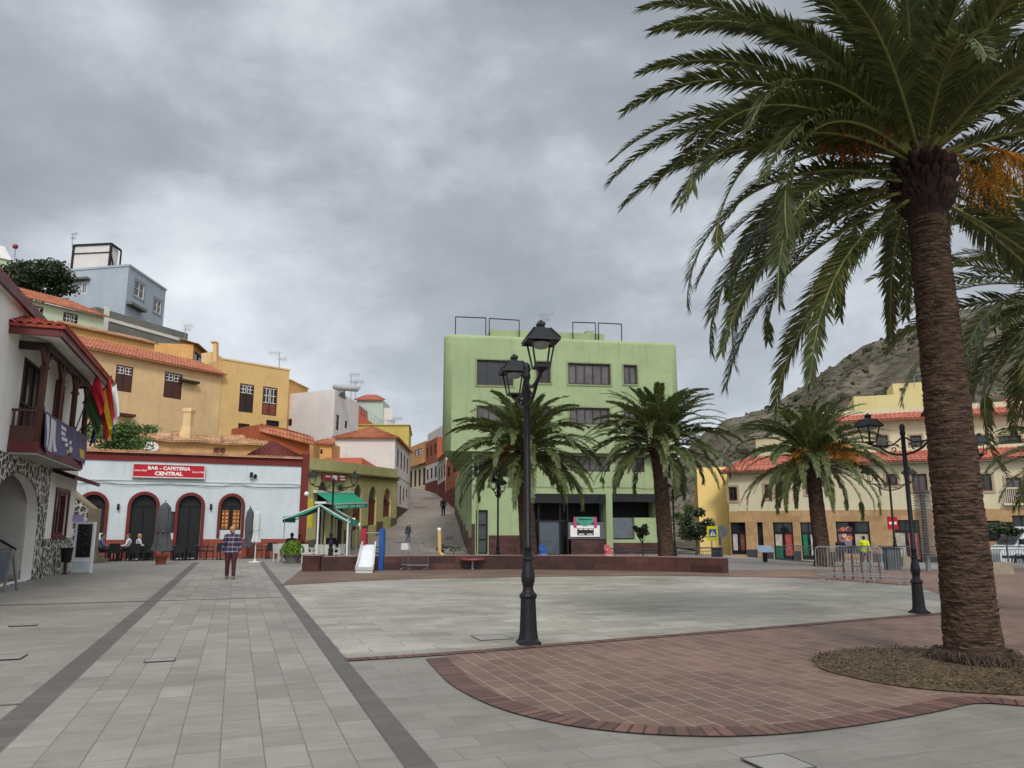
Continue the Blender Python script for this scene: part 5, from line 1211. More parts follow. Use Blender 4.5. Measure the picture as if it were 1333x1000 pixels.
mb = MB(); a = cu[0]; mb.prism([a + V(-.05, -.06), a + V(.62, -.09), a + V(.62, .6), a + V(-.05, .6)], V(0, 0, hgt + .05)); mb.build('end_block', M_GRANITE, pw)
mb = MB(); mb.prism([a + V(-.08, -.1, hgt + .052), a + V(.66, -.12, hgt + .052), a + V(.66, .64, hgt + .052), a + V(-.08, .64, hgt + .052)], V(0, 0, .05)); mb.build('end_cap', plain('worn pink coping', srgb('#8a6c64')), pw)

# ---------------------------------------------------------------- rooftop aerials
def aerial(px, py0, py1, Y, label, seed, arm=.9):
    b = D(px, py0, Y); tp = D(px, py1, Y); o = thing('tv_aerial', label, 'aerial', b, 'rooftop aerials'); rg = random.Random(seed)
    MB().tube([b, tp], .035 * Y / 70, 6).build('mast', M_ALU, o)
    mb = MB(); h = tp.z - b.z; ax = V(cos(rg.uniform(-.5, .5)), sin(rg.uniform(-.4, .4)), .05)
    for q, L in ((.02, 1.0), (.32, .7)):
        c = tp - V(0, 0, h * q); sd = 1 if rg.random() < .7 else -1
        mb.tube([c - ax * .3 * arm * sd, c + ax * L * arm * sd], .02 * Y / 70, 5)
        for k in range(6): d = c + ax * (L * arm * sd * k / 5); mb.tube([d - V(0, 0, .22 * arm) + V(0, .1, 0), d + V(0, 0, .22 * arm)], .012 * Y / 70, 4)
    mb.build('antenna', M_ALU, o)
aerial(363.5, 486, 459, 66, 'tv aerial on the flat topped yellow house', 1); aerial(457, 520, 487, 80, 'taller tv aerial on the pinkish white cube house', 2); aerial(462.5, 522, 497, 81, 'shorter tv aerial on the pinkish white cube house', 3)
aerial(94, 322, 305, 104, 'tv aerial on the black framed rooftop room', 4); aerial(241, 440, 424, 90, 'tv aerial above the bare grey house', 6); aerial(704, 432, 410, 49.5, 'tv aerial on the green block behind the lantern', 7, .8); aerial(513, 556, 545, 86, 'small tv aerial on the mustard house', 8)
aerial(1190, 505, 480, 74, 'tv aerial on the pale yellow stepped house', 9)
b = D(20, 345, 112); o = thing('beacon_pole', 'thin pole topped by a red ball beyond the dark tree', 'pole', b)
MB().tube([b - V(0, 0, 4), D(20, 324, 112)], .08, 6).build('pole', M_ALU, o); MB().ball(D(20, 321, 112), .4).build('ball', plain('red ball', srgb('#8a3030'), .6), o)
# ================================================================== PALMS AND PLANTS
def leafmat(name, c1, c2, dry, trans=.25):
    t = NT(name); geo = t.new('ShaderNodeNewGeometry'); co = t.coord()
    n = t.noise(co, .9, 3); r = geo.outputs['Random Per Island']
    c = t.mix(r, c1, c2); c = t.mix(t.math('MULTIPLY', t.rng(n, .5, .75, 0, .8), r), c, dry)
    t.done(c, .48, None, 0, .45)
    tr = t.new('ShaderNodeBsdfTranslucent'); t.l(t.scalecol(c, t.rng(r, 0, 1, 1.2, 1.6)), tr.inputs['Color'])
    ms = t.new('ShaderNodeMixShader'); ms.inputs[0].default_value = trans
    out = [x for x in t.n if x.type == 'OUTPUT_MATERIAL'][0]
    t.l(t.b.outputs[0], ms.inputs[1]); t.l(tr.outputs[0], ms.inputs[2]); t.l(ms.outputs[0], out.inputs['Surface']); return t.m
M_FROND = leafmat('palm leaflet', srgb('#3b4324'), srgb('#5c6436'), srgb('#7c733f')); M_RACHIS = plain('palm midrib', srgb('#74743f'), .55, 0, .2, 2)
M_FROND2 = leafmat('distant palm leaflet', srgb('#414c2a'), srgb('#616c3e'), srgb('#7c7a45'))
t = NT('palm trunk bark'); cw = t.coord((1.6, 1.6, 16)); co = t.coord()
n1 = t.noise(cw, 2.6, 6, .7, .5); n2 = t.noise(t.coord((6, 6, 30)), 2.0, 5, .7); n3 = t.noise(co, .9, 4)
c = t.mix(t.rng(n1, .4, .62, 0, 1), srgb('#291e18'), srgb('#665244')); c = t.scalecol(c, t.rng(n2, .35, .65, .5, 1.35)); c = t.mix(t.rng(n3, .5, .75, 0, .5), c, srgb('#3e3129'))
M_BARK = t.done(c, .92, t.bump(n2, .6, .012, t.bump(n1, .35, .02)), 0, .15)
M_BOOT = plain('leaf base boots', srgb('#33201a'), .9, 0, .4, 6, .03); M_FRUIT = plain('orange date stalk', srgb('#c8892c'), .6, 0, .35, 5); M_FRUIT2 = plain('ripening dates', srgb('#8a4a20'), .55, 0, .4, 12)

def frond(mb, rb, root, az, el, L, droop, n_leaf, width, rg, roll=0.0, power=1.5, seg=16, lw=.028):
    """one pinnate leaf: midrib into rb, leaflets into mb"""
    d0 = V(cos(az), sin(az)); S0 = V(-sin(az), cos(az)); pts = [Vector(root)]; tang = []; p = Vector(root); side_drift = rg.uniform(-.25, .25)
    for i in range(seg + 1):
        s = i / seg; th = el - droop * s ** power; dd = (d0 + S0 * side_drift * s).normalized(); tg = dd * cos(th) + V(0, 0, sin(th)); tang.append(tg)
        if i < seg: p = p + tg * (L / seg); pts.append(p.copy())
    rb.tube(pts, [.026 * (L / 4) * (1 - .88 * i / seg) + .003 for i in range(seg + 1)], 5)
    for k in range(n_leaf):
        s = .10 + .9 * (k + rg.random() * .6) / n_leaf
        if s >= .995: s = .99
        x = s * seg; i = min(int(x), seg - 1); fr = x - i; q = pts[i].lerp(pts[i + 1], fr); tg = tang[i].lerp(tang[i + 1], fr).normalized()
        sd = tg.cross(V(0, 0, 1)); sd = S0 if sd.length < .05 else sd.normalized()
        if sd.dot(S0) < 0: sd = -sd
        up = sd.cross(tg); 
        if up.dot(V(0, 0, 1)) < 0 and abs(up.z) > .2: up = -up
        rl = roll; cs, sn = cos(rl), sin(rl); sd2 = sd * cs + up * sn; up2 = up * cs - sd * sn
        prof = min(1, s * 4.5) * (1 - max(0, s - .55) / .45 * .62)
        for sg in (-1, 1):
            ln = width * prof * rg.uniform(.82, 1.12); a = rad(54 - 26 * s + rg.uniform(-7, 7)); v = rad(24 + rg.uniform(-16, 16))
            dr = tg * cos(a) + (sd2 * sg * cos(v) + up2 * sin(v)) * sin(a)
            e = dr.cross(up2).normalized() * lw * (.55 + .45 * prof)
            tip = q + dr * ln + V(0, 0, -.16 * ln * rg.uniform(.4, 1.6)); m = q + dr * ln * .5
            mb.add([q - e * .5, q + e * .5, m + e, m - e, tip], [(0, 1, 2, 3), (3, 2, 4)], False)
def bunch(name, root, mat, start, az, L, drop, seed, strands=46):
    rg = random.Random(seed); mb = MB(); st = Vector(start); d = V(cos(az), sin(az)); arc = [st + d * L * s + V(0, 0, .55 * L * s - .75 * L * s * s) for s in (0, .25, .5, .75, 1)]
    mb.tube(arc, .028, 6); e = arc[-1]
    for k in range(strands):
        s0 = rg.uniform(.55, 1); b = st + d * L * s0 + V(0, 0, .55 * L * s0 - .75 * L * s0 * s0); ox, oy = rg.gauss(0, .2) * L, rg.gauss(0, .2) * L; ln = drop * rg.uniform(.5, 1.1)
        pts = [b, b + V(ox * .6, oy * .6, -ln * .25), b + V(ox, oy, -ln * .65), b + V(ox * 1.05, oy * 1.05, -ln)]
        mb.tube(pts, [.006, .006, .005, .003], 3, caps=False)
        for q in range(9):
            c = pts[1].lerp(pts[3], q / 8) + V(rg.uniform(-.02, .02), rg.uniform(-.02, .02), 0); r_ = rg.uniform(.010, .018) * (1 + L * .15)
            mb.add([c + V(r_, 0, 0), c + V(-r_, 0, 0), c + V(0, r_, 0), c + V(0, -r_, 0), c + V(0, 0, r_ * 1.4), c + V(0, 0, -r_ * 1.4)], [(0, 2, 4), (2, 1, 4), (1, 3, 4), (3, 0, 4), (2, 0, 5), (1, 2, 5), (3, 1, 5), (0, 3, 5)], True)
    return mb.build(name, mat, root, fix=False)
def palm(name, label, base, h, r0, r1, L, nf, nl, seed, lw, width, fmat, lean=(0, 0), extra=(), el_lo=-25, fruits=(), seg=14, detail=1, boot=1.0, skip=None, dmul=1.0):
    rg = random.Random(seed); base = Vector(base); root = thing(name, label, 'palm', base, None)
    # trunk: stacked leaf scars with a flared foot
    n = 84 if detail > 1 else 16; dz = .0135 if detail > 1 else .12; rows = int(h / dz); vs = []; fs = []
    for i in range(rows + 1):
        z = h * i / rows; q = i / rows; r = r0 + (r1 - r0) * q + .22 * r0 * math.exp(-z / .22); cx = base.x + lean[0] * q; cy = base.y + lean[1] * q
        for k in range(n):
            a = 2 * pi * k / n
            tooth = ((z * 12 + .5 * abs(((k * 11 / n) % 1.0) * 2 - 1) + noise.noise(V(cos(a) * 2, sin(a) * 2, z * 1.3)) * 1.5 + noise.noise(V(cos(a) * 6, sin(a) * 6, z * 5)) * .75) % 1.0)
            rr = r * (1 + (.06 if detail > 1 else .045) * (tooth ** 1.6 - .5) + .05 * noise.noise(V(cos(a) * 2.2, sin(a) * 2.2, z * 3)) + .03 * noise.noise(V(cos(a) * 6, sin(a) * 6, z * 16)))
            vs.append(V(cx + rr * cos(a), cy + rr * sin(a), base.z + z))
    for i in range(rows):
        for k in range(n): fs.append((i * n + k, i * n + (k + 1) % n, (i + 1) * n + (k + 1) % n, (i + 1) * n + k))
    MB().add(vs, fs, detail < 2).build('trunk', M_BARK, root, fix=False)
    top = base + V(lean[0], lean[1], h)
    # boots: swollen mass of cut leaf bases
    mb = MB(); m_ = 22 if detail > 1 else 12
    pr = [(r1 * .95, -.12 * boot), (r1 * 1.35, .08 * boot), (r1 * 1.62, .3 * boot), (r1 * 1.4, .55 * boot), (r1 * .8, .9 * boot), (.05, 1.05 * boot)]
    mb.lathe(pr, top, 24)
    for k in range(170 if detail > 1 else 30):
        a = k * 2.39996; z = rg.uniform(-.02, .6) * boot; r = r1 * (1.15 + .5 * min(1, z / .3) if z < .3 else 1.6 - .3 * (z - .3)); p = top + V(r * cos(a) * .9, r * sin(a) * .9, z)
        mb.cap(p, p + V(cos(a) * .07, sin(a) * .07, .07) * (1.2 * boot), .05 * boot, .034 * boot, 5)
    mb.build('leaf_boots', M_BOOT, root, fix=False)
    lb = MB(); rb = MB(); ct = top + V(0, 0, .55 * boot)
    specs = []
    for k in range(nf):
        q = (k + .5) / nf; az = k * 2.39996 + rg.uniform(-.2, .2); el = rad(86 - (86 - el_lo) * q ** .85 + rg.uniform(-6, 6)); specs.append((az, el, L * rg.uniform(.86, 1.06) * (.8 + .2 * min(1, q * 3)), rad(rg.uniform(58, 92)) * (.8 + .3 * q) * dmul))
    specs += list(extra)
    for (az, el, LL, dr) in specs:
        if skip and skip(az, el): continue
        o = V(cos(az), sin(az)) * r1 * .7 * cos(max(el, -.4)) + V(0, 0, .35 * boot * sin(el))
        if el < .2: o += V(0, 0, -.18 * boot)
        frond(lb, rb, ct + o, az, el, LL, dr, nl, width, rg, rad(rg.uniform(-28, 28)), rg.uniform(1.2, 1.7), seg, lw)
    cr = lb.build('crown', fmat, root, fix=False); rb.build('midribs', M_RACHIS, cr, fix=False)
    for i, (az, LL, drop, z, mt) in enumerate(fruits): bunch('fruit_bunch', root, mt, ct + V(cos(az), sin(az)) * r1 * .8 + V(0, 0, z), az, LL, drop, seed + i)
    return root
nb = G(1270, 866); ntop = D(1204, 262, nb.y)
PL = palm('date_palm', 'big date palm standing in the round mulch bed in the right foreground', nb, ntop.z - .15, .305, .225, 3.95, 68, 150, 11, .0185, .44, M_FROND, (ntop.x - nb.x, 0), detail=2, boot=1.05, el_lo=2, seg=22, dmul=1.12, skip=lambda az, el: el < rad(14) and abs((az + pi / 2 + pi) % (2 * pi) - pi) < rad(52),
    fruits=((rad(192), 1.1, .5, .5, M_FRUIT2), (rad(-12), 1.1, .6, .2, M_FRUIT), (rad(60), 1.0, .7, .9, M_FRUIT2), (rad(25), 1.3, .8, .3, M_FRUIT)),
    extra=[(rad(181), rad(56), 4.5, rad(80)), (rad(172), rad(64), 4.4, rad(84)), (rad(180), rad(40), 4.3, rad(84)), (rad(188), rad(24), 4.4, rad(74)), (rad(199), rad(22), 4.3, rad(108)), (rad(206), rad(12), 4.2, rad(100)), (rad(190), rad(8), 4.2, rad(100)), (rad(176), rad(30), 4.4, rad(80)), (rad(214), rad(16), 4.0, rad(118)), (rad(170), rad(-2), 3.9, rad(92)), (rad(222), rad(-6), 3.6, rad(86)), (rad(194), rad(-16), 4.0, rad(60)), (rad(207), rad(-30), 3.8, rad(50)), (rad(166), rad(-22), 3.8, rad(58)), (rad(236), rad(-46), 3.3, rad(38)), (rad(150), rad(-36), 3.5, rad(46)), (rad(20), rad(-20), 3.8, rad(60)), (rad(-25), rad(-40), 3.4, rad(45))])
# mulch bed
t = NT('dry leaf mulch'); co = t.coord(); v_ = t.new('ShaderNodeTexVoronoi'); v_.inputs['Scale'].default_value = 38; t.l(co, v_.inputs['Vector']); s_ = t.new('ShaderNodeSeparateColor'); t.l(v_.outputs['Color'], s_.inputs[0])
M_MULCH = t.done(t.scalecol(t.mix(s_.outputs[0], srgb('#403324'), srgb('#6f5c40')), t.rng(t.noise(co, 3, 4), .3, .7, .75, 1.2)), .95, t.bump(v_.outputs['Distance'], .7, .02))
bc = G(1246, 871); rg = random.Random(4); vs = [V(bc.x, bc.y, .06)]; N = 56; fs = []
for ring, (k_, z_) in enumerate(((.35, .06), (.75, .045), (1.0, .0145))):
    for i in range(N): a = 2 * pi * i / N; rr = 1.5 * k_ * (1 + .04 * noise.noise(V(cos(a) * 2, sin(a) * 2, 5))); vs.append(V(bc.x + rr * cos(a) * 1.06, bc.y + rr * sin(a), z_ + (rg.uniform(-.008, .008) if ring < 2 else 0)))
for i in range(N): fs.append((0, 1 + i, 1 + (i + 1) % N))
for r_ in range(2):
    for i in range(N): a = 1 + r_ * N; fs.append((a + i, a + N + i, a + N + (i + 1) % N, a + (i + 1) % N))
MB().add(vs, fs, True).build('planting_bed', M_MULCH, kind='structure')
mb = MB()
for k in range(5200):
    a = rg.random() * 2 * pi; r = 1.56 * math.sqrt(rg.random()); 
    if r > 1.45 and rg.random() < .55: continue
    c = V(bc.x + r * cos(a) * 1.06, bc.y + r * sin(a), (.055 if r < .7 else .055 - .03 * (r - .7)) + rg.uniform(.0, .012)); d = V(rg.gauss(0, 1), rg.gauss(0, 1), rg.gauss(0, .35)).normalized() * rg.uniform(.012, .03); e = V(-d.y, d.x, rg.uniform(-.3, .3) * d.length).normalized() * rg.uniform(.004, .009)
    mb.add([c - d - e, c + d - e, c + d + e, c - d + e], [(0, 1, 2, 3)])
M_CHIP = leafmat('mulch chips', srgb('#3f3223'), srgb('#6f5c42'), srgb('#573d2c'), .03)
mb.build('mulch', M_CHIP, kind='stuff', fix=False)
# fibrous root mass at the foot
mb = MB()
for k in range(800):
    a = rg.uniform(0, 2 * pi); r = rg.uniform(.37, .44); p = nb + V(cos(a) * r, sin(a) * r, rg.uniform(.06, .2)); a += rg.gauss(0, .12); r2 = rg.uniform(.40, .52) * (1 + .12 * sin(a * 3)); q = nb + V(cos(a) * r2, sin(a) * r2, .04); mb.tube([p, p.lerp(q, .5) + V(cos(a) * .03 + rg.gauss(0, .015), sin(a) * .03, rg.uniform(0, .04)), q], [rg.uniform(.004, .008), rg.uniform(.004, .009), .003], 4)
mb.build('root_mass', plain('fibrous roots', srgb('#4f4136'), .95, 0, .4, 8), PL, fix=False)

SK = None
palm('date_palm', 'date palm left of centre whose crown hangs behind the nearest lamp', V(D(690, 700, 31).x, 31.6, 0), 4.1, .36, .3, 3.35, 96, 50, 21, .040, .44, M_FROND2, (D(682, 600, 31).x - D(690, 700, 31).x, 0), el_lo=-12, dmul=1.05, seg=12, boot=.9,
    fruits=((rad(200), .7, .7, .35, M_FRUIT2), (rad(275), .7, .6, .3, M_FRUIT2)))
palm('date_palm', 'date palm with a bare stout trunk at the right corner of the green block', V(D(868, 725, 32).x, 32, 0), 4.55, .34, .28, 3.35, 96, 50, 33, .040, .44, M_FROND2, (D(858, 600, 32).x - D(868, 725, 32).x, 0), el_lo=-8, dmul=1.05, seg=12, boot=.85)
palm('date_palm', 'date palm with orange fruit stalks in front of the cream building', V(D(1072, 735, 34).x, 34, 0), 4.1, .36, .29, 3.6, 96, 50, 47, .040, .44, M_FROND2, (D(1058, 640, 34).x - D(1070, 735, 34).x, 0), el_lo=-12, dmul=1.05, seg=12, boot=.85,
    fruits=((rad(-35), 1.7, .6, .55, M_FRUIT), (rad(-50), 1.5, .6, .45, M_FRUIT), (rad(-20), 1.5, .6, .65, M_FRUIT), (rad(-62), 1.3, .6, .5, M_FRUIT), (rad(215), 1.1, .6, .4, M_FRUIT)))
palm('date_palm', 'date palm whose fronds hang behind the big trunk at the right photo edge', V(D(1455, 800, 14).x, 14, 0), 5.5, .36, .3, 3.4, 66, 64, 58, .025, .45, M_FROND, (-.1, 0), el_lo=-40, seg=14, boot=.9)
palm('date_palm', 'low date palm beside the van at the right photo edge', V(D(1408, 740, 30).x, 30, 0), 4.0, .36, .3, 3.0, 60, 44, 71, .036, .42, M_FROND2, (0, 0), el_lo=-40, seg=12, boot=.85)

def leafy(name, label, cat, c, rx, ry, rz, n, size, seed, mat, stem=None, clumps=14, trunk=True, group=None, base=None):
    """crown of many small leaf faces gathered in uneven clumps, on a forked trunk"""
    rg = random.Random(seed); c = Vector(c); b = Vector(base) if base is not None else V(c.x, c.y, c.z - rz - (stem or .3)); root = thing(name, label, cat, b, group); mb = MB(); cl = []
    for k in range(clumps):
        u = rg.uniform(-1, 1); a = rg.uniform(0, 2 * pi); q = math.sqrt(1 - u * u); r = rg.uniform(.45, .95); cl.append((c + V(rx * q * cos(a) * r, ry * q * sin(a) * r, rz * u * r), rg.uniform(.28, .5)))
    for k in range(n):
        p, s = rg.choice(cl); d = V(rg.gauss(0, 1), rg.gauss(0, 1), rg.gauss(0, 1)).normalized() * (rg.random() ** .45) * s; q = p + V(d.x * rx, d.y * ry, d.z * rz * .9)
        a = V(rg.gauss(0, 1), rg.gauss(0, 1), rg.gauss(0, .6)).normalized() * size * rg.uniform(.6, 1.3); e = a.cross(V(rg.gauss(0, 1), rg.gauss(0, 1), rg.gauss(0, 1))).normalized() * size * .38
        mb.add([q - a * .5, q + e, q + a * .5, q - e], [(0, 1, 2, 3)])
    mb.build('crown', mat, root, fix=False)
    if trunk:
        mb = MB(); r0 = max(.03, min(rx, rz) * .09); mb.tube([b - V(0, 0, .05), b.lerp(c, .5) + V(r0, 0, 0), c], [r0, r0 * .8, r0 * .4], 8)
        for p, s in cl[:7]: mb.tube([b.lerp(c, .6), b.lerp(p, .75) + V(0, 0, .1 * rz), p], [r0 * .55, r0 * .4, r0 * .15], 5)
        mb.build('trunk', plain('brown branch bark', srgb('#4a3b2e'), .9, 0, .25, 4), root, fix=False)
    return root
M_LEAFD = leafmat('dark tree leaf', srgb('#28331c'), srgb('#39472a'), srgb('#4a4a2a'), .15); M_LEAFM = leafmat('shrub leaf', srgb('#3a4e22'), srgb('#5a7234'), srgb('#6e7a3a'), .2); M_LEAFB = leafmat('bright shrub leaf', srgb('#5a7a2a'), srgb('#7f9c3a'), srgb('#8c9440'), .2)
c = D(42, 364, 88); leafy('broadleaf_tree', 'dense dark tree between the blue house and the left photo edge', 'tree', c, 4.3, 3.2, 2.5, 9000, .36, 3, M_LEAFD, 1.0, 34)
c = D(146, 568, 44.5); leafy('climbing_shrub', 'leafy green shrub spilling over the cafe roof behind the flags', 'shrub', c, 2.5, 1.2, 1.15, 4200, .17, 5, M_LEAFM, .8, 22)
c = D(905, 686, 48); leafy('small_tree', 'dark bushy tree beside the yellow crossing sign', 'tree', c, 1.15, 1.0, 1.05, 2200, .2, 7, M_LEAFD, .9, 14)
c = D(835.5, 690, 37); leafy('clipped_tree', 'small clipped tree with a thin stem before the green shop panel', 'tree', c, .42, .42, .34, 1100, .1, 9, M_LEAFD, 1.0, 10, base=V(c.x, c.y, 0))
c = D(1308, 690, 41.5); leafy('small_tree', 'flat topped little tree growing in front of the white van', 'tree', c, 1.0, .7, .35, 1400, .15, 11, M_LEAFD, 1.3, 12)
c = D(880, 650, 120); leafy('slope_bush', 'scrubby bush on the dry slope behind the right palm trunk', 'shrub', D(893, 668, 75), 1.2, 1, .9, 900, .2, 13, M_LEAFM, .5, 9)
# planter with a round shrub by the awnings
b = G(380, 733); pt_ = thing('planter', 'round grey planter bowl with a bright green shrub near the bench wall end', 'planter', b); sc = 1.0
MB().lathe([(.3, 0), (.34, .05), (.26, .1), (.5, .38), (.56, .44), (.5, .44), (.4, .36)], b, 20).build('bowl', plain('grey concrete', srgb('#5c5a56'), .85, 0, .2, 4), pt_)
rg = random.Random(8); mb = MB()
for k in range(2600):
    d = V(rg.gauss(0, 1), rg.gauss(0, 1), abs(rg.gauss(0, 1))).normalized() * (rg.random() ** .3); q = b + V(d.x * .55, d.y * .55, .42 + d.z * .62); q += V(noise.noise(q * 3), noise.noise(q * 3 + V(5, 0, 0)), 0) * .12; a = V(rg.gauss(0, 1), rg.gauss(0, 1), rg.gauss(.4, 1)).normalized() * .07; e = a.cross(V(rg.gauss(0, 1), rg.gauss(0, 1), rg.gauss(0, 1))).normalized() * .03
    mb.add([q - a, q + e, q + a, q - e], [(0, 1, 2, 3)])
mb.build('shrub', M_LEAFB, pt_, fix=False)
rgx = random.Random(2)
for i, (px, lab) in enumerate(((577, 'low grey leaved plant at the foot of the yellow post'), (590, 'low grey leaved plant by the left corner of the green block'))):
    c = D(px, 713, 44); leafy('low_plant', lab, 'plant', c + V(0, 0, .0), .42, .3, .22, 500, .13, 20 + i, leafmat('grey leaf', srgb('#4a4f44'), srgb('#8a8d80'), srgb('#5a5a4a'), .1) if i == 0 else bpy.data.materials['grey leaf'], .25, 7, base=V(c.x, c.y, 0))

# ================================================================== STREET FURNITURE
# double lantern lamp post, built once at the origin with the arms along X
def lamp_proto():
    o = thing('street_lamp', 'x', 'street lamp', (0, 0, 0))
    mb = MB(); mb.lathe([(.215, 0), (.215, .04), (.18, .06), (.16, .08)], (0, 0, 0), 4, smooth=False, rot=pi / 4)
    mb.lathe([(.145, .05), (.135, .12), (.125, .2), (.112, .5), (.108, .62), (.12, .63), (.13, .66), (.115, .69), (.092, .71), (.078, .74), (.074, .78), (.095, .86), (.1, .92), (.084, 1.02), (.064, 1.1), (.06, 1.14), (.076, 1.155), (.076, 1.18), (.056, 1.2)], (0, 0, 0), 12, smooth=False)
    mb.build('base', M_BLACKM, o)
    mb = MB(); mb.lathe([(.055, 1.19), (.052, 1.3), (.066, 1.32), (.066, 1.35), (.05, 1.37), (.046, 3.3), (.044, 3.8), (.06, 3.82), (.06, 3.86), (.05, 3.9), (.06, 3.98), (.055, 4.02), (.02, 4.06)], (0, 0, 0), 14); mb.build('pole', M_BLACKM, o)
    for sg in (-1, 1):
        mb = MB(); pts = [V(sg * x, 0, z) for x, z in ((.05, 3.38), (.25, 3.4), (.5, 3.48), (.72, 3.62), (.9, 3.66), (1.0, 3.72))]; mb.tube(pts, .026, 7); mb.tube([V(sg * x, 0, z) for x, z in ((.05, 3.75), (.3, 3.62), (.6, 3.62), (.95, 3.68))], .02, 6)
        for (cx, cz_, r) in ((.28, 3.5, .075), (.52, 3.57, .05), (.18, 3.58, .05)):
            mb.tube([V(sg * (cx + (r - .006 * k) * cos(k * .6)), 0, cz_ + (r - .006 * k) * sin(k * .6)) for k in range(11)], .013, 5)
        a = mb.build('arm', M_BLACKM, o)
        X = sg * 1.0; ln = MB(); z0 = 3.76; hb = .10; ht = .165; zt = 4.14
        for i in range(4):
            q = pi / 4 + i * pi / 2; q2 = q + pi / 2; k = math.sqrt(2)
            p0 = V(X + hb * k * cos(q), hb * k * sin(q), z0); p1 = V(X + ht * k * cos(q), ht * k * sin(q), zt); r0_ = V(X + hb * k * cos(q2), hb * k * sin(q2), z0); r1_ = V(X + ht * k * cos(q2), ht * k * sin(q2), zt)
            ln.bar(p0, p1, .022); ln.bar(p0, r0_, .022); ln.bar(p1, r1_, .03)
        ln.lathe([(.02, 3.68), (.05, 3.7), (.09, 3.74), (.16, 3.765)], V(X, 0, 0), 4, smooth=False, rot=pi / 4)
        l_ = ln.build('lantern', M_BLACKM, o)
        rf = MB(); rf.lathe([(.27, zt - .01), (.325, zt - .03), (.32, zt), (.175, zt + .14), (.14, zt + .165), (.075, zt + .18), (.06, zt + .2), (.08, zt + .22), (.08, zt + .25), (.03, zt + .28), (.01, zt + .3)], V(X, 0, 0), 4, smooth=False, rot=pi / 4)
        for k in range(4): q = pi / 4 + k * pi / 2; rf.bar(V(X + .32 * cos(q), .32 * sin(q), zt + .003), V(X + .16 * cos(q), .16 * sin(q), zt + .16), .02)
        rf.build('lantern_roof', M_BLACKM, l_)
        bl_ = MB(); bl_.lathe([(.02, zt - .12), (.09, zt - .1), (.12, zt - .05), (.13, zt - .035)], V(X, 0, 0), 14); bl_.build('reflector', plain('frosted lamp diffuser', srgb('#8f8f88'), .35, 0, .1), l_)
    return o
LP = lamp_proto(); GRP = 'double lantern lamp posts in the square'
def place_lamp(base, az, label, lean=(0, 0), first=[True], sc=1.0):
    if first[0]: o = LP; first[0] = False
    else: o = dup(LP)
    o.location = base; o.rotation_euler = (lean[0], lean[1], az); o.scale = (sc,) * 3; relabel(o, label, GRP); return o
place_lamp(G(688, 839), rad(-79.5), 'black double lantern lamp post standing on the brick border in the middle', (0, rad(-1.0)))
place_lamp(G(1197, 799), rad(-73), 'black double lantern lamp post just left of the big palm trunk', sc=.9)
place_lamp(V(D(430, 727, 36.5).x, 36.5, 0), rad(20), 'black double lantern lamp post rising through the green awnings', sc=.97)
place_lamp(V(D(648, 727, 33.5).x, 33.5, 0), rad(78), 'slim lamp post before the green wall left of the nearest lamp', sc=.86)
place_lamp(V(D(879, 727, 33).x, 33, 0), rad(60), 'lamp post standing right of the corner palm trunk', sc=.8)
place_lamp(V(D(1168, 742, 36).x, 36, -.24), rad(10), 'lamp post behind the grey barriers by the no entry sign', sc=1.06)
place_lamp(V(D(1277, 745, 27).x, 27, 0), rad(80), 'lamp post mostly hidden behind the big palm trunk', sc=1.08)

# crowd barriers
def barrier_proto():
    o = thing('crowd_barrier', 'x', 'barrier', (0, 0, 0)); mb = MB(); w, h, r = 1.1, 1.05, .021
    pts = [V(-w, 0, 0), V(-w, 0, h - .14), V(-w + .04, 0, h - .04), V(-w + .14, 0, h), V(w - .14, 0, h), V(w - .04, 0, h - .04), V(w, 0, h - .14), V(w, 0, 0)]; mb.tube(pts, r, 8); mb.tube([V(-w, 0, .2), V(w, 0, .2)], r * .8, 8); mb.build('frame', plain('galvanised steel', srgb('#94979a'), .45, .45, .15, 3), o)
    mb = MB()
    for k in range(1, 19): x = -w + 2 * w * k / 19; mb.tube([V(x, 0, .2), V(x, 0, h)], .0075, 5, caps=False)
    mb.build('bars', MATS['galvanised steel'], o)
    for x in (-w * .75, w * .75): MB().tube([V(x, -.3, .015), V(x, -.25, .06), V(x, 0, .1), V(x, .25, .06), V(x, .3, .015)], .018, 6).build('foot', MATS['galvanised steel'], o)
    return o
BP = barrier_proto(); bfirst = [True]
def place_barrier(p, q, label, group, z=0.0):
    c = (p + q) / 2; d = q - p; o = BP if bfirst[0] else dup(BP); bfirst[0] = False
    o.location = (c.x, c.y, z); o.rotation_euler = (0, 0, math.atan2(d.y, d.x)); o.scale = (d.length / 2.2, 1, 1); relabel(o, label, group)
B1 = 'galvanised barriers at the right of the court'; B2 = 'galvanised barriers behind the slide'
place_barrier(G(1064, 757), G(1138, 760), 'steel crowd barrier nearest the third palm trunk', B1)
place_barrier(G(1117, 759), G(1184, 762), 'steel crowd barrier nearest the right lamp post', B1)
place_barrier(G(1080, 755), G(1150, 757.5), 'steel crowd barrier leaning behind two others at the court edge', B1)
place_barrier(G(497, 741.5), G(531, 742.5), 'steel crowd barrier next to the blue slide post', B2); place_barrier(G(531, 742.8), G(557, 743), 'steel crowd barrier at the right end of the row behind the slide', B2); place_barrier(G(505, 739.5), G(548, 740.5), 'steel crowd barrier carrying a small white notice', B2)
c = G(527, 740.4); sg = tag(MB().box(V(c.x, c.y - .05, .88), (.34, .02, .26)).build('notice', M_SIGNW, loc=V(c.x, c.y - .05, .8)), 'small white notice hung on the steel barrier behind the slide', 'notice')
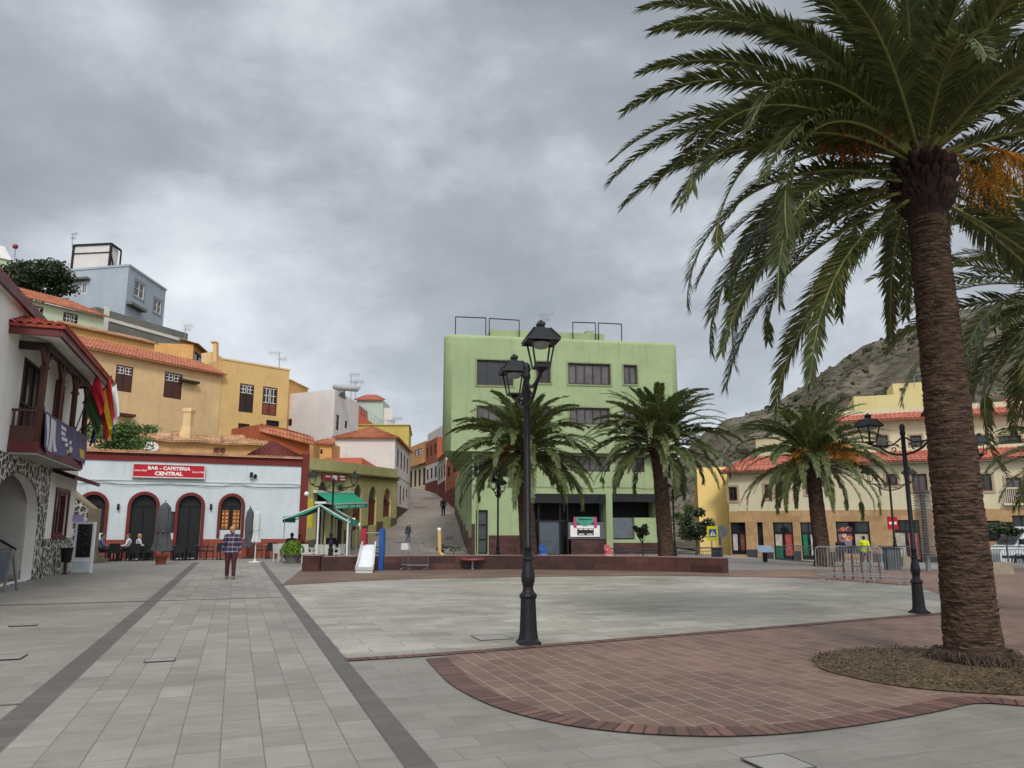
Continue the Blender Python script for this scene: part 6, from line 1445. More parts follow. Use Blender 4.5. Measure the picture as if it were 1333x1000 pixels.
# wheeled frame of bicycle racks behind the right barriers
M_RACK = plain('red brown painted steel', srgb('#5e2f2a'), .55, .2, .2, 5)
for i, (px, lab) in enumerate(((1093, 'red brown steel hoop rack nearest the third palm trunk'), (1117, 'red brown steel hoop rack in the middle behind the barriers'), (1140, 'red brown steel hoop rack nearest the lamp post'))):
    b = G(px, 754); mb = MB(); mb.tube([b + V(-.16, 0, 0), b + V(-.14, 0, .75), b + V(-.08, 0, .85), b + V(.08, 0, .85), b + V(.14, 0, .75), b + V(.16, 0, 0)], .03, 8); mb.bar(b + V(-.15, 0, .4), b + V(.15, 0, .4), .035)
    tag(mb.build('bicycle_rack', M_RACK, loc=b), lab, 'bicycle rack', 'hoop racks behind the barriers')

# railings
def railing(pts, h, z, label, rows=2, step=.13):
    o = thing('railing', label, 'railing', pts[0] + V(0, 0, z)); m = plain('grey painted railing', srgb('#55585a'), .5, .5, .15, 3); mr = MB(); mbars = MB(); mp = MB()
    for a, b in zip(pts, pts[1:]):
        a = a + V(0, 0, z); b = b + V(0, 0, z); L = (b - a).length; e = (b - a) / L
        mr.bar(a + V(0, 0, h), b + V(0, 0, h), .06); mr.bar(a + V(0, 0, .1), b + V(0, 0, .1), .045); mr.bar(a + V(0, 0, h - .14), b + V(0, 0, h - .14), .035)
        for k in range(int(L / step)): p = a + e * step * (k + .5); mbars.bar(p + V(0, 0, .1), p + V(0, 0, h - .14), .02)
        n = max(1, round(L / 2.2))
        for k in range(n + 1): p = a + e * L * k / n; mp.bar(p, p + V(0, 0, h + .03), .07)
    mr.build('rails', m, o); mbars.build('bar_panel', m, o); mp.build('posts', m, o); return o
railing([D(792, 720, 36), D(962, 720, 38.3)].copy() and [V(D(792, 720, 36).x, 36), V(D(868, 720, 36.6).x, 36.6), V(D(940, 720, 38.0).x, 38.0)], .68, .0, 'grey railing behind the bench wall in front of the green shop')
railing([V(14.2, 41.8), V(23, 40.4), V(32, 39.2), V(46, 37.5)], .92, -.24, 'long grey railing between the square and the cream building road')
b = V(D(1000, 735, 40.6).x, 40.6, -.24); c = V(D(1062, 742, 39.4).x, 39.4, -.24); a_ = V(D(947, 733, 41.3).x, 41.3, -.24)
tag(MB().bar(a_ + V(0, 0, .07), c + V(0, 0, .07), .22, .14).build('kerb', plain('yellow kerb paint', srgb('#a8893c'), .75, 0, .25, 2), loc=a_), 'worn yellow painted kerb before the long grey railing', 'kerb')
for i, (px, py, w, lab) in enumerate(((1307, 745, .75, 'sandy concrete block before the white van'), (1182, 735, .4, 'small sandy concrete block behind the right lamp post'))):
    b = G(px, py + 3); mb = MB(); mb.prism([b + V(-w / 2, 0, 0), b + V(w / 2, 0, 0), b + V(w / 2 - .05, .02, .42), b + V(-w / 2 + .05, .02, .42)], V(0, .45, 0)); tag(mb.build('concrete_block', plain('sandy concrete', srgb('#8d806c'), .9, 0, .2, 5, .01), loc=b), lab, 'block')

# slide with red and blue posts
b = G(478, 746); sl = thing('playground_slide', 'white plastic slide between a red and a blue post', 'slide', b); Yb = b.y
M_PLW = plain('white slide plastic', srgb('#d5d8dc'), .35, 0, .05, 3); M_PR = plain('red play panel', srgb('#a02338'), .45, 0, .1); M_PB = plain('blue play panel', srgb('#1f4f9a'), .45, 0, .1)
x0, x1 = D(463, 746, Yb).x, D(485, 746, Yb).x; xt0, xt1 = D(471, 717, Yb + 1.5).x, D(488, 717, Yb + 1.5).x
prof = [(0, .12), (.25, .14), (.6, .34), (1.2, .78), (1.6, .98)]
def sp(s, q, dz=0): # s index in profile, q across
    y, z = prof[s]; f_ = y / 1.6; return V((x0 + (xt0 - x0) * f_) * (1 - q) + (x1 + (xt1 - x1) * f_) * q, Yb + y, z + dz)
mb = MB()
for s in range(4):
    mb.poly([sp(s, 0), sp(s, 1), sp(s + 1, 1), sp(s + 1, 0)]); mb.poly([sp(s, 0, -.05), sp(s, 1, -.05), sp(s + 1, 1, -.05), sp(s + 1, 0, -.05)])
mb.poly([sp(0, 0), sp(0, 1), sp(0, 1, -.12), sp(0, 0, -.12)]); mb.build('chute', M_PLW, sl)
mb = MB()
for q in (0, 1):
    for s in range(4): mb.bar(sp(s, q, .06), sp(s + 1, q, .06), .06, .16)
mb.bar(sp(0, 0, .03), sp(0, 1, .03), .06, .12); mb.build('side_rail', plain('off white plastic', srgb('#b9b9b6'), .4), sl)
for (px, m_, w) in ((471.5, M_PR, .17), (495, M_PB, .17)):
    c = V(D(px, 735, Yb + 1.5).x, Yb + 1.55, 0); mb = MB(); mb.prism([c + V(-w, 0, 0) * .5, c + V(w, 0, 0) * .5, c + V(w * .5, 0, 1.45), c + V(w * .35, 0, 1.6), c + V(-w * .35, 0, 1.6), c + V(-w * .5, 0, 1.45)], V(0, .5, 0)); mb.build('post', m_, sl)
mb = MB(); xa = D(472, 700, Yb + 1.5).x; xb = D(495, 700, Yb + 1.5).x; mb.tube([V(xa, Yb + 1.7, 1.42), V(xb, Yb + 1.7, 1.42)], .025, 8); mb.box(V((xa + xb) / 2, Yb + 1.85, .95), (xb - xa - .1, .5, .06))
for k in range(4): mb.bar(V(xa + .08, Yb + 2.2, .2 + .22 * k), V(xb - .08, Yb + 2.2, .2 + .22 * k), .04)
mb.build('platform', M_ALU, sl)
# low round play table
b = G(615, 741.5); o = thing('play_table', 'low red topped table on a single foot before the bench wall', 'table', b); MB().lathe([(.48, .36), (.5, .38), (.5, .41), (.48, .43)], b, 24).build('top', plain('red table top', srgb('#8e4238'), .5, 0, .15), o); MB().lathe([(.1, 0), (.06, .05), (.06, .36)], b, 10).build('foot', M_ALU, o)
MB().box(b + V(.05, 0, .46), (.5, .3, .05)).build('tray', plain('dark slate tray', srgb('#3a3d42'), .5), o)
# spring rockers
for (px, py, m_, lab, seed) in ((708, 741, M_PB, 'blue spring rocker toy before the bench wall', 1), (793, 742, plain('pink play plastic', srgb('#b8505c'), .45), 'pink spring rocker toy before the bench wall', 2)):
    b = G(px, py); o = thing('spring_rocker', lab, 'spring rocker', b, None)
    MB().tube([b + V(.07 * cos(k * .8), .07 * sin(k * .8), .01 * k) for k in range(32)], .014, 5).build('spring', M_BLACKM, o)
    mb = MB(); mb.prism([b + V(x, -.05, z) for x, z in ((-.3, .32), (.28, .32), (.3, .42), (.12, .5), (.1, .8), (.02, .95), (-.16, .98), (-.2, .8), (-.1, .66), (-.28, .56))], V(0, .1, 0)); mb.build('body', m_, o)
    mb = MB(); mb.box(b + V(.02, 0, .55), (.26, .28, .05)); mb.tube([b + V(-.08, -.2, .78), b + V(-.08, .2, .78)], .02, 6); mb.build('seat', M_SIGNW if seed == 2 else plain('pale blue play plastic', srgb('#9fb0c0'), .5), o)
# yellow post
b = V(D(572, 716, 43).x, 43, 0); o = thing('traffic_post', 'pale yellow post with a bent foot at the street mouth', 'post', b); MB().tube([b + V(.28, 0, .1), b + V(.1, 0, .2), b + V(0, 0, .34), b + V(-.03, 0, 1.5)], .1, 10).build('post', plain('pale yellow paint', srgb('#c9a468'), .6, 0, .1), o); MB().lathe([(.1, 0), (.1, .12), (.02, .14)], b + V(-.03, 0, 1.5), 10).build('cap', M_SIGNW, o)
# seagull shaped white ornament by the doors
b = gf.pt(gf.uv(463, 684)[0], 1.55, .9); o = thing('white_ornament', 'white bird shaped ornament beside the green canopy and a red door', 'ornament', V(b.x, b.y, 1.2)); mb = MB(); c = D(462, 681, 43)
mb.tube([c + V(-.22, 0, .22), c + V(-.05, 0, .24), c + V(0, 0, .1), c + V(.05, 0, -.08), c + V(.25, 0, -.12), c + V(.3, 0, 0)], [.03, .06, .06, .1, .1, .03], 10); mb.build('body', M_SIGNW, o)
MB().bar(c + V(.1, 0, -.18), V(c.x + .1, c.y, 0), .04).build('stand', M_ALU, o)

# signs on the right
b = V(D(927, 735, 41).x, 41, -.24); o = thing('crossing_sign', 'yellow backed blue pedestrian crossing sign beside the dark bush', 'sign', b); cpx = D(927, 695, 41); MB().tube([b, cpx + V(0, .06, .4)], .035, 8).build('pole', M_ALU, o)
r_ = (D(921, 704, 41), D(934, 685, 41)); w = r_[1].x - r_[0].x; h = r_[1].z - r_[0].z; c = (r_[0] + r_[1]) / 2
MB().box(c, (w, .03, h)).build('panel', plain('fluorescent yellow panel', srgb('#c9c21a'), .5, 0, .06), o); MB().box(c + V(0, -.02, .02), (w * .66, .015, w * .72)).build('blue_panel', plain('sign blue', srgb('#1d3f7a'), .45), o)
mb = MB(); y = c.y - .031; q = w * .27; mb.poly([V(c.x - q, y, c.z - q + .02), V(c.x + q, y, c.z - q + .02), V(c.x, y, c.z + q + .02)]); mb.build('triangle', M_SIGNW, o)
mb = MB(); y -= .004; mb.poly([V(c.x + .01 + .03 * cos(k), y, c.z + .10 + .03 * sin(k)) for k in range(6)]); mb.add([V(c.x - .01, y, c.z + .07), V(c.x + .03, y, c.z + .07), V(c.x + .03, y, c.z - .03), V(c.x - .01, y, c.z - .03)], [(0, 1, 2, 3)]); mb.add([V(c.x - .01, y, c.z - .03), V(c.x + .015, y, c.z - .03), V(c.x - .04, y, c.z - .13), V(c.x - .07, y, c.z - .13)], [(0, 1, 2, 3)]); mb.add([V(c.x + .01, y, c.z - .03), V(c.x + .035, y, c.z - .03), V(c.x + .07, y, c.z - .13), V(c.x + .04, y, c.z - .13)], [(0, 1, 2, 3)]); mb.build('walking_figure', plain('sign black', (.01, .01, .01), .5), o)
c = D(938.5, 692, 43); b = V(c.x, 43, -.24); o = thing('sign_back', 'grey sign seen from behind to the right of the crossing sign', 'sign', b); MB().tube([b, c], .03, 8).build('pole', M_ALU, o); mb = MB(); M_GB = plain('grey sign back', srgb('#5c6166'), .5, .3); mb.tube([c + V(0, -.02, 0), c + V(0, .0, 0)], .34, 20); mb.bar(c + V(-.08, .03, -.3), c + V(-.08, .03, -.75), .32, .02); mb.build('panel', M_GB, o)
c = D(1162, 681, 38); b = V(c.x, 38, -.24); o = thing('no_entry_sign', 'red no entry sign with a white bar behind the lamp posts', 'sign', b); MB().tube([b, c + V(0, .04, .3)], .035, 8).build('pole', M_ALU, o); MB().box(c, (.5, .03, .62)).build('panel', M_SIGNRED, o); MB().box(c + V(0, -.02, 0), (.36, .012, .12)).build('bar', M_SIGNW, o)
b = V(D(997, 736, 38.3).x, 38.3, -.24); o = thing('information_lectern', 'slanted information lectern with a pale panel on a dark post', 'lectern', b); MB().prism([b + V(-.1, 0, 0), b + V(.1, 0, 0), b + V(.1, .0, .75), b + V(-.1, 0, .75)], V(0, .1, 0)).build('post', M_BLACKM, o); c = b + V(0, 0, .85)
MB().box(c, (.75, .5, .04), M=Matrix.Rotation(rad(38), 3, 'X')).build('panel', plain('pale blue panel', srgb('#a8b4c4'), .35, 0, .06), o)
# tall ribbed metal sculpture
b = V(D(1209, 745, 30).x, 30, 0); o = thing('ribbed_column', 'tall grey column of stacked metal plates behind the right lamp', 'sculpture', b); c = D(1200, 640, 30); mb = MB(); hgt = c.z
for k in range(50): z = .55 + (hgt - .55) * k / 49; x = b.x + (c.x - b.x) * z / hgt; mb.lathe([(.1, 0), (.34 - .05 * (k % 2), .006), (.34 - .05 * (k % 2), .03), (.1, .036)], V(x, b.y, z), 14, smooth=False)
mb.build('plates', plain('grey metal plates', srgb('#7d7a76'), .5, .5, .2, 4), o); MB().tube([b, V(c.x, b.y, hgt)], .09, 10).build('core', M_ALU, o)
# street bins
for (p, lab) in ((V(D(1163, 748, 31).x, 31, 0), 'grey box bin behind the grey barriers'), (V(D(934, 735, 40.5).x, 40.5, -.24), 'dark blue bin under the yellow crossing sign')):
    o = thing('litter_bin', lab, 'bin', p); m_ = plain('grey bin panel', srgb('#4c5254'), .6) if 'grey' in lab else plain('dark blue bin', srgb('#1c2438'), .5)
    MB().prism([p + V(-.24, -.2), p + V(.24, -.2), p + V(.24, .2), p + V(-.24, .2)], V(0, 0, .8)).build('body', m_, o); MB().prism([p + V(-.26, -.22, .802), p + V(.26, -.22, .802), p + V(.26, .22, .802), p + V(-.26, .22, .802)], V(0, 0, .06)).build('lid', M_BLACKM, o)

# information totem, bin and board on the left
b = G(106, 746); o = thing('information_totem', 'white upright information totem with a dark screen beside the stone wall', 'totem', b); rzv = rad(8); Mz = Matrix.Rotation(rzv, 3, 'Z'); hgt = 1.84
MB().box(b + V(0, 0, hgt / 2), (.66, .2, hgt), rz=rzv).build('body', plain('white totem shell', srgb('#dcdedc'), .5, 0, .04), o); MB().box(b + Mz @ V(.02, -.11, 1.16), (.5, .02, 1.2), rz=rzv).build('screen', glass('dark screen', (.02, .018, .022), .15), o)
MB().box(b + Mz @ V(.0, -.125, .22), (.62, .03, .4), rz=rzv).build('foot_panel', plain('pale grey panel', srgb('#c3cccc'), .5), o)
rg = random.Random(6); mb = MB()
for k in range(18): x, z = rg.uniform(-.18, .22), rg.uniform(.65, 1.7); mb.box(b + Mz @ V(x, -.122, z), (rg.uniform(.02, .12), .004, rg.uniform(.02, .1)), rz=rzv)
mb.build('screen_print', plain('muted screen print', srgb('#3a343a'), .4), o)
tag(MB().box(D(100, 675, 30.5) , (.55, .04, .28)).build('small_sign', plain('lilac notice', srgb('#a99bc0'), .6), loc=D(100, 675, 30.5)), 'small lilac notice above the information totem', 'sign')
b = G(84, 748); o = thing('litter_bin', 'black tapered bin on a post beside the rubble stone wall', 'bin', b); MB().lathe([(.15, .42), (.2, .9), (.215, .92), (.19, .92), (.15, .6)], b, 16).build('bucket', M_BLACKM, o); MB().lathe([(.12, 0), (.12, .03), (.05, .05), (.05, .43)], b, 10).build('post', M_DKWOOD, o)
b = G(2, 770); o = thing('menu_board', 'grey framed pavement board at the left photo edge', 'board', b)
mb = MB()
for s_ in (-1, 1):
    mb.bar(b + V(-.3, s_ * .28, 0), b + V(-.3, 0, 1.05), .05); mb.bar(b + V(.22, s_ * .28, 0), b + V(.16, 0, 1.05), .05); mb.bar(b + V(-.3, s_ * .2, .28), b + V(.2, s_ * .2, .28), .04)
mb.bar(b + V(-.32, 0, 1.05), b + V(.18, 0, 1.05), .06); mb.build('frame', M_ALU, o)
MB().add([b + V(-.27, -.2, .3), b + V(.17, -.2, .3), b + V(.14, -.02, 1.0), b + V(-.27, -.02, 1.0)], [(0, 1, 2, 3)]).build('panel', plain('slate board', srgb('#5f676b'), .6, 0, .25, 4), o)
# ================================================================== CAFE TERRACE
bf = Face(fp_bar0, fp_bar1)
M_RATTAN = plain('black woven resin', srgb('#1d1d20'), .6, 0, .3, 30, .004); M_WPL = plain('white plastic chair', srgb('#cfcfcb'), .45, 0, .06); M_STEEL = plain('brushed steel', srgb('#8a8c8c'), .35, .7, .1)
def chair(name, label, m, arms=True):
    o = thing(name, label, 'chair', (0, 0, 0))
    MB().box((0, 0, .44), (.5, .5, .07)).build('seat', m, o)
    mb = MB(); mb.prism([V(-.25, .22, .48), V(.25, .22, .48), V(.24, .27, .86), V(-.24, .27, .86)], V(0, .035, 0)); mb.build('backrest', m, o)
    for x in (-.22, .22):
        for y in (-.22, .22): MB().bar(V(x, y, 0), V(x, y, .41), .045).build('leg', m, o)
        if arms: mb = MB(); mb.bar(V(x * 1.12, -.22, .66), V(x * 1.12, .24, .66), .05, .04); mb.bar(V(x * 1.12, -.2, .44), V(x * 1.12, -.2, .64), .04); mb.build('armrest', m, o)
    return o
def table(label, top, leg, r=.38):
    o = thing('cafe_table', label, 'table', (0, 0, 0)); MB().lathe([(r - .01, .71), (r, .72), (r, .74), (r - .01, .75)], (0, 0, 0), 20).build('tabletop', top, o)
    MB().lathe([(.24, 0), (.22, .03), (.035, .05), (.03, .7)], (0, 0, 0), 10).build('pedestal', leg, o); return o
CH = chair('cafe_chair', 'x', M_RATTAN); WC = chair('plastic_chair', 'x', M_WPL); TB = table('x', M_STEEL, M_BLACKM); WT = table('x', M_WPL, M_WPL)
used = set()
def put(P, p, rz, label, group):
    o = P if P.name not in used else dup(P); used.add(P.name); o.location = p; o.rotation_euler = (0, 0, rz); relabel(o, label, group); return o
ba = math.atan2(bf.e.y, bf.e.x)
names = ['by the first arch', 'before the open cafe door', 'under the pot of the grey parasol', 'right of the grey parasol', 'before the third arch', 'in front of the checked curtains', 'beside the white parasol']
tabs = []
for i, px in enumerate((150, 176, 194, 232, 246, 283, 345)):
    u = bf.uv(px, 715)[0]; o_ = 1.55 + (.55 if i in (3, 5) else 0) ; p = bf.pt(u, 0, o_); tabs.append((u, o_))
    put(TB, p, 0, 'small steel cafe table ' + names[i], 'steel tables on the cafe terrace')
    for s_, (du, do, rz) in enumerate(((-.68, .05, ba + pi / 2), (.68, .0, ba - pi / 2), (.0, .72, ba + pi))):
        if i in (1, 2) and s_ == 1 and i == 2: continue
        w_ = ['left of', 'right of', 'on the near side of'][s_]
        put(CH, bf.pt(u + du * .85, 0, o_ + do), rz + .15 * sin(i * 7 + s_), f'black woven chair {w_} the table {names[i]}'.replace('under the pot of the grey parasol', 'under the grey parasol').replace('on the near side of', 'near side of'), 'black woven chairs on the cafe terrace')
# closed parasols
def parasol(base, h, r, mat, label, pot=None, polem=None, flare=1.0, zlow=.6):
    o = thing('closed_parasol', label, 'parasol', base); rg = random.Random(len(label)); b = Vector(base)
    MB().tube([b, b + V(0, 0, h + .12)], .028, 8).build('pole', polem or M_ALU, o)
    n = 32; vs = []; fs = []; prof = [(zlow, r * flare), (zlow + (h - zlow) * .18, r * flare * .8), (zlow + (h - zlow) * .36, r * .72), (zlow + (h - zlow) * .42, r * .78), (zlow + (h - zlow) * .7, r * .8), (zlow + (h - zlow) * .9, r * .62), (h, r * .2)]
    for j, (z, q) in enumerate(prof):
        for k in range(n): a = 2 * pi * k / n; q2 = q * (1 + .16 * cos(8 * a) + .06 * cos(5 * a + j)); vs.append(b + V(q2 * cos(a), q2 * sin(a), z + (.05 * cos(8 * a) if j == 0 else 0)))
    for j in range(len(prof) - 1):
        for k in range(n): fs.append((j * n + k, j * n + (k + 1) % n, (j + 1) * n + (k + 1) % n, (j + 1) * n + k))
    fs.append([(len(prof) - 1) * n + k for k in range(n)]); MB().add(vs, fs, True).build('canopy', mat, o)
    MB().lathe([(r * .8, 0), (r * .83, .04), (r * .8, .09)], b + V(0, 0, zlow + (h - zlow) * .38), 16).build('strap', mat, o)
    if pot: MB().lathe([(.2, 0), (.27, .36), (.31, .37), (.31, .44), (.26, .44), (.24, .38)], b, 18).build('pot', pot, o)
    else: MB().lathe([(.34, 0), (.34, .03), (.06, .06), (.05, .16)], b, 16).build('foot', polem or M_ALU, o)
    return o
M_GREYC = plain('charcoal parasol cloth', srgb('#4a4c4e'), .8, 0, .25, 3); M_TERRA = plain('terracotta', srgb('#8a4a34'), .8, 0, .15, 4); M_PCW = plain('off white parasol cloth', srgb('#c4c6c2'), .75, 0, .12, 3)
parasol(G(209, 735), 2.75, .38, M_GREYC, 'closed charcoal parasol standing in a terracotta pot', M_TERRA, flare=1.15)
parasol(bf.pt(bf.uv(320, 715)[0], 0, 1.0), 2.7, .26, M_GREYC, 'closed charcoal parasol behind the white one', None, M_BLACKM)
parasol(G(331.5, 732), 2.45, .2, M_PCW, 'closed white parasol on a white foot', None, M_WMET, 1.05, .95)
b = G(316, 719.5); o = thing('flower_pot', 'terracotta pot beside the white parasol', 'pot', b); MB().lathe([(.18, 0), (.26, .4), (.29, .41), (.29, .48), (.25, .48), (.2, .4)], b, 16).build('pot', M_TERRA, o); MB().lathe([(.22, .4), (.02, .43)], b, 12).build('soil', M_MULCH, o)
# freestanding double sloped green canopy with white posts
rY = 36.2; rd = D(417, 655.5, rY); le = D(368, 673, rY); re = D(456, 677.5, rY); dep = V(-.12, 2.6)
cn = thing('terrace_canopy', 'dark green double sloped canopy on white posts beside the planter', 'canopy', V(rd.x, rY, 0))
mb = MB()
for (a, b) in ((rd, le), (rd, re)):
    n = 8
    for k in range(n):
        s0, s1 = k / n, (k + 1) / n; sag = lambda s: -.1 * sin(pi * s)
        q = [a.lerp(b, s) + V(0, 0, sag(s)) for s in (s0, s1)]
        mb.add([q[0], q[1], q[1] + dep, q[0] + dep], [(0, 1, 2, 3)], True)
mb.build('canopy', M_AWN2, cn, weld=.001)
mb = MB()
for b in (le, re):
    for k in range(12): p = b + dep * (k / 12); q = b + dep * ((k + 1) / 12); mb.poly([p, q, q - V(0, 0, .22), (p + q) / 2 - V(0, 0, .27), p - V(0, 0, .22)])
a = rd
for b in (le, re):
    for k in range(6): p = a.lerp(b, k / 6) + V(0, -.01, -.1 * sin(pi * k / 6)); q = a.lerp(b, (k + 1) / 6) + V(0, -.01, -.1 * sin(pi * (k + 1) / 6)); mb.poly([p, q, q - V(0, 0, .12), p - V(0, 0, .12)])
mb.build('valance', plain('sea green valance', srgb('#2f8c72'), .7), cn)
mb = MB(); mb.bar(rd + V(0, -.02, .04), rd + dep + V(0, 0, .04), .5, .1)
for b in (le, re):
    for q in (0, 1): mb.bar(rd + dep * q + V(0, 0, -.06), b + dep * q + V(0, 0, -.1), .05)
mb.build('frame', M_WMET, cn)
for (px, dy) in ((413, 0), (418, 2.6), (452, .02), (455, 2.6), (437, 2.6)):
    x = D(px, 700, rY + dy).x; zt = 2.75 if px < 430 else 2.05; MB().bar(V(x, rY + dy + .05, 0), V(x, rY + dy + .05, zt), .075).build('post', M_WMET, cn)
x = D(368.5, 700, rY).x; MB().bar(V(x, rY + .1, 0), V(x, rY + .1, 2.15), .03).build('post', M_ALU, cn)
for i, (px, Y_, rz, lab) in enumerate(((366, 38.5, 2.4, 'white plastic chair by the cafe wall left of the planter'), (374, 39.3, 1.2, 'white plastic chair close to the cafe wall'), (398, 37.2, .6, 'white plastic chair behind the planter shrub'), (404, 38.0, 2.0, 'white plastic chair left of the nearest canopy post'), (421, 37.0, 1.0, 'white plastic chair just right of the canopy post'), (434, 36.9, 2.8, 'white plastic chair right of the lamp post foot'), (440, 38.2, 4.2, 'white plastic chair under the right canopy slope'))):
    put(WC, V(D(px, 700, Y_).x, Y_, 0), rz, lab, 'white plastic chairs under the green canopy')
for (px, Y_, lab) in ((390, 37.9, 'white round plastic table behind the planter shrub'), (428, 37.6, 'white round plastic table under the canopy beside the lamp')): put(WT, V(D(px, 700, Y_).x, Y_, 0), 0, lab, 'white tables under the green canopy')
c = D(404, 668, 41.3); tag(MB().box(c, (.26, .05, 1.5)).build('banner_strip', plain('yellow green banner', srgb('#a8a01c'), .6), loc=c), 'narrow yellow vertical banner beside the maroon pier', 'banner')
c = D(399, 643, 43); o = thing('globe_light', 'small white globe light on the maroon pier', 'wall lamp', c); MB().ball(c, .13).build('globe', M_SIGNW, o)

# ================================================================== VAN
b = V(27.4, 44.2, -.58); vn = thing('van', 'white panel van with a dark side window parked behind the railing', 'van', b)
M_VW = plain('white van paint', srgb('#c9ccd0'), .3, 0, .04, 2, 0, .5); M_TYRE = plain('black tyre rubber', (.015, .015, .015), .85); M_VG = glass('van window glass', (.012, .014, .018), .08)
pr = [(0, .32), (-.02, .75), (.08, 1.0), (.35, 1.12), (.95, 1.22), (1.75, 2.12), (2.1, 2.28), (5.6, 2.32), (5.75, 2.2), (5.8, .4), (5.6, .3), (.3, .28)]
mb = MB(); mb.prism([b + V(x, 0, z) for x, z in pr], V(0, 1.95, 0)); bd = mb.build('body', M_VW, vn)
bm = bmesh.new(); bm.from_mesh(bd.data); bmesh.ops.bevel(bm, geom=[e for e in bm.edges], offset=.06, segments=2, affect='EDGES', profile=.6); bm.to_mesh(bd.data); bm.free()
def vq(pts, y=-.012): return [b + V(x, y, z) for x, z in pts]
mb = MB(); mb.poly(vq([(1.12, 1.3), (2.25, 1.28), (2.25, 2.05), (1.82, 2.05)])); mb.poly([p + V(0, -.004, 0) for p in vq([(2.6, 1.15), (5.5, 1.12), (5.5, 2.1), (2.6, 2.1)])]); mb.build('side_window', M_VG, vn)
mb = MB(); mb.add([b + V(.98, .12, 1.28), b + V(.98, 1.83, 1.28), b + V(1.72, 1.76, 2.1), b + V(1.72, .19, 2.1)], [(0, 1, 2, 3)]); o = mb.build('windscreen', glass('windscreen glass', (.06, .07, .08), .06), vn)
for v_ in o.data.vertices: v_.co += V(-.03, 0, .03)
for x in (1.05, 4.6):
    w = MB().tube([b + V(x, -.03, .33), b + V(x, .22, .33)], .34, 24).build('wheel', M_TYRE, vn); MB().tube([b + V(x, -.05, .33), b + V(x, -.025, .33)], .19, 16).build('rim', M_ALU, w)
mb = MB()
for x in (1.05, 4.6): mb.tube([b + V(x + .44 * cos(k * pi / 10), -.015, .33 + .44 * sin(k * pi / 10)) for k in range(11)], .035, 5)
mb.bar(b + V(.1, -.02, .62), b + V(5.7, -.02, .62), .02, .14); mb.build('trim', M_BLACKM, vn)
mb = MB(); mb.box(b + V(1.15, -.18, 1.45), (.12, .2, .3)); mb.bar(b + V(1.2, 0, 1.35), b + V(1.15, -.12, 1.4), .05); mb.build('wing_mirror', M_BLACKM, vn)
MB().box(b + V(.12, .06, .88), (.12, .16, .2)).build('headlight', M_SIGNW, vn); MB().bar(b + V(2.35, -.016, .45), b + V(2.35, -.016, 2.1), .012, .012).build('door_seam', M_BLACKM, vn)

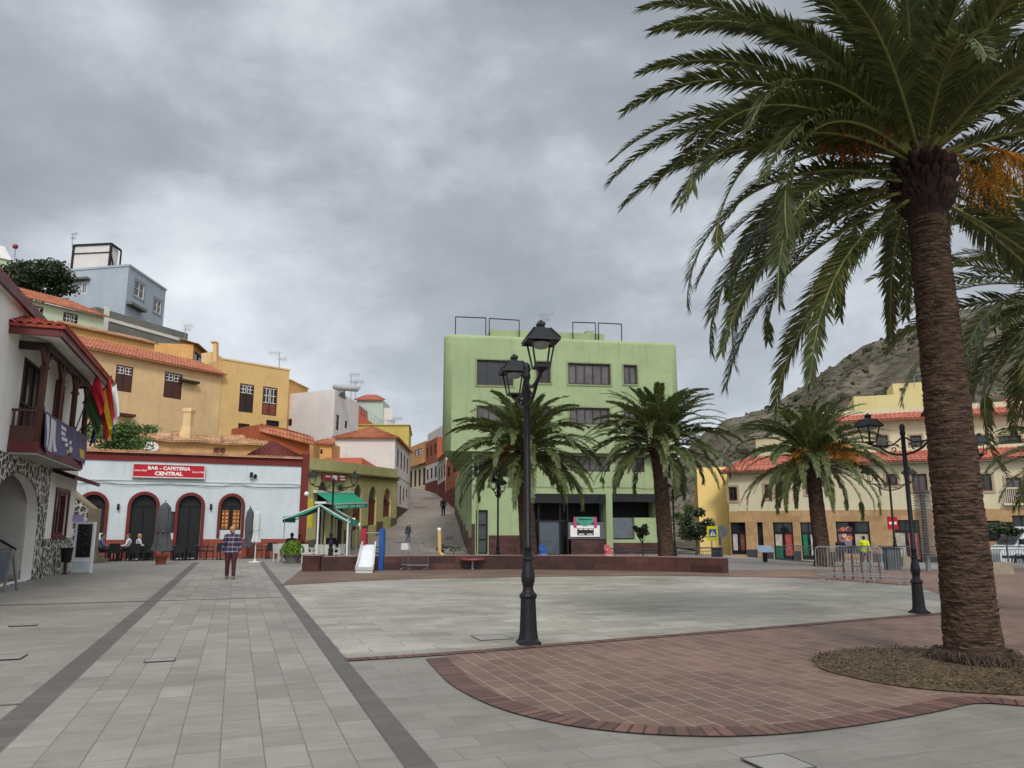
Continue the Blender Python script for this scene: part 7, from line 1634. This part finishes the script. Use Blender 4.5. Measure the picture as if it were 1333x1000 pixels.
# ================================================================== PEOPLE
M_SKIN = plain('skin', srgb('#9a6e58'), .55, 0, .1, 8)
def person(label, base, face, H=1.68, pose='stand', top='#303038', legs='#2a2a30', hair='#3a2c22', shoes='#2a211c', det=.02, arms=((-.1, .05), (.1, -.05)), stride=.12, long=True, girth=1.0, patt=None, turn=0.0, sit_z=.46, name='person'):
    """body is one remeshed surface; shirt, trousers, shoes and hair are children. faces -Y before turning by face"""
    k = H / 1.7; root = thing(name, label, 'person', base); loc = Vector(base); Rz = Matrix.Rotation(face, 3, 'Z')
    P = lambda x, y, z: loc + Rz @ V(x * k, y * k, z * k)
    sit = pose == 'sit'; hz = sit_z / k + .08 if sit else .90; dz = hz - .90
    L = {}
    for s, nm in ((-1, 'r'), (1, 'l')):
        hip = (s * .095, 0, .90 + dz)
        if sit: kn = (s * .12, -.42, .50); an = (s * .12, -.40, .09)
        else: kn = (s * .105, -.03 - stride * .5 * s, .49); an = (s * .115, .02 - stride * s, .085)
        sw, fw = arms[0 if s < 0 else 1]
        shd = (s * .19, .0, 1.39 + dz)
        if sit: el = (s * .26, -.12, 1.13 + dz); wr = (s * .16, -.34, 1.08 + dz)
        else: el = (s * (.25 + abs(sw) * .1), .03 + fw, 1.12); wr = (s * (.26 + abs(sw) * .2), -.06 + fw * 2.2, .89)
        L[s] = (hip, kn, an, shd, el, wr)
    g = girth; bm_ = MB(); hc = (0, -.025, 1.575 + dz)
    bm_.cap(P(0, .01, .92 + dz), P(0, 0, 1.15 + dz), .13 * k * g, .125 * k * g); bm_.cap(P(0, 0, 1.1 + dz), P(0, .01, 1.33 + dz), .125 * k * g, .13 * k); bm_.cap(P(-.13, .01, 1.37 + dz), P(.13, .01, 1.37 + dz), .075 * k, .075 * k); bm_.cap(P(0, .01, 1.36 + dz), P(0, -.01, 1.52 + dz), .062 * k, .055 * k)
    Rh = Matrix.Rotation(face + turn, 3, 'Z')
    HP = lambda x, y, z: P(*hc) + Rh @ V(x * k, y * k, z * k)
    bm_.ball(HP(0, 0, .03), (.077 * k, .095 * k, .105 * k), 16, 12, M=Rh); bm_.ball(HP(0, -.035, -.055), (.055 * k, .06 * k, .06 * k), 12, 8, M=Rh)
    bm_.cap(HP(0, -.09, .03), HP(0, -.108, -.012), .011 * k, .017 * k, 8); bm_.cap(HP(-.025, -.092, -.052), HP(.025, -.092, -.052), .009 * k, .009 * k, 6)
    for s in (-1, 1):
        bm_.ball(HP(s * .08, .01, .01), (.012 * k, .022 * k, .032 * k), 8, 6, M=Rh); hip, kn, an, shd, el, wr = L[s]
        bm_.cap(P(*hip), P(*kn), .088 * k * g, .056 * k); bm_.cap(P(*kn), P(*an), .055 * k, .038 * k); bm_.cap(P(*an), P(an[0], an[1] - .14, .04 if not sit else an[2] - .05), .042 * k, .032 * k)
        bm_.cap(P(*shd), P(*el), .052 * k, .04 * k); bm_.cap(P(*el), P(*wr), .039 * k, .027 * k)
        d = Vector(wr) - Vector(el); d.normalize(); pal = Vector(wr) + d * .055; bm_.cap(P(*wr), P(*pal), .027 * k, .034 * k)
        for q in range(4):
            off = Vector((0, -.026 + .0175 * q, 0)); b0 = pal + off + d * .02; ln = (.066, .076, .072, .056)[q]; mid = b0 + d * ln * .6 + V(-s * .008, 0, 0); tipf = mid + d * ln * .4 + V(-s * .018, -.004, 0); bm_.cap(P(*b0), P(*mid), .0092 * k, .0085 * k, 6); bm_.cap(P(*mid), P(*tipf), .0085 * k, .007 * k, 6)
        th0 = pal + V(0, -.03, -.0) - d * .03; bm_.cap(P(*th0), P(*(th0 + d * .05 + V(-s * .01, -.028, 0))), .011 * k, .009 * k, 6)
    skin = M_SKIN; bd = bm_.build('body', skin, root, remesh=min(det, .016) if det < .015 else det, fix=False)
    def cl(nm, mb, m_, vx): return mb.build(nm, m_, root, remesh=vx, fix=False, smooth_it=2)
    tm = patt or plain('cloth ' + top, srgb(top), .85, 0, .15, 6); lm = plain('cloth ' + legs, srgb(legs), .85, 0, .15, 6)
    mb = MB(); e = .022 * k
    mb.cap(P(0, .01, 1.0 + dz), P(0, 0, 1.12 + dz), .15 * k * g, .145 * k * g); mb.cap(P(-.06 * g, .01, (.9 if not sit else .98) + dz), P(.06 * g, .01, (.915 if not sit else .98) + dz), (.146 if not sit else .115) * k * g, (.146 if not sit else .115) * k * g); mb.cap(P(-.05 * g, .01, 1.0 + dz), P(.05 * g, .01, 1.0 + dz), .125 * k, .125 * k); mb.cap(P(0, 0, 1.1 + dz), P(0, .01, 1.32 + dz), .147 * k * g, .148 * k); mb.cap(P(-.14, .01, 1.37 + dz), P(.14, .01, 1.37 + dz), .092 * k, .092 * k); mb.cap(P(0, .01, 1.40 + dz), P(0, 0, 1.45 + dz), .075 * k, .068 * k)
    for s in (-1, 1):
        hip, kn, an, shd, el, wr = L[s]; mb.cap(P(*shd), P(*el), .072 * k, .058 * k); w2 = Vector(el).lerp(Vector(wr), .9); mb.cap(P(*el), P(*w2), .056 * k, .045 * k)
    cl('shirt', mb, tm, det * 1.1)
    mb = MB(); mb.cap(P(-.05, .01, .93 + dz), P(.05, .01, .93 + dz), .135 * k * g, .135 * k * g)
    for s in (-1, 1):
        hip, kn, an, *_ = L[s]; mb.cap(P(*hip), P(*kn), .105 * k * g, .078 * k); a2 = Vector(kn).lerp(Vector(an), .9); mb.cap(P(*kn), P(*a2), .076 * k, .062 * k)
    cl('trousers', mb, lm, det * 1.1)
    for s in (-1, 1):
        an = L[s][2]; mb = MB(); mb.cap(P(an[0], an[1] + .03, .045), P(an[0], an[1] - .05, .045), .056 * k, .056 * k); mb.cap(P(an[0], an[1] - .04, .045), P(an[0], an[1] - .17, .035), .054 * k, .042 * k); mb.build('shoe', plain('shoe ' + shoes, srgb(shoes), .6), root, remesh=.012, fix=False)
    mb = MB(); mb.ball(HP(0, .018, .058), (.087 * k, .098 * k, .092 * k), 14, 10, M=Rh); mb.ball(HP(0, .055, -.0), (.078 * k, .06 * k, .08 * k), 12, 8, M=Rh); mb.build('hair', plain('hair ' + hair, srgb(hair), .7, 0, .3, 30), root, remesh=.014, fix=False)
    if det < .015:
        for s in (-1, 1): MB().ball(HP(s * .03, -.093, .022), (.011 * k, .006 * k, .007 * k), 8, 6, M=Rh).build('eye', plain('dark eye', (.01, .008, .007), .3), root)
    return root
t = NT('plaid shirt cloth'); co = t.coord(); sp_ = t.new('ShaderNodeSeparateXYZ'); t.l(co, sp_.inputs[0])
def band(ax, period, w, ph=0.0): return t.math('LESS_THAN', t.math('FRACT', t.math('ADD', t.math('MULTIPLY', sp_.outputs[ax], 1 / period), ph)), w)
pc = t.mix(t.math('MULTIPLY', band(0, .13, .45), .4), srgb('#262a45'), srgb('#6a3040')); pc = t.mix(t.math('MULTIPLY', band(2, .15, .4), .4), pc, srgb('#1c2036')); pc = t.mix(t.math('MULTIPLY', band(2, .15, .17, .3), .55), pc, srgb('#b9bccb')); pc = t.mix(t.math('MULTIPLY', band(0, .13, .15, .5), .42), pc, srgb('#a8a8ba')); M_PLAID = t.done(pc, .85)
person('person in a dark plaid shirt and maroon trousers walking across the square', G(299, 754), rad(14), 1.66, top='#2a2c44', legs='#4a2028', hair='#a8906a', shoes='#6a5844', det=.012, stride=.13, girth=1.18, patt=M_PLAID, turn=rad(38), arms=((-.15, .06), (.12, -.02)))
def onstreet(px, py):
    best = None
    for q in range(420, 1300):
        Y_ = q / 10; e = abs(688 - (zs(Y_) - CZ) * 1018 / Y_ - py)
        if best is None or e < best[0]: best = (e, Y_)
    return V(D(px, py, best[1]).x, best[1], zs(best[1]) + .005)
p = onstreet(531, 708.5); person('person in a grey jacket and jeans walking at the street mouth', p, rad(60), 1.5, top='#3e4250', legs='#5c6474', hair='#b8b0a4', stride=.1, det=.024)
p = onstreet(577, 672); person('person in black clothes walking up the middle of the climbing street', p, rad(182), 1.72, top='#16161a', legs='#101014', hair='#1a1614', stride=.12, det=.024)
fb = math.atan2(bf.n.y, bf.n.x) + pi / 2
for (i, du, tp_, hr, lab) in ((0, -.58, '#5a6478', '#2a2420', 'person in a blue grey shirt sitting left at the first cafe table'), (0, .62, '#c9c4c4', '#5a4030', 'person in a white top sitting at the first cafe table'), (2, -.5, '#b0b4bc', '#a8865a', 'fair haired person sitting left of the charcoal parasol')):
    u, o_ = tabs[i]; q = bf.pt(u + du, 0, o_); person(lab, q, ba + (pi / 2 if du < 0 else -pi / 2) , 1.66, 'sit', tp_, '#2a2c34', hr, det=.022)
p = V(D(380, 700, 37.6).x, 37.6, 0); person('person in black sitting behind the planter shrub', p, rad(200), 1.7, 'sit', '#17181c', '#22242a', '#17130f', det=.024, sit_z=.5)
p = V(D(390, 700, 38.6).x, 38.6, 0); person('person with reddish hair sitting by the maroon pier', p, rad(160), 1.62, 'sit', '#8a4a3a', '#2a2a2e', '#6a3420', det=.024, sit_z=.46)
p = V(D(431, 700, 37.9).x, 37.9, 0); person('person in dark navy sitting under the green canopy', p, rad(170), 1.74, 'sit', '#1c1d3a', '#1b1c22', '#1a1512', det=.024, sit_z=.5)
p = V(D(1127, 735, 44.5).x, 44.5, -.55); person('worker in a fluorescent yellow jacket in front of the shop window', p, rad(150), 1.72, top='#c9d420', legs='#2a2c3a', hair='#1c1816', det=.024)
p = V(D(1096, 735, 45.5).x, 45.5, -.6); person('person in dark clothes by the fruit poster shop window', p, rad(-30), 1.68, top='#1f2230', legs='#1a1c24', hair='#4a3020', det=.024)

# ================================================================== SKY, SUN, CAMERA
w = bpy.data.worlds.new('World'); SC.world = w; w.use_nodes = True; nt = w.node_tree; N_ = nt.nodes; bg = N_['Background']
def wn(ty, **kw):
    x = N_.new(ty)
    for a, b in kw.items(): setattr(x, a, b)
    return x
lk = nt.links.new
SUN_EL, SUN_AZ = rad(40), rad(171)      # azimuth clockwise from +Y
sky = wn('ShaderNodeTexSky', sky_type='NISHITA'); sky.sun_disc = False; sky.sun_elevation = SUN_EL; sky.sun_rotation = SUN_AZ
tc = wn('ShaderNodeTexCoord'); sx = wn('ShaderNodeSeparateXYZ'); lk(tc.outputs['Generated'], sx.inputs[0])
def mt(op, a, b=None):
    x = wn('ShaderNodeMath', operation=op)
    for i, q in ((0, a), (1, b)):
        if q is None: continue
        if hasattr(q, 'links'): lk(q, x.inputs[i])
        else: x.inputs[i].default_value = q
    return x.outputs[0]
zc = mt('ADD', mt('MAXIMUM', sx.outputs[2], 0.0), .22)
cb_ = wn('ShaderNodeCombineXYZ'); lk(mt('DIVIDE', sx.outputs[0], zc), cb_.inputs[0]); lk(mt('MULTIPLY', mt('DIVIDE', sx.outputs[1], zc), .62), cb_.inputs[1]); cb_.inputs[2].default_value = CLOUD_SEED
vp_ = wn('ShaderNodeMapping'); vp_.inputs['Scale'].default_value = (1, 1, 1.75); vp_.inputs['Rotation'].default_value = (0, .35, 0); vp_.inputs['Location'].default_value = (CLOUD_SEED, 1.3, 0); lk(tc.outputs['Generated'], vp_.inputs[0])
def nz(scale, detail, rough, dist=0.0):
    x = wn('ShaderNodeTexNoise'); x.inputs['Scale'].default_value = scale; x.inputs['Detail'].default_value = detail; x.inputs['Roughness'].default_value = rough; x.inputs['Distortion'].default_value = dist; lk(vp_.outputs[0], x.inputs['Vector']); return x.outputs['Fac']
def mr(f_, a, b, c, d, cl=True):
    x = wn('ShaderNodeMapRange'); x.clamp = cl
    for i, q in enumerate((a, b, c, d)): x.inputs[i + 1].default_value = q
    lk(f_, x.inputs[0]); return x.outputs[0]
n1 = nz(2.1, 7, .5, .2); n2 = nz(6.5, 8, .58, .2)
mixn = mt('ADD', mt('MULTIPLY', n1, .74), mt('MULTIPLY', n2, .26))
cr = wn('ShaderNodeValToRGB'); lk(mixn, cr.inputs[0]); el_ = cr.color_ramp.elements
el_[0].position = .36; el_[0].color = (2.6, 2.83, 3.12, 1); el_[1].position = .67; el_[1].color = (6.9, 7.15, 7.5, 1)
e = el_.new(.475); e.color = (3.4, 3.65, 3.98, 1); e = el_.new(.54); e.color = (4.5, 4.78, 5.15, 1)
gain = mr(sx.outputs[2], 0.0, 1.0, 1.0, 1.0)
vm = wn('ShaderNodeVectorMath', operation='SCALE'); lk(cr.outputs[0], vm.inputs[0]); sdir = V(sin(SUN_AZ) * cos(SUN_EL), cos(SUN_AZ) * cos(SUN_EL), sin(SUN_EL))
dp = wn('ShaderNodeVectorMath', operation='DOT_PRODUCT'); lk(tc.outputs['Generated'], dp.inputs[0]); dp.inputs[1].default_value = sdir
lk(mt('ADD', mt('ADD', mr(sx.outputs[2], .6, 1.0, .94, 1.7), mr(sx.outputs[2], .0, .34, .34, .0)), mr(dp.outputs['Value'], .25, 1.0, 0.0, 1.4)), vm.inputs['Scale'])
mx = wn('ShaderNodeMix', data_type='RGBA'); mx.inputs[0].default_value = .93; lk(sky.outputs[0], mx.inputs[6]); lk(vm.outputs[0], mx.inputs[7])
lk(mx.outputs[2], bg.inputs[0]); bg.inputs[1].default_value = .1
sd = bpy.data.lights.new('sun', 'SUN'); sd.energy = 1.25; sd.angle = rad(11); sd.color = (1, .96, .9)
so_ = bpy.data.objects.new('sun', sd); link(so_); dv = V(sin(SUN_AZ) * cos(SUN_EL), cos(SUN_AZ) * cos(SUN_EL), sin(SUN_EL)); so_.rotation_euler = dv.to_track_quat('Z', 'Y').to_euler(); so_.location = dv * 60
cam = bpy.data.cameras.new('camera'); cam.sensor_width = 36; cam.sensor_fit = 'HORIZONTAL'; cam.lens = 36 * F / 1333; cam.clip_start = .05; cam.clip_end = 3000
co_ = bpy.data.objects.new('camera', cam); link(co_); co_.location = (0, 0, CZ); co_.rotation_euler = (pi / 2 + PITCH, 0, 0); SC.camera = co_
vs_ = SC.view_settings; vs_.view_transform = 'Standard'; vs_.look = 'None'; vs_.gamma = 1; vs_.use_curve_mapping = False; vs_.exposure = .4
